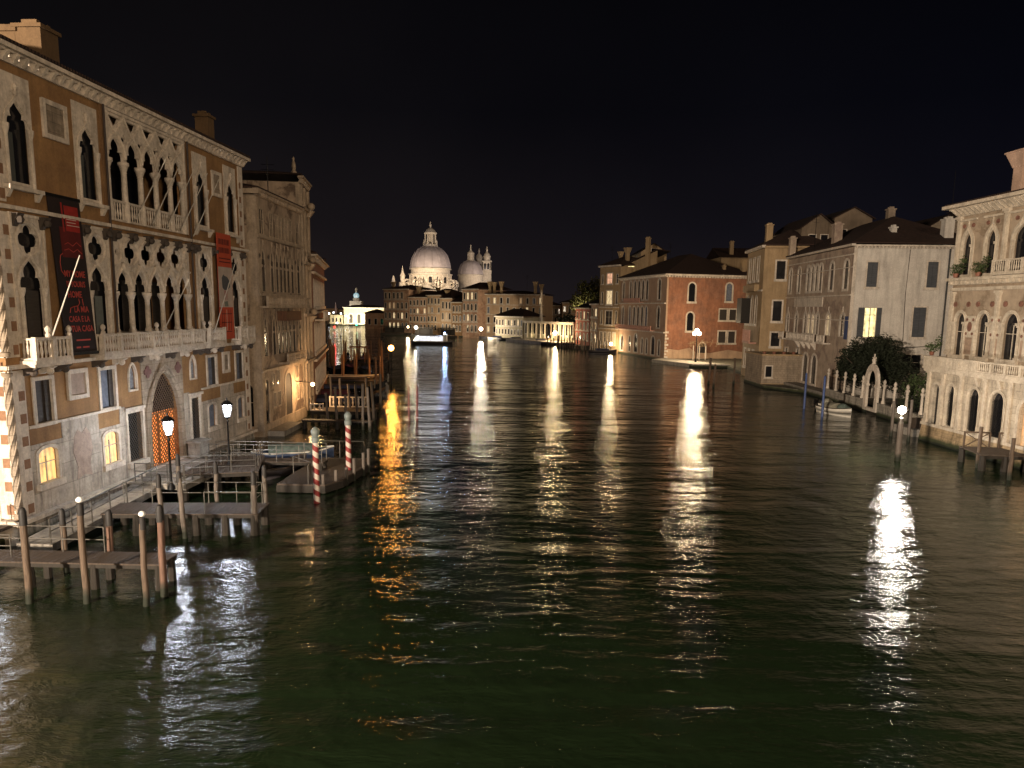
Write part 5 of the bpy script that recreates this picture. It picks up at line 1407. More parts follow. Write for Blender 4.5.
leaf_cloud([(0, 0, 14, 3.4, 3, 3.6), (-3.6, 0, 12, 2.4, 2.4, 2.8), (3.0, 0, 13, 2.8, 2.6, 3.4), (-2.2, .4, 16, 2, 2, 2), (1.6, 0, 17, 2.2, 2, 2.2), (4.8, 0, 16.5, 1.8, 1.8, 2.4), (-5, 0, 10.5, 1.4, 1.4, 1.6)], 4200, .30, 11).build('crown', M_LEAFY, tr, recalc=False)
q = MB(); q.box(-.3, .3, 0, .3, 5, 5.2)

# -------- domed church
CY = 465.0
def X_(px, y=CY): return at_dist(px, 280, y)[0]
def Z_(py, px=460, y=CY): return at_dist(px, py, y)[2]
ch = empty('domed_church', (X_(430.5), CY, 0), 0, 'great white baroque church with two lead domes and bell towers floodlit on the skyline', 'church')
M_CHST = stone('church_stone', (.62, .56, .47), .4, False, .05)
M_LEAD = simple('lead_dome', (.40, .36, .37), .55, 0, .4, .35, .35)
cx0 = X_(430.5); px_m = CY/740*1.005
def dome(cx, cy, r, z0, z1, ribs, parent, k=1.0):
    prof = []; m = 14
    for i in range(m+1):
        a = math.pi/2*i/m; prof.append((max(r*math.cos(a)**.92, r*.20), z0+(z1-z0)*math.sin(a)))
    d_ = MB(); d_.lathe(cx, cy, prof, 48); o = d_.build('dome', M_LEAD, parent, True)
    rb = MB()
    for j in range(ribs):
        a = 2*math.pi*(j+.5)/ribs
        rb.sweep([(cx+p[0]*1.004*math.cos(a), cy+p[0]*1.004*math.sin(a), p[1]) for p in prof], .18, 5)
    rb.build('dome_rib', M_LEAD, o)
    return o
z_sp, z_top = Z_(268.5), Z_(247.5); r_d = 20.0*px_m*.98
drum0, drum1 = Z_(287), Z_(269)
q = MB(); q.lathe(0, 0, [(r_d*1.02, drum0), (r_d*1.02, drum1-4.2), (r_d*1.10, drum1-4.0), (r_d*1.10, drum1-3.4), (r_d*.97, drum1-3.3), (r_d*.97, drum1-.8), (r_d*1.04, drum1-.7), (r_d*1.04, drum1)], 48)
dr = q.build('drum', M_CHST, ch)
for j in range(16):
    a = 2*math.pi*(j+.25)/16; cs_, sn = math.cos(a), math.sin(a)
    q = MB(Matrix.Rotation(a, 4, 'Z')); q.prism(round_arch(-1.0, 1.0, drum0+2, drum1-5.2), -r_d*1.02-.14, -r_d*1.02+.5); q.build('drum_window', M_DARK, dr)
    q = MB(Matrix.Rotation(a+math.pi/16, 4, 'Z')); q.box(-.45, .45, -r_d*1.02-.55, -r_d*1.02+.2, drum0, drum1-4.1); q.build('pilaster', M_CHST, dr)
for j in range(8):      # the great scroll buttresses
    a = 2*math.pi*(j+.5)/8
    for s_ in (-.11, .11):
        q = MB(Matrix.Rotation(a+s_, 4, 'Z'))
        sc_p = []
        cxs, czs = r_d*1.24, drum0+1.2
        for t in range(22):
            th = t*.42; rr = 3.1-.125*t; sc_p.append((0, -(cxs)+rr*math.cos(th), czs+rr*math.sin(th)))
        q.sweep(sc_p, [.55]*22, 6)
        q.hexa([(-.55,-cxs-1.5,drum0-3),(.55,-cxs-1.5,drum0-3),(.55,-r_d,drum0-3),(-.55,-r_d,drum0-3),(-.55,-cxs+.5,drum0+1),(.55,-cxs+.5,drum0+1),(.55,-r_d,drum0+7),(-.55,-r_d,drum0+7)])
        q.build('scroll_buttress', M_CHST, ch)
    q = MB(Matrix.Rotation(a, 4, 'Z')); cy_ = -r_d*1.30
    q.lathe(0, cy_, [(.8, drum0-2), (.8, drum0), (.4, drum0+.3), (.65, drum0+1.6), (.5, drum0+3.0), (.2, drum0+3.4), (.36, drum0+3.9), (.1, drum0+4.4)], 8); q.build('statue', M_CHST, ch, True)
body_r = r_d*1.42
q = MB(); q.lathe(0, 0, [(body_r, 0), (body_r, drum0-3.4), (body_r*1.03, drum0-3.2), (body_r*1.03, drum0-2.4), (body_r*.95, drum0-2.2), (r_d*1.1, drum0)], 8, rot=math.pi/8); q.build('octagonal_body', M_CHST, ch)
for j in range(8):
    a = 2*math.pi*j/8
    q = MB(Matrix.Rotation(a, 4, 'Z')); ap = body_r*math.cos(math.pi/8)
    q.prism(round_arch(-4, 4, 4, drum0-6), -ap-.2, -ap+.4, [round_arch(-3.4, 3.4, 4.5, drum0-6.6)]); q.prism([(-6, drum0-3), (6, drum0-3), (0, drum0+1.2)], -ap-.3, -ap+2)
    q.build('facade_arch', M_CHST, ch)
dome(0, 0, r_d, z_sp, z_top+1.0, 16, ch)
l0, l1, l2, l3 = Z_(247.5), Z_(233), Z_(229), Z_(222)
q = MB(); q.lathe(0, 0, [(4.6, l0-.3), (4.6, l0+.8), (4.1, l0+.9), (4.1, l0+1.6)], 24); q.lathe(0, 0, [(2.0, l0+1), (2.0, l1-1)], 16)
q.lathe(0, 0, [(3.6, l1-1.0), (4.0, l1-.8), (4.0, l1), (3.3, l1+.1), (2.9, l2-1.2), (1.8, l2-.2), (.7, l2+.4), (.5, l2+1)], 24)
la = q.build('lantern', M_CHST, ch, True)
for j in range(8):
    a = 2*math.pi*(j+.5)/8; q = MB(); q.lathe(3.3*math.cos(a), 3.3*math.sin(a), [(.42, l0+1.6), (.34, l1-1.0)], 6); q.lathe(4.3*math.cos(a), 4.3*math.sin(a), [(.3, l0+1), (.15, l0+3.4), (.05, l0+4.4)], 6); q.build('lantern_column', M_CHST, la)
q = MB(); q.lathe(0, 0, [(.5, l2+1), (.75, l2+2.2), (.6, l3-1.6), (.25, l3-1.3), (.4, l3-.6), (.1, l3)], 8); q.build('statue', M_CHST, ch, True)
# small dome
sx = X_(468.5)-cx0; sy = 22; r2_ = 12.3*px_m*(CY+sy)/CY; z2, z3 = Z_(274.5, 468, CY+sy), Z_(261, 468, CY+sy); zb = Z_(292, 468, CY+sy)
q = MB(); q.lathe(sx, sy, [(r2_*1.0, 5), (r2_*1.0, z2-1.2), (r2_*1.05, z2-1.1), (r2_*1.05, z2-.2)], 40); q.build('small_drum', M_CHST, ch)
dome(sx, sy, r2_, z2, z3+.6, 12, ch)
l0, l1, l3 = Z_(261, 468, CY+sy), Z_(250, 468, CY+sy), Z_(244.5, 468, CY+sy)
q = MB(); q.lathe(sx, sy, [(2.6, l0-.4), (2.6, l0+.6), (1.5, l0+.7), (1.5, l1-2.6), (2.3, l1-2.4), (2.3, l1-1.8), (1.2, l1-.8), (.5, l1), (.3, l3-1), (.5, l3-.6), (.08, l3)], 12)
for j in range(8):
    a = 2*math.pi*j/8; q.lathe(sx+2.0*math.cos(a), sy+2.0*math.sin(a), [(.22, l0+.6), (.2, l1-2.4)], 5)
q.build('small_lantern', M_CHST, ch)
q = MB(); xx = sx+3; q.prism([(xx-9, 20), (xx+10, 20), (xx+10, zb-1), (xx, zb+2.5), (xx-9, zb-1)], sy-16, sy-14); q.build('pediment', M_CHST, ch)
for px_, yb in ((485.2, 26), (475.8, 40)):
    tx = X_(px_)-cx0; k = (CY+yb)/CY; w_ = 4.5*px_m*k*.98
    zz = lambda p: Z_(p, px_, CY+yb)
    q = MB(); c_ = zz(261) if yb < 30 else zz(262)
    q.box(tx-w_, tx+w_, yb-w_, yb+w_, 0, c_-6.6); q.box(tx-w_*1.08, tx+w_*1.08, yb-w_*1.08, yb+w_*1.08, c_-6.6, c_-6.0)
    q.box(tx-w_*1.1, tx+w_*1.1, yb-w_*1.1, yb+w_*1.1, c_-.7, c_)
    for T4 in range(4):
        M4 = Matrix.Translation((tx, yb, 0)) @ Matrix.Rotation(T4*math.pi/2, 4, 'Z')
        q.T = M4; q.prism(rect(-w_*.96, w_*.96, c_-6.0, c_-.7), -w_*.96, -w_*.8, [round_arch(-w_*.62, -w_*.1, c_-5.4, c_-1.5), round_arch(w_*.1, w_*.62, c_-5.4, c_-1.5)])
    q.T = None
    q.lathe(tx, yb, [(w_*.75, c_), (w_*.72, c_+2.2), (w_*.85, c_+2.4), (w_*.85, c_+2.8), (w_*.75, c_+3.4), (w_*.55, c_+4.6), (w_*.2, c_+5.6), (w_*.16, c_+6.4), (w_*.26, c_+6.9), (.1, c_+9.2)], 16)
    t1 = q.build('bell_tower', M_CHST, ch)
    MB().box(tx-w_*.7, tx+w_*.7, yb-w_*.7, yb+w_*.7, c_-5.9, c_-.8).build('belfry_dark', M_DARK, t1)
q = MB(); q.lathe(X_(404.5)-cx0, -8, [(2.2, 5), (2.2, drum0+2), (1.2, drum0+2.4), (1.6, drum0+6), (.5, drum0+9), (.1, drum0+12)], 8); q.build('corner_pinnacle', M_CHST, ch)
q = MB(); q.lathe(X_(396.5)-cx0, -12, [(1.5, 5), (1.5, drum0-2), (.8, drum0-1.6), (1.3, drum0+1), (.9, drum0+4), (.2, drum0+6)], 8); q.build('statue', M_CHST, ch, True)
# floodlights standing on the roofs around the drum
for dx, dy, z, pw, co in ((-13, -27, 27, 17000, (1.0, .74, .48)), (13, -28, 27, 17000, (1.0, .74, .48)), (0, -34, 23, 12000, (1.0, .78, .54)), (-34, -46, 36, 26000, (1.0, .80, .70)),
                          (30, -38, 34, 20000, (1.0, .82, .74)), (44, -6, 26, 9000, (1.0, .80, .66)), (62, 6, 30, 11000, (1.0, .86, .78)), (36, 2, 27, 3500, (1.0, .74, .5))):
    spot_light('church_floodlight', (cx0+dx, CY+dy, z), (cx0+dx*.35, CY+(8 if dx < 32 else 24), z+14), pw, co, 110, .8)

# -------- customs house, far left end
dA = at_dist(344, 320, 392); dB = at_dist(384, 320, 392)
r_ = empty('customs_house', (dA[0], 392, 0), 0, 'long low white floodlit customs house at the point', 'building')
dz = at_dist(365, 308.5, 392)[2]; dl = dB[0]-dA[0]
hs = [round_arch(dl*(.13+i*.2), dl*(.13+i*.2)+1.9, 1.0, 5.8) for i in range(4)]
MB().prism(rect(0, dl, -1, dz), 0, .5, hs).build('wall', M_FPALE, r_)
for l_ in hs:
    q = MB(); q.prism(grow(l_, .4), -.15, .3, [grow(l_, -.02)]); o = q.build('portal', M_CHST, r_)
    MB().box(min(p[0] for p in l_)-.2, max(p[0] for p in l_)+.2, .32, .4, .8, 6.0).build('door', M_SHUT, o)
MB().box(.02, dl-.02, .51, 10, -1, dz-.02).build('rear_wall', M_FPALE, r_)
MB().box(-.4, dl+.4, -.6, .5, dz, dz+.5).build('cornice', M_CHST, r_)
hip_roof(0, dl, 0, 10, dz+.5, 1.2, .3).build('roof', M_TILE, r_)
tx = at_dist(353.5, 300, 398)[0]
tw = empty('globe_tower', (tx, 405, 0), 0, 'small corner tower topped by a blue lit globe with a statue', 'tower')
z3_ = at_dist(353, 301, 400)[2]; zg = at_dist(353, 295.5, 400)[2]
MB().box(-3.2, 3.2, -2.6, 2.6, -1, z3_).build('tower_base', M_CHST, tw)
MB().lathe(0, 0, [(1.9, z3_), (1.7, zg-1.2)], 10).build('turret', M_CHST, tw)
MB().ball((0, 0, zg), 1.6, 16, 10).build('globe', emit('teal_lit_globe', (.30, .70, .85), .42), tw, True)
MB().lathe(0, 0, [(.3, zg+1.5), (.6, zg+2.3), (.7, zg+3.3), (.2, zg+4.2)], 6).build('statue', M_CHST, tw)
tag(MB().slab([(dA[0]-9, 384), (dB[0]+6, 384), (dB[0]+6, 420), (dA[0]-9, 420)], -2.3, .5).build('point_quay', M_PAVE), kind='structure')
r2 = empty('quay_annexe', (dA[0]-7.5, 393, 0), 0, 'low lit annexe left of the white customs house', 'building')
MB().box(0, 6.6, 0, 7, .4, 5.2).build('wall', M_FPALE, r2); hip_roof(0, 6.6, 0, 7, 5.2, .8, .2).build('roof', M_TILE, r2)
for x in (1.0, 3.0, 5.0): win_far(r2, None, x, x+.8, 1.4, 3.6)
for x_, pw in ((.1, 15000), (.5, 15000), (.9, 15000)): spot_light('quay_floodlight', (dA[0]+dl*x_, 382.5, 2.5), (dA[0]+dl*x_, 392, 4), pw, (1.0, .88, .62), 140, .4)
spot_light('quay_floodlight', (tx-4, 390, 10), (tx, 405, 14), 5000, (1.0, .9, .75), 60, .5)
r_ = empty('quay_house', (at_dist(383, 320, 330)[0]-8, 330, 0), 0, 'small low house between the customs house and the brick palace', 'house')
MB().box(0, 9, 0, 9, -1, at_dist(383, 313, 330)[2]).build('wall', M_FBR, r_); hip_roof(0, 9, 0, 9, at_dist(383, 313, 330)[2], 1.6, .3).build('roof', M_TILE, r_)
for x in (1.5, 4.3, 7): win_far(r_, None, x, x+1, 2, 4.5)
# dim low buildings across the basin
for k in range(5):
    r_ = empty('basin_house', (-205+k*17, 640+k*6, 0), 0, 'faint low building across the basin at far left', 'house', 'faint buildings across the basin')
    MB().box(0, 15.5, 0, 10, -1, 5.5+((k*7) % 4)).build('wall', M_FTAN, r_)
    for x in (2, 6, 10): win_far(r_, None, x, x+1.6, 2, 4, M_WHITE, P_GLOW if (k+x) % 3 == 0 else M_DARK)

# ================================================================== docks, piles, lamps, boats
def pile(x, y, top, r=.13, lean=(0, 0), cap=None, mat=None, label=None, group=None, name='mooring_pile'):
    o = empty(name, (x, y, 0), 0, label, 'mooring pile', group)
    m = MB(); n = 8; pts = []; rr = []
    for i in range(n+1):
        t = i/n; jx, jy = (rnd(-.018, .018), rnd(-.018, .018)) if 0 < i < n else (0, 0)
        pts.append((lean[0]*t*top+jx, lean[1]*t*top+jy, -1.2+(top+1.2)*t)); rr.append(r*(1.10-.16*t)*rnd(.985, 1.015) if i < n else r*.94)
    m.sweep(pts, rr, 10); m.build('shaft', mat or M_PILE, o, True)
    tx, ty = lean[0]*top, lean[1]*top
    if cap == 'tar': MB().lathe(tx, ty, [(r*1.06, top-.45), (r*1.04, top), (r*.7, top+.12), (.02, top+.16)], 10).build('tarred_head', M_TAR, o, True)
    if cap == 'white': 
        MB().lathe(tx, ty, [(r*1.05, top-.4), (r*1.03, top)], 10).build('dark_collar', M_TAR, o, True)
        MB().ball((tx, ty, top+.12), r*1.15, 10, 7, .85).build('white_cap', simple('white_paint', (.75, .75, .72), .5, var=.15), o, True)
    return o

def deck(name, lab, A, B, width, z, thick=.16, legs=True, cat='jetty', leg_step=2.0, leg_r=.13):
    "timber jetty from A to B (front edge), extending away from the viewer by width"
    f_ = Face(A, B); o = empty(name, (*A, 0), f_.rz, lab, cat)
    m = MB(); n = int(f_.L/.22)
    for i in range(n): m.box(i*f_.L/n+.006, (i+1)*f_.L/n-.006, 0, width, z-.05, z)
    m.build('planking', M_DECK, o)
    m = MB()
    for y in (.08, width-.2): m.box(.02, f_.L-.02, y, y+.14, z-.05-thick, z-.054)
    m.build('beam', M_DARKWOOD, o)
    if legs:
        k = max(2, int(f_.L/leg_step)+1)
        for i in range(k):
            for y in (.15, width-.15):
                x = .2+(f_.L-.4)*i/(k-1)
                MB().lathe(x, y, [(leg_r*1.2, -1.5), (leg_r*1.15, .3), (leg_r*.9, z-.07)], 8).build('leg', M_DARKWOOD, o)
    return o, f_
def railing(o, pts, z0, h=1.0, mat=M_STEEL, step=1.6, r=.022, mids=(.5,), T=None, name='railing'):
    m = MB(T)
    for i in range(len(pts)-1):
        a, b = Vector(pts[i]), Vector(pts[i+1]); L = (b-a).length; n = max(1, round(L/step))
        for k in range(n+1):
            p = a.lerp(b, k/n); m.tube((p.x, p.y, z0), (p.x, p.y, z0+h), r, None, 6)
        for hh_ in (1.0,)+tuple(mids): m.tube((a.x, a.y, z0+h*hh_), (b.x, b.y, z0+h*hh_), r*.9, None, 6)
    return m.build(name, mat, o)

# nearest jetty
d1, f1 = deck('timber_jetty', 'nearest dark timber jetty at the lower left with two white capped piles', (-24.0, 24.95), (-12.15, 24.75), 1.25, .98)
railing(d1, [(0, 1.15), (9.2, 1.15)], .98, .95, step=1.5); railing(d1, [(0, .5), (6.2, .5)], .98, .8, step=2.0)
railing(d1, [(3.6, 1.2), (3.2, 3.9)], .98, .95, step=1.2)
m = MB(); m.box(2.2, 3.5, 1.3, 4.6, .82, .95); m.build('gangway', M_DECK, d1)
P = [((30, 603), 3.15, .15, 'tar', 'nearest pile at far left rising through the front of the near jetty'),
     ((67, 572), 2.3, .14, 'tar', 'dark headed pile behind the near jetty, second from the left'),
     ((87, 603), 3.45, .14, 'white', 'white capped pile at the front of the near jetty, left one'),
     ((112, 575), 2.35, .15, 'tar', 'reddish pile behind the near jetty between the white capped ones'),
     ((146, 606), 3.05, .13, 'white', 'white capped pile at the front of the near jetty, right one'),
     ((165, 596), 3.1, .16, 'tar', 'thick reddish pile at the right end of the near jetty')]
M_PILER = wood('reddish_pile_wood', (.15, .085, .06), True)
for (px, py), top, r, cap, lab in P:
    x, y = at_height(px, py); pile(x, y, top, r*.76, (rnd(-.02, .02), 0), cap, M_PILER if 'reddish' in lab else M_PILE, lab)
# second jetty
a = at_height(108, 537); d2, f2 = deck('timber_jetty', 'second timber jetty with dark legs below the twin lantern terrace', at_height(100, 514, .98), at_height(258, 514, .98), 1.9, .98, leg_step=1.25, leg_r=.17)
railing(d2, [(0.2, 1.8), (f2.L-.2, 1.8)], .98, .98, step=1.4); railing(d2, [(f2.L-.3, .2), (f2.L-.3, 1.75)], .98, .98, step=1.1); railing(d2, [(4.4, .1), (f2.L-.3, .1)], .98, .95, step=2.0, mids=())
for (px, py), top, cap, lab in (((163, 540), 2.75, 'tar', 'leaning pile at the front left of the second jetty'), ((186, 538), 2.8, 'tar', 'pile at the middle front of the second jetty, black headed'),
                          ((217, 512), 2.35, 'tar', 'pile behind the second jetty below the right lantern'), ((181, 506), 2.5, 'tar', 'pile behind the second jetty below the left lantern'),
                          ((257, 535), 2.7, 'tar', 'grey leaning pile at the right end of the second jetty'), ((267, 522), 2.55, 'tar', 'pale thin pile standing free right of the second jetty')):
    x, y = at_height(px, py); pile(x, y, top, .105, (rnd(-.06, .02), 0), cap, M_PILEG, lab)
# terrace along the portal
tr_ = empty('portal_terrace', (*FF.pt(7.3, -.4), 0), FF.rz, 'stone and timber landing terrace with white railing in front of the lit portal', 'landing')
M_TERR = stone('terrace_stone', (.30, .27, .23), .5, True)
m = MB(); m.box(0, 7.6, -2.9, .05, .62, .92); m.box(1.5, 5.6, -1.6, .05, .921, 1.06); m.build('terrace_slab', M_TERR, tr_)
m = MB()
for x in (.3, 2.6, 5.0, 7.3):
    for y in (-2.7, -1.4): m = MB().lathe(x, y, [(.2, -1.2), (.16, .62)], 8); m.build('leg', M_DARKWOOD, tr_)
railing(tr_, [(.1, -2.8), (7.5, -2.8)], .92, 1.0, step=.85, r=.026, mids=(.3, .6)); railing(tr_, [(.1, -2.75), (.1, -.2)], .92, 1.0, step=.9, r=.026, mids=(.3, .6))
m = MB()
for i in range(5): m.box(7.6, 9.4, -2.6+i*.28, -2.6+(i+1)*.28-.01, .45, .6+i*.07)
m.build('side_steps', M_TERR, tr_)
m = MB(); m.box(5.6, 6.8, -.9, -.2, 1.07, 1.95); m.box(5.5, 6.9, -1.0, -.1, 1.95, 2.05); m.build('stone_block', M_TERR, tr_)
# walkway slope along the facade
m = MB(); w2 = empty('sloping_walkway', (*FF.pt(-1.0, -.55), 0), FF.rz, 'pale stone walkway with a hand rail along the foot of the ochre palace', 'walkway')
m.hexa([(0,-1.5,.1),(8.2,-1.5,.55),(8.2,0,.55),(0,0,.1),(0,-1.5,.42),(8.2,-1.5,.86),(8.2,0,.86),(0,0,.42)]); m.build('walkway_slab', M_TERR, w2)
m = MB()
for i in range(7): m.tube((i*1.33, -1.45, .4+i*.07), (i*1.33, -1.45, 1.45+i*.07), .03, None, 6)
m.tube((0, -1.45, 1.45), (8.0, -1.45, 1.87), .035, None, 6); m.tube((0, -1.45, .95), (8.0, -1.45, 1.37), .025, None, 6)
m.build('hand_rail', M_STEEL, w2)
# second terrace to the right with covered boat stage
t3, f3 = deck('boat_stage', 'flat pale topped boat stage beside the far lantern of the ochre palace', (-17.6, 38.2), (-13.7, 39.2), 4.6, 1.05, .2)
railing(t3, [(.1, .1), (3.9, .1), (3.9, 4.5)], 1.05, .95, step=1.3, mids=(.35, .68))
d3, f3b = deck('timber_walkway', 'narrow railed walkway leading from the palace to the low pontoon', (-17.9, 42.2), (-10.9, 42.0), 1.1, 1.0, leg_step=3.4)
railing(d3, [(.3, .05), (6.9, .05)], 1.0, .95, step=1.4); railing(d3, [(.3, 1.05), (6.9, 1.05)], 1.0, .95, step=1.4)
# low pontoon with striped poles
pt = empty('low_pontoon', (-12.6, 38.7, 0), 0, 'low dark floating pontoon between the two red and white striped poles', 'pontoon')
m = MB(); poly = [(0, 0), (2.65, -.1), (3.3, 1.2), (3.9, 5.2), (3.5, 7.2), (.7, 7.2), (.1, 3)]
m.slab(poly, .05, .42); m.build('float', M_DARKWOOD, pt)
m = MB(); m.slab([(x*.98+.03, y*.985+.05) for x, y in poly], .421, .50); m.build('deck_top', M_DECK, pt)
for x, y in ((2.5, .1), (3.0, .9), (3.35, 1.9), (3.55, 3.0), (3.8, 4.4), (3.9, 5.4)):
    m = MB(); m.lathe(x, y, [(.09, -.6), (.09, rnd(1.0, 1.5))], 8); m.build('fender_post', M_PILEG, pt)
railing(pt, [(.3, 7.0), (3.3, 7.0), (3.7, 5.4)], .5, 1.1, step=1.5, mids=()); railing(pt, [(.2, 2.5), (1.6, 1.0), (1.7, .1)], .5, 1.0, step=1.6, mids=())
def striped_mat():
    t = NT('red_white_stripes')
    w_ = t.n.new('ShaderNodeTexGradient')
    sep = t.n.new('ShaderNodeSeparateXYZ'); t.l.new(t.tc.outputs['Object'], sep.inputs[0])
    at = t.n.new('ShaderNodeMath'); at.operation = 'ARCTAN2'; t.l.new(sep.outputs[1], at.inputs[0]); t.l.new(sep.outputs[0], at.inputs[1])
    d1_ = t.n.new('ShaderNodeMath'); d1_.operation = 'DIVIDE'; d1_.inputs[1].default_value = 2*math.pi; t.l.new(at.outputs[0], d1_.inputs[0])
    mu_ = t.n.new('ShaderNodeMath'); mu_.operation = 'MULTIPLY'; mu_.inputs[1].default_value = 1.75; t.l.new(sep.outputs[2], mu_.inputs[0])
    ad = t.n.new('ShaderNodeMath'); ad.operation = 'ADD'; t.l.new(d1_.outputs[0], ad.inputs[0]); t.l.new(mu_.outputs[0], ad.inputs[1])
    fr_ = t.n.new('ShaderNodeMath'); fr_.operation = 'FRACT'; t.l.new(ad.outputs[0], fr_.inputs[0])
    gt = t.n.new('ShaderNodeMath'); gt.operation = 'GREATER_THAN'; gt.inputs[1].default_value = .5; t.l.new(fr_.outputs[0], gt.inputs[0])
    col = t.mix(gt.outputs[0], (.42, .36, .30), (.17, .020, .018))
    col = t.mix(1.0, col, t.ramp(t.noise(3, 5, .7), [(.3, .6), (.6, 1.05)]), 'MULTIPLY')
    return t.out(col, .55)
M_STR = striped_mat()
for (px, py), top, lab in (((317, 503), 3.75, 'near red and white striped mooring pole at the front of the low pontoon'), ((349, 478), 3.75, 'far red and white striped mooring pole behind the low pontoon')):
    x, y = at_height(px, py); o = empty('striped_pole', (x, y, 0), 0, lab, 'mooring pole')
    MB().lathe(0, 0, [(.17, -1), (.165, .5), (.15, top-.6)], 16).build('striped_shaft', M_STR, o, True)
    MB().lathe(0, 0, [(.20, top-.6), (.21, top-.35), (.16, top-.3), (.2, top-.15), (.22, top-.02), (.14, top+.12), (.03, top+.2)], 14).build('grey_cap', simple('grey_green_paint', (.13, .15, .14), .5), o, True)

# dock in front of the grey gothic palace
d4, f4 = deck('stone_landing', 'raised landing stage with white balusters in front of the grey gothic palace', (-17.3, 62.6), (-11.9, 62.8), 2.6, 1.05, .25, cat='landing')
m = MB(); balustrade(m, 1.2, 4.6, 1.1, 2.05, 2.4, .42, 1.7, .085); m.build('balustrade', M_WHITE, d4)
m = MB(); balustrade(m, .0, 1.15, 1.1, 1.7, .2, .42, 1.2, .085); m.build('balustrade', M_WHITE, d4)
d5, f5 = deck('timber_walkway', 'low plank walkway below the landing of the grey palace', (-17.2, 59.6), (-11.4, 59.4), .7, .75, .12, leg_step=2.8)
m = MB(); m.box(0, .8, -3.6, 0, -.2, .55); o = empty('stone_step', (*BF.pt(.6, -.05), 0), BF.rz, 'pale stone water step at the foot of the grey palace', 'step'); 
MB().box(-.2, 4.6, -1.4, -.1, -.6, .42).build('step', M_TERR, o)
rg = random.Random(12)
G1_ = 'leaning grey mooring piles off the grey gothic palace'
for i, (px, py, h_) in enumerate(((337, 428, 3.4), (346, 432, 3.0), (352, 420, 3.2), (358, 424, 3.4), (363, 430, 3.8), (367, 418, 3.6), (371, 432, 3.6), (333, 412, 3.4), (375, 424, 3.6), (329, 426, 2.8), (342, 415, 3.4), (380, 408, 3.4))):
    x, y = at_height(px, py); pile(x, y, h_, .11, (rg.uniform(-.09, .05), rg.uniform(-.03, .03)), None, M_PILEG, 'one of the leaning grey mooring piles off the grey gothic palace', G1_)
for px, py, lab in ((409, 421, 'left of two slim red mooring poles standing free in the canal'), (417, 420, 'right of two slim red mooring poles standing free in the canal')):
    x, y = at_height(px, py); o = empty('red_pole', (x, y, 0), 0, lab, 'mooring pole'); MB().lathe(0, 0, [(.1, -1), (.09, 3.0), (.03, 3.15)], 10).build('shaft', simple('dull_red_paint', (.16, .03, .03), .5), o, True)

# ------------------------------------------------------------------ boats
def hull(mb, L, W, H, bow=.45, stern=.25, n=14, z=0.0, rise=.35):
    rings = []
    for i in range(n+1):
        t = i/n; x = (t-.5)*L
        w_ = W/2*(min(1, (t/stern if stern > 0 else 1))**.6 if t < stern else (1-((t-(1-bow))/bow)**2.2 if t > 1-bow else 1))
        w_ = max(w_, .02); zt_ = H*(1+rise*max(0, (t-.6)/.4)**2+rise*.5*max(0, (.2-t)/.2)**2)
        rings.append([(x, -w_, z+zt_), (x, -w_*.92, z+zt_*.4), (x, -w_*.45, z-.25*H), (x, w_*.45, z-.25*H), (x, w_*.92, z+zt_*.4), (x, w_, z+zt_)])
    vs = [p for r in rings for p in r]; fs = []
    for i in range(n):
        for k in range(5): fs.append((i*6+k, i*6+k+1, (i+1)*6+k+1, (i+1)*6+k))
    fs.append((0, 1, 2, 3, 4, 5)); fs.append(tuple(n*6+k for k in (5, 4, 3, 2, 1, 0)))
    for i in range(n): fs.append((i*6+1, (i+1)*6+1, (i+1)*6+4, i*6+4))   # inner floor
    mb.add(vs, fs); return mb
def small_boat(loc, rz, L, W, H, mat, lab, cover=None, seats=2, trim=None, group=None, name='small_boat', engine=False):
    o = empty(name, loc, rz, lab, 'boat', group)
    hull(MB(), L, W, H).build('hull', mat, o, True)
    m = MB()
    for s_ in (-1, 1):
        pts = []
        for i in range(13):
            t = i/12; x = (t-.5)*L; w_ = W/2*(min(1, t/.25)**.6 if t < .25 else (1-((t-.55)/.45)**2.2 if t > .55 else 1)); pts.append((x, s_*max(w_, .02), H*(1+.35*max(0, (t-.6)/.4)**2+.17*max(0, (.2-t)/.2)**2)+.02))
        m.sweep(pts, .045, 5)
    m.build('gunwale', trim or M_DECK, o)
    for k in range(seats):
        x = -L*.2+k*L*.28; MB().box(x-.14, x+.14, -W*.44, W*.44, H*.72, H*.78).build('thwart', trim or M_DECK, o)
    if cover:
        c_ = MB(); x0, x1 = cover[1]*L, cover[2]*L; n = 8
        prof = [(-W*.5, H*.95), (-W*.42, H+.25), (-W*.2, H+.45), (0, H+.5), (W*.2, H+.45), (W*.42, H+.25), (W*.5, H*.95)]
        c_.T = Matrix.Rotation(math.pi/2, 4, 'Z'); c_.prism(prof, -x1, -x0); c_.build('cover', cover[0], o, True)
    if engine: m = MB(); m.box(-L/2-.3, -L/2+.05, -.15, .15, H*.5, H+.5); m.box(-L/2-.22, -L/2-.08, -.06, .06, -.4, H*.5); m.build('outboard_motor', M_IRON, o)
    return o
M_HULLW = simple('white_gelcoat', (.62, .58, .50), .35, var=.25); M_TARPG = simple('green_grey_tarp', (.10, .13, .11), .8, var=.5); M_TARPK = simple('khaki_tarp', (.26, .24, .18), .8, var=.4)
x, y = at_height(833, 414)
b_ = small_boat((x, y, .05), R(-76), 5.2, 1.9, .62, M_HULLW, 'small white motor boat with rumpled tarps moored by the blue poles', (M_TARPK, -.12, .12), 1, None, engine=True)
leafm = MB(); rg = random.Random(2)
m = MB(); m.ball((1.35, 0, .75), .55, 10, 6, .8); m.ball((1.9, .15, .65), .4, 8, 5, .8); m.build('tarp_heap', M_TARPG, b_, True)
m = MB(); m.ball((-1.0, 0, .85), .62, 10, 6, .9); m.build('tarp_heap', M_TARPK, b_, True)
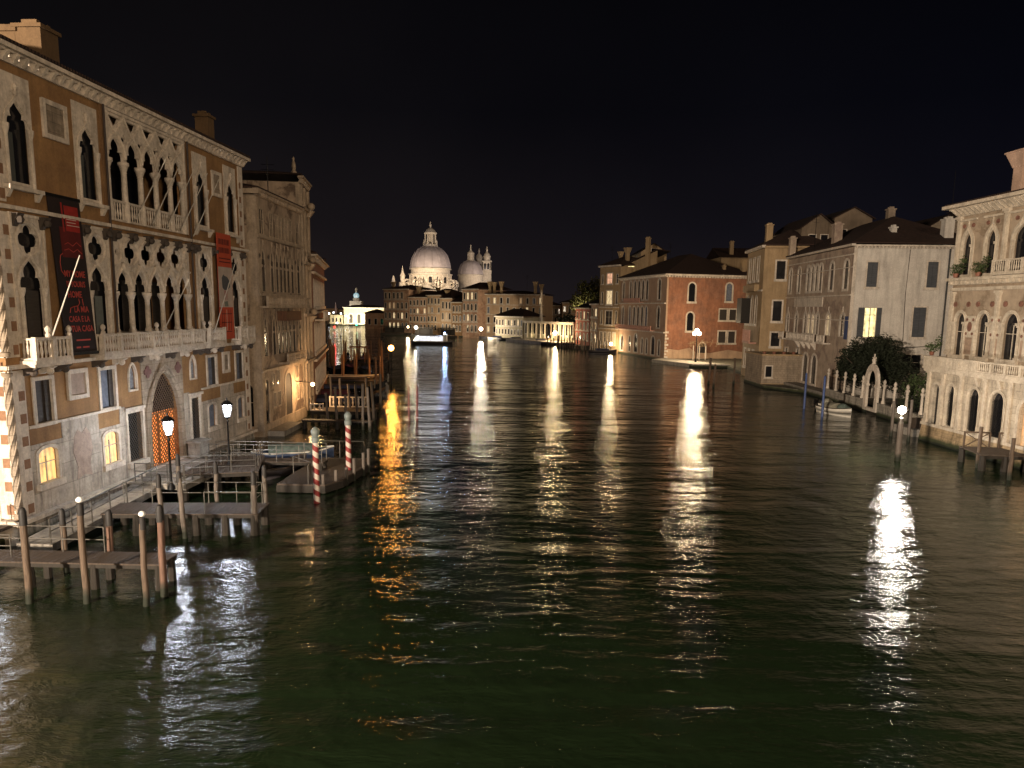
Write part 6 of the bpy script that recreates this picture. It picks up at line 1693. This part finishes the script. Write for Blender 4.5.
for (px, py, t_), lab in (((804, 409, 3.7), 'slim blue mooring pole left of the white motor boat'), ((822, 417, 3.9), 'slim blue mooring pole in front of the white motor boat')):
    x, y = at_height(px, py); o = empty('blue_pole', (x, y, 0), 0, lab, 'mooring pole')
    MB().lathe(0, 0, [(.13, -1), (.11, t_), (.03, t_+.1)], 10).build('shaft', simple('blue_paint', (.05, .08, .20), .5), o, True)

def gondola(loc, rz, lab, cover=None, group=None):
    o = empty('gondola', loc, rz, lab, 'gondola', group)
    L, W = 10.8, 1.4; n = 20; rings = []
    for i in range(n+1):
        t = i/n; s_ = 2*t-1; x = s_*L/2; w_ = max(W/2*(1-abs(s_)**2.6), .03); k = abs(s_)**3
        zt_ = .42+1.0*k*(1.1 if s_ > 0 else .8); zb = -.15+.95*abs(s_)**4
        rings.append([(x, -w_, zt_), (x, -w_*.5, zb), (x, w_*.5, zb), (x, w_, zt_)])
    vs = [p for r in rings for p in r]; fs = []
    for i in range(n):
        for k in range(3): fs.append((i*4+k, i*4+k+1, (i+1)*4+k+1, (i+1)*4+k))
        fs.append((i*4, (i+1)*4, (i+1)*4+3, i*4+3))
    fs += [(0, 1, 2, 3), tuple(n*4+k for k in (3, 2, 1, 0))]
    MB().add(vs, fs).build('hull', simple('black_lacquer', (.012, .012, .013), .2, 0, .5), o, True)
    m = MB(); m.prism([(5.3, 1.1), (5.55, 1.2), (5.62, 2.05), (5.5, 2.2), (5.36, 2.1), (5.45, 1.9), (5.38, 1.5)], -.02, .02); m.build('prow_iron', M_STEEL, o)
    if cover:
        c_ = MB(); c_.T = Matrix.Rotation(math.pi/2, 4, 'Z'); c_.prism([(-.62, .45), (-.5, .78), (0, .95), (.5, .78), (.62, .45)], -2.6, 2.4); c_.build('cover', cover, o, True)
    return o
M_CVB = simple('navy_cover', (.03, .035, .07), .8); M_CVR = simple('plum_cover', (.10, .03, .05), .8)
x, y = at_height(386, 407); gondola((x-5.4, y+.3, 0), R(3), 'black gondola moored at the outer end of the grey palace landing', M_CVB)

for k, (px, py, a_, c_) in enumerate(((352, 404, 8, 0), (344, 398, -5, 1), (358, 392, 6, 0))):
    x, y = at_height(px, py); gondola((x-2, y, 0), R(a_), ('black covered gondola among the grey piles, nearest the white balusters', 'black gondola with plum cover in the middle behind the grey piles', 'black covered gondola farthest behind the grey piles')[k], (M_CVB, M_CVR)[c_])
small_boat((-13.6, 43.6, .05), R(75), 4.6, 1.5, .5, simple('dark_hull', (.05, .045, .05), .4), 'small dark open boat tied behind the low pontoon', None, 2, M_DECK)
small_boat((-14.3, 47.6, .05), R(20), 5.2, 1.6, .5, simple('blue_hull', (.05, .07, .12), .4), 'small blue covered boat behind the low pontoon by the grey palace', (M_TARPG, -.3, .3), 1, M_HULLW)
# gondola station: platform, tall piles with orange lamp light in their colour, covered gondolas
x, y = at_height(347, 381)
g0 = small_boat((x-.3, y, .1), R(1), 9.2, 1.9, .6, simple('dark_hull', (.05, .045, .05), .4), 'long low barge with a pale rim across the front of the gondola station', None, 3, M_HULLW)
gp, gf = deck('gondola_stage', 'timber gondola stage among orange tinted piles beyond the pale barge', (-27.0, 118), (-20.9, 118), 8, 1.0, .25, leg_step=2.6, cat='stage')
railing(gp, [(.2, .2), (5.9, .2)], 1.0, 1.1, mat=wood('orange_rail_wood', (.24, .12, .06)), step=2, r=.06, mids=(.55,))
railing(gp, [(.2, 7.5), (5.9, 7.5)], 1.0, 1.1, mat=wood('orange_rail_wood', (.24, .12, .06)), step=2, r=.06, mids=(.55,))
m = MB()
for sx_ in (1.0, 3.2): m.box(sx_-.08, sx_+.08, 1.0, 1.16, 1.0, 3.4)
m.box(.7, 3.5, .8, 2.8, 3.4, 3.55); m.build('ticket_shelter', wood('shelter_wood', (.30, .13, .06)), gp)
for i, (px, py, k) in enumerate(((338, 371, 0), (352, 369, 1), (366, 371, 0), (360, 362, 1), (345, 361, 0))):
    x, y = at_height(px, py); gondola((x, y, 0), R(84+i*3), ('covered gondola moored end on at the gondola stage',)[0], (M_CVB, M_CVR)[k], 'gondolas at the gondola stage')
M_PILEO = wood('painted_orange_light_pile_wood', (.27, .145, .08), False)  # glow of the amber lamp put into the wood colour
rg = random.Random(5)
for i in range(26):
    px = 322+((i*37) % 62); py = 352+((i*11) % 30); x, y = at_height(px, py)
    pile(x, y, rg.uniform(3.0, 4.4), .14, (rg.uniform(-.04, .04), 0), None, M_PILEO, 'one of the tall brown mooring piles crowding the gondola station', 'piles crowding the gondola station')
for k, px in enumerate((376, 380)):
    x, y = at_height(px, 388 - k*2); pile(x, y, 3.8, .14, (0, 0), None, M_PILEO, ('left', 'right')[k]+' of two dark piles beside the orange lamp reflection')

# ------------------------------------------------------------------ lamps
def E_LAMP(name, c, s): return emit(name, c, s)
L_WHITE = E_LAMP('lamp_white', (1.0, .90, .78), 640); L_COOL = E_LAMP('lamp_cool_white', (.88, .92, 1.0), 270)
L_AMB = E_LAMP('lamp_amber', (1.0, .40, .07), 330); L_WARM = E_LAMP('lamp_warm', (1.0, .74, .42), 300)
def globe_lamp(loc, h, r, em, lab, base_z=0.0, post_r=.07, style='post', k=1, name='street_lamp', group=None):
    o = empty(name, (loc[0], loc[1], base_z), 0, lab, 'street lamp', group)
    H_ = h-base_z
    if style == 'pile':
        m = MB(); m.lathe(0, 0, [(.2, -1.5), (.18, H_-1.0), (.17, H_-.9)], 12); m.build('timber_base', M_PILEG, o, True)
        MB().lathe(0, 0, [(.16, H_-.9), (.16, H_-.55), (.07, H_-.5), (.06, H_-r)], 10).build('lamp_post', M_STEEL, o, True)
    elif style == 'none': pass
    else:
        MB().lathe(0, 0, [(post_r*2.4, 0), (post_r*2, .3), (post_r, .5), (post_r*.8, H_-r*1.3), (post_r*1.6, H_-r*1.05)], 10).build('lamp_post', M_IRON, o, True)
    if k == 3:
        m = MB(); m.tube((-.45, 0, H_-.4), (.45, 0, H_-.4), .03, None, 6); m.build('cross_arm', M_IRON, o)
        for dx, dz in ((-.45, -.1), (.45, -.1), (0, .45)): MB().ball((dx, 0, H_+dz), r, 14, 9).build('lamp_globe', em, o, True); bulb(em, (loc[0]+dx, loc[1], h+dz), r)
    else: MB().ball((0, 0, H_), r, 16, 10).build('lamp_globe', em, o, True); bulb(em, (loc[0], loc[1], h), r)
    return o
def lantern(x, y, zb, zl, lab, em):
    o = empty('lantern_post', (x, y, zb), 0, lab, 'lantern'); H_ = zl-zb
    MB().lathe(0, 0, [(.2, 0), (.18, .15), (.09, .3), (.06, .6), (.045, H_-.75), (.08, H_-.7), (.05, H_-.55)], 10).build('lamp_post', M_IRON, o, True)
    m = MB()
    for j in range(6):
        a = j*math.pi/3; m.tube((.16*math.cos(a), .16*math.sin(a), H_-.42), (.30*math.cos(a), .30*math.sin(a), H_+.25), .012, None, 4)
    m.lathe(0, 0, [(.33, H_+.25), (.34, H_+.29), (.2, H_+.42), (.06, H_+.5), (.05, H_+.58), (.01, H_+.66)], 6)
    m.lathe(0, 0, [(.05, H_-.55), (.17, H_-.45), (.17, H_-.42)], 6); m.build('lantern_cage', M_IRON, o)
    MB().lathe(0, 0, [(.12, H_-.41), (.22, H_+.22)], 6).build('lamp_glass', em, o); bulb(em, (x, y, zl-.08), .22)
    return o
lx, ly = FF.pt(9.3, -2.6); 
def solve_x(px, py, Y): return at_dist(px, py, Y)
p_ = at_dist(168, 426, 35.6); lantern(p_[0], p_[1], .92, p_[2], 'cool white lantern on a post in front of the lit portal', L_COOL)
p_ = at_dist(227, 409, 41.0); lantern(p_[0], p_[1], .92, p_[2], 'cool white lantern on a post at the far end of the ochre palace', L_COOL)
# lantern outside the frame at the near corner of the palace, it lights the walkway
lantern(-19.8, 26.6, .4, 3.2, 'cool white lantern at the near corner of the ochre palace', E_LAMP('lamp_cool_dim', (.86, .92, 1.0), 45))
x, y = 26.7, 49.8; z = at_dist(902, 410, y)[2]; globe_lamp((at_dist(902, 410, y)[0], y), z, .27, L_WHITE, 'bright globe lamp on a thick timber pile in the water near the white palace', style='pile')
globe_lamp((26.5, 33.5), 3.4, .20, L_WHITE, 'bright globe lamp on a timber pile in front of the white palace', style='pile')
p_ = at_dist(391, 348, 94.8); globe_lamp(p_, p_[2], .36, L_AMB, 'amber navigation lamp on a thin post alone in the canal', post_r=.06)
p_ = BF.pt(BL*.74, -1.5); globe_lamp(p_, 3.25, .16, E_LAMP('lamp_wall_warm', (1.0, .60, .28), 800), 'small warm wall lamp at the grey gothic palace', 3.0, style='none', name='wall_lamp')
p_ = at_dist(697, 333, 137); globe_lamp(p_, p_[2], .36, E_LAMP('lamp_quay', (1.0, .76, .48), 400), 'triple globe lamp post on the lit quay', .5, k=3, post_r=.1)
def far_lamp(px, py, Y, r, em, lab, group=None, bz=.4): p = at_dist(px, py, Y); return globe_lamp(p, p[2], r, em, lab, bz, post_r=.08, group=group)
L_F = E_LAMP('far_lamp_white', (1.0, .84, .62), 430)
far_lamp(611, 344, 171, .38, L_WARM, 'white lamp at the foot of the tall tan house', bz=0)
far_lamp(555, 333, 207, .55, L_WARM, 'brightest white lamp on the landing of the low floodlit palace')
for px, py, k in ((548, 337, .18), (562, 336, .2), (567, 339, .2), (590, 333, .14)): far_lamp(px, py, 214, k, L_WARM, 'small lamp beside the low floodlit palace landing', 'small lamps beside the low palace')
x_, y_ = at_height(584, 346); globe_lamp((x_+.5, y_+11), 9.6, .34, L_F, 'unseen lamp added behind the rose red house to light the tree', .4, post_r=.08)  # added lamp, out of sight, brightens the tree crown
far_lamp(481, 329, 233, .55, L_F, 'white lamp below the big tan house')
far_lamp(524, 314.5, 233, .24, L_WARM, 'warm lamp at the corner of the low cream palace')
far_lamp(416, 327.5, 250, .55, L_F, 'white lamp in front of the far bank houses')
far_lamp(408, 327, 256, .32, L_WARM, 'small warm lamp left of the lamp before the far bank houses')
far_lamp(371, 319.5, 400, .4, L_WARM, 'warm lamp left on the far customs quay')
for k, (px, py) in enumerate(((363, 325), (376, 323.5), (386, 325), (395, 325.5), (357, 329), (371, 330), (379, 331))): far_lamp(px, py, 470-k*18, .42, L_WARM, 'tiny warm lamp on the far quay line', 'tiny lamps on the far quay')
for px, py, Y in ((329, 313.5, 380), (333.5, 312.5, 380), (341, 313.5, 380), (346, 316, 380), (349, 318, 380), (337, 323, 330)): far_lamp(px, py, Y, .34, E_LAMP('lamp_far_cool', (.9, .95, 1.0), 14), 'tiny white light in the string at the far left', 'string of tiny far lights')
for px, py, c, nm, cn in ((334.5, 327, (1.0, .03, .02), 'red_neon', 'red'), (356.5, 324.5, (.05, .85, .45), 'green_neon', 'green')):
    p = at_dist(px, py, 300); o = empty('channel_light', (p[0], 300, 0), 0, cn+' navigation light low over the water at the far left', 'lamp')
    MB().lathe(0, 0, [(.12, -1), (.1, p[2]-.4)], 8).build('post', M_IRON, o); MB().ball((0, 0, p[2]), .42, 10, 7).build('lamp_globe', emit(nm, c, 5), o, True)
# red lit cone, far left
p = at_dist(336, 325, 430); o = empty('tall_red_cone', (p[0], 430, 0), 0, 'tall narrow red glowing cone at the far left beyond the palaces', 'decoration')
zt_ = at_dist(336, 302, 430)[2]; MB().lathe(0, 0, [(.6, 0), (.9, zt_*.4), (.45, zt_*.75), (.06, zt_)], 12).build('cone', emit('dim_red', (.8, .12, .08), .05), o)

# floating water bus stops along the far quay
for k, (px, py, w_) in enumerate(((395, 334.5, 9), (424, 336, 8), (448, 337.2, 6))):
    x, y = at_height(px, py); o = empty('floating_stop', (x, y-2.5, 0), R(-8), ('long low floating stop with a dark roof in front of the square brick palace', 'low floating stop with a dark roof below the great dome', 'shortest floating stop right of the water bus')[k], 'pontoon')
    MB().box(-w_/2, w_/2, -1.5, 1.5, -.2, .6).build('float', M_DARKWOOD, o); MB().box(-w_/2, w_/2, -1.4, 1.4, 2.9, 3.1).build('roof', M_DARKWOOD, o)
    for sx_ in (-.47, -.16, .16, .47): MB().box(w_*sx_-.06, w_*sx_+.06, -1.3, -1.18, .6, 2.9).build('post', M_DARKWOOD, o)
    MB().box(-w_*.4, w_*.4, 1.0, 1.06, .7, 2.7).build('rear_panel', M_DARKWOOD, o)
# roof aerials
for px, py, Y, h_, lab in ((670, 262, 170, 4.5, 'thin aerial on the brick house roof'), (612, 262, 182, 4, 'thin aerial on the tall tan house'), (815, 240, 100, 3.6, 'thin aerial in front of the brown attic'), (527, 292, 255, 6, 'thin aerial on the big tan house'), (268, 190, 62, 2.6, 'thin aerial on the grey gothic palace roof')):
    p = at_dist(px, py, Y); o = empty('roof_aerial', (p[0], Y, p[2]-1.5), 0, lab, 'aerial'); m = MB(); m.tube((0, 0, 0), (0, 0, h_+1.5), .035, None, 5)
    for z in (.6, 1.0, 1.3): m.tube((-.5, 0, h_+1.5-z), (.5, .2, h_+1.5-z), .02, None, 4)
    m.build('aerial_rods', M_IRON, o)
# floodlights washing the low palace
for t in (.15, .32, .68, .86):
    x, y = f_.A if False else mu.matrix_world.translation[:2] if False else (0, 0)
ma, mbb = Vector(on(524, 341.6)), Vector(on(574, 345.4))
for t in (.12, .33, .62, .88):
    q_ = ma.lerp(mbb, t) + Vector((.3, -3.2)); spot_light('facade_floodlight', (q_.x, q_.y, 1.6), (q_.x, q_.y+4, 5.2), 170, (1.0, .84, .46), 120, .2)

# ------------------------------------------------------------------ boats further out
vp = at_height(432, 345); o = empty('water_bus', (vp[0], vp[1], 0), R(-4), 'brightly lit white water bus crossing the canal ahead', 'water bus')
hull(MB(), 11, 3.0, .9).build('hull', simple('dark_hull', (.05, .045, .05), .4), o, True)
MB().box(-4.3, 3.0, -1.2, 1.2, .8, 1.1).build('deck', M_HULLW, o)
m = MB(); m.box(-4.3, 3.0, -1.25, 1.25, 2.35, 2.5); 
for i in range(8):
    for s_ in (-1.2, 1.14): m.box(-4.3+i*1.03, -4.22+i*1.03, s_, s_+.06, 1.1, 2.35)
m.build('cabin_frame', M_HULLW, o); MB().box(-4.1, 2.8, -1.1, 1.1, 1.12, 2.33).build('lit_cabin', room_light('cabin_light', (.92, .95, 1.0), 1.8, 3.0), o)
m = MB(); m.box(3.05, 4.0, -.7, .7, .9, 2.9); m.build('wheelhouse', M_HULLW, o); em_ = emit('blue_white_light', (.40, .58, 1.0), 500); MB().ball((3.4, -.4, 3.2), .22, 10, 7).build('mast_light', em_, o); bulb(em_, (vp[0]+3.4, vp[1]-.6, 3.2), .24)
MB().ball((-3.5, -1.35, 2.2), .14, 8, 6).build('side_light', emit('bluish_light', (.6, .72, 1.0), 300), o)
rg = random.Random(9)
for k, (px, py) in enumerate(((489, 338.8), (498, 339.6), (507, 340.4), (516, 341), (531, 342.4), (541, 343.4), (552, 345.4), (569, 348), (578, 349), (602, 353.5))):
    x, y = at_height(px, py); small_boat((x, y-1, .05), R(rg.uniform(-20, 20)), 6.5, 1.9, .7, (M_HULLW if k % 3 == 1 else simple('dark_hull', (.05, .045, .05), .4)), 'small boat moored low against the far bank', (M_CVB, -.25, .2) if k % 2 else None, 2, None, 'boats moored along the far bank')
for k in range(22):
    px = 548+k*2.7+rg.uniform(-1, 1); py = 347.6+k*.28; x, y = at_height(px, py); pile(x, y-1.5, rg.uniform(2.6, 3.8), .15, (rg.uniform(-.03, .03), 0), None, M_PILEG, 'one of the mooring piles in front of the rose red house', 'piles before the rose red house')
# piles and landing on the right
for px, py, t_, lab in ((708, 384, 3.6, 'left of two leaning piles in front of the lit quay'), (713, 387, 3.0, 'right of two leaning piles in front of the lit quay'), (733.5, 384, 3.6, 'upright pile at the right of the lit quay')):
    x, y = at_height(px, py); pile(x, y, t_, .16, (.06 if px < 720 else 0, 0), None, M_PILE, lab)
x, y = at_height(640, 361)
for px, py, t_, lab in ((891, 436, 2.9, 'pale pole behind the lamp pile near the garden gate'), (908, 441, 3.3, 'pale pole right of the lamp pile before the palace'), (977, 468, 2.75, 'thin pile in front of the near palace landing'), (1009, 480, 2.6, 'dark pile at the right corner of the near palace landing')):
    x, y = at_height(px, py); pile(x, y, t_, .12, (0, 0), None, M_PILEG if px < 950 else M_PILE, lab)
d6 = at_height(985, 470)
dk, fk = deck('timber_landing', 'pale plank landing with a crossed timber rail before the white palace', at_height(981, 455, 1.05), (at_height(981, 455, 1.05)[0]+4.4, at_height(981, 455, 1.05)[1]-.6), 3.2, 1.05, .2, cat='landing', leg_step=1.2, leg_r=.2)
m = MB()
for a_, b_, y_ in ((.2, 1.9, 3.0), (2.4, 4.2, 3.0)):
    m.box(a_, b_, y_, y_+.08, 2.02, 2.12)
    for x_ in (a_, b_-.08): m.box(x_, x_+.1, y_-.01, y_+.09, 1.05, 2.02)
    m.hexa([(a_+.1,y_,1.1),(a_+.2,y_,1.1),(a_+.2,y_+.06,1.1),(a_+.1,y_+.06,1.1),(b_-.2,y_,2.0),(b_-.1,y_,2.0),(b_-.1,y_+.06,2.0),(b_-.2,y_+.06,2.0)])
    m.hexa([(b_-.2,y_+.01,1.1),(b_-.1,y_+.01,1.1),(b_-.1,y_+.07,1.1),(b_-.2,y_+.07,1.1),(a_+.1,y_+.01,2.0),(a_+.2,y_+.01,2.0),(a_+.2,y_+.07,2.0),(a_+.1,y_+.07,2.0)])
m.build('crossed_rail', M_PILE, dk)
m = MB(); m.box(-.2, 3.8, -1, 2.2, -.6, .62); o = empty('side_landing', (33.0, 60.8, 0), R(0), 'small stone landing between the garden wall and the white palace', 'landing'); m.build('stone_slab', M_TERR, o)
MB().box(-.1, 3.6, -.2, -.1, .62, 1.5).build('timber_fence', M_DECK, o)
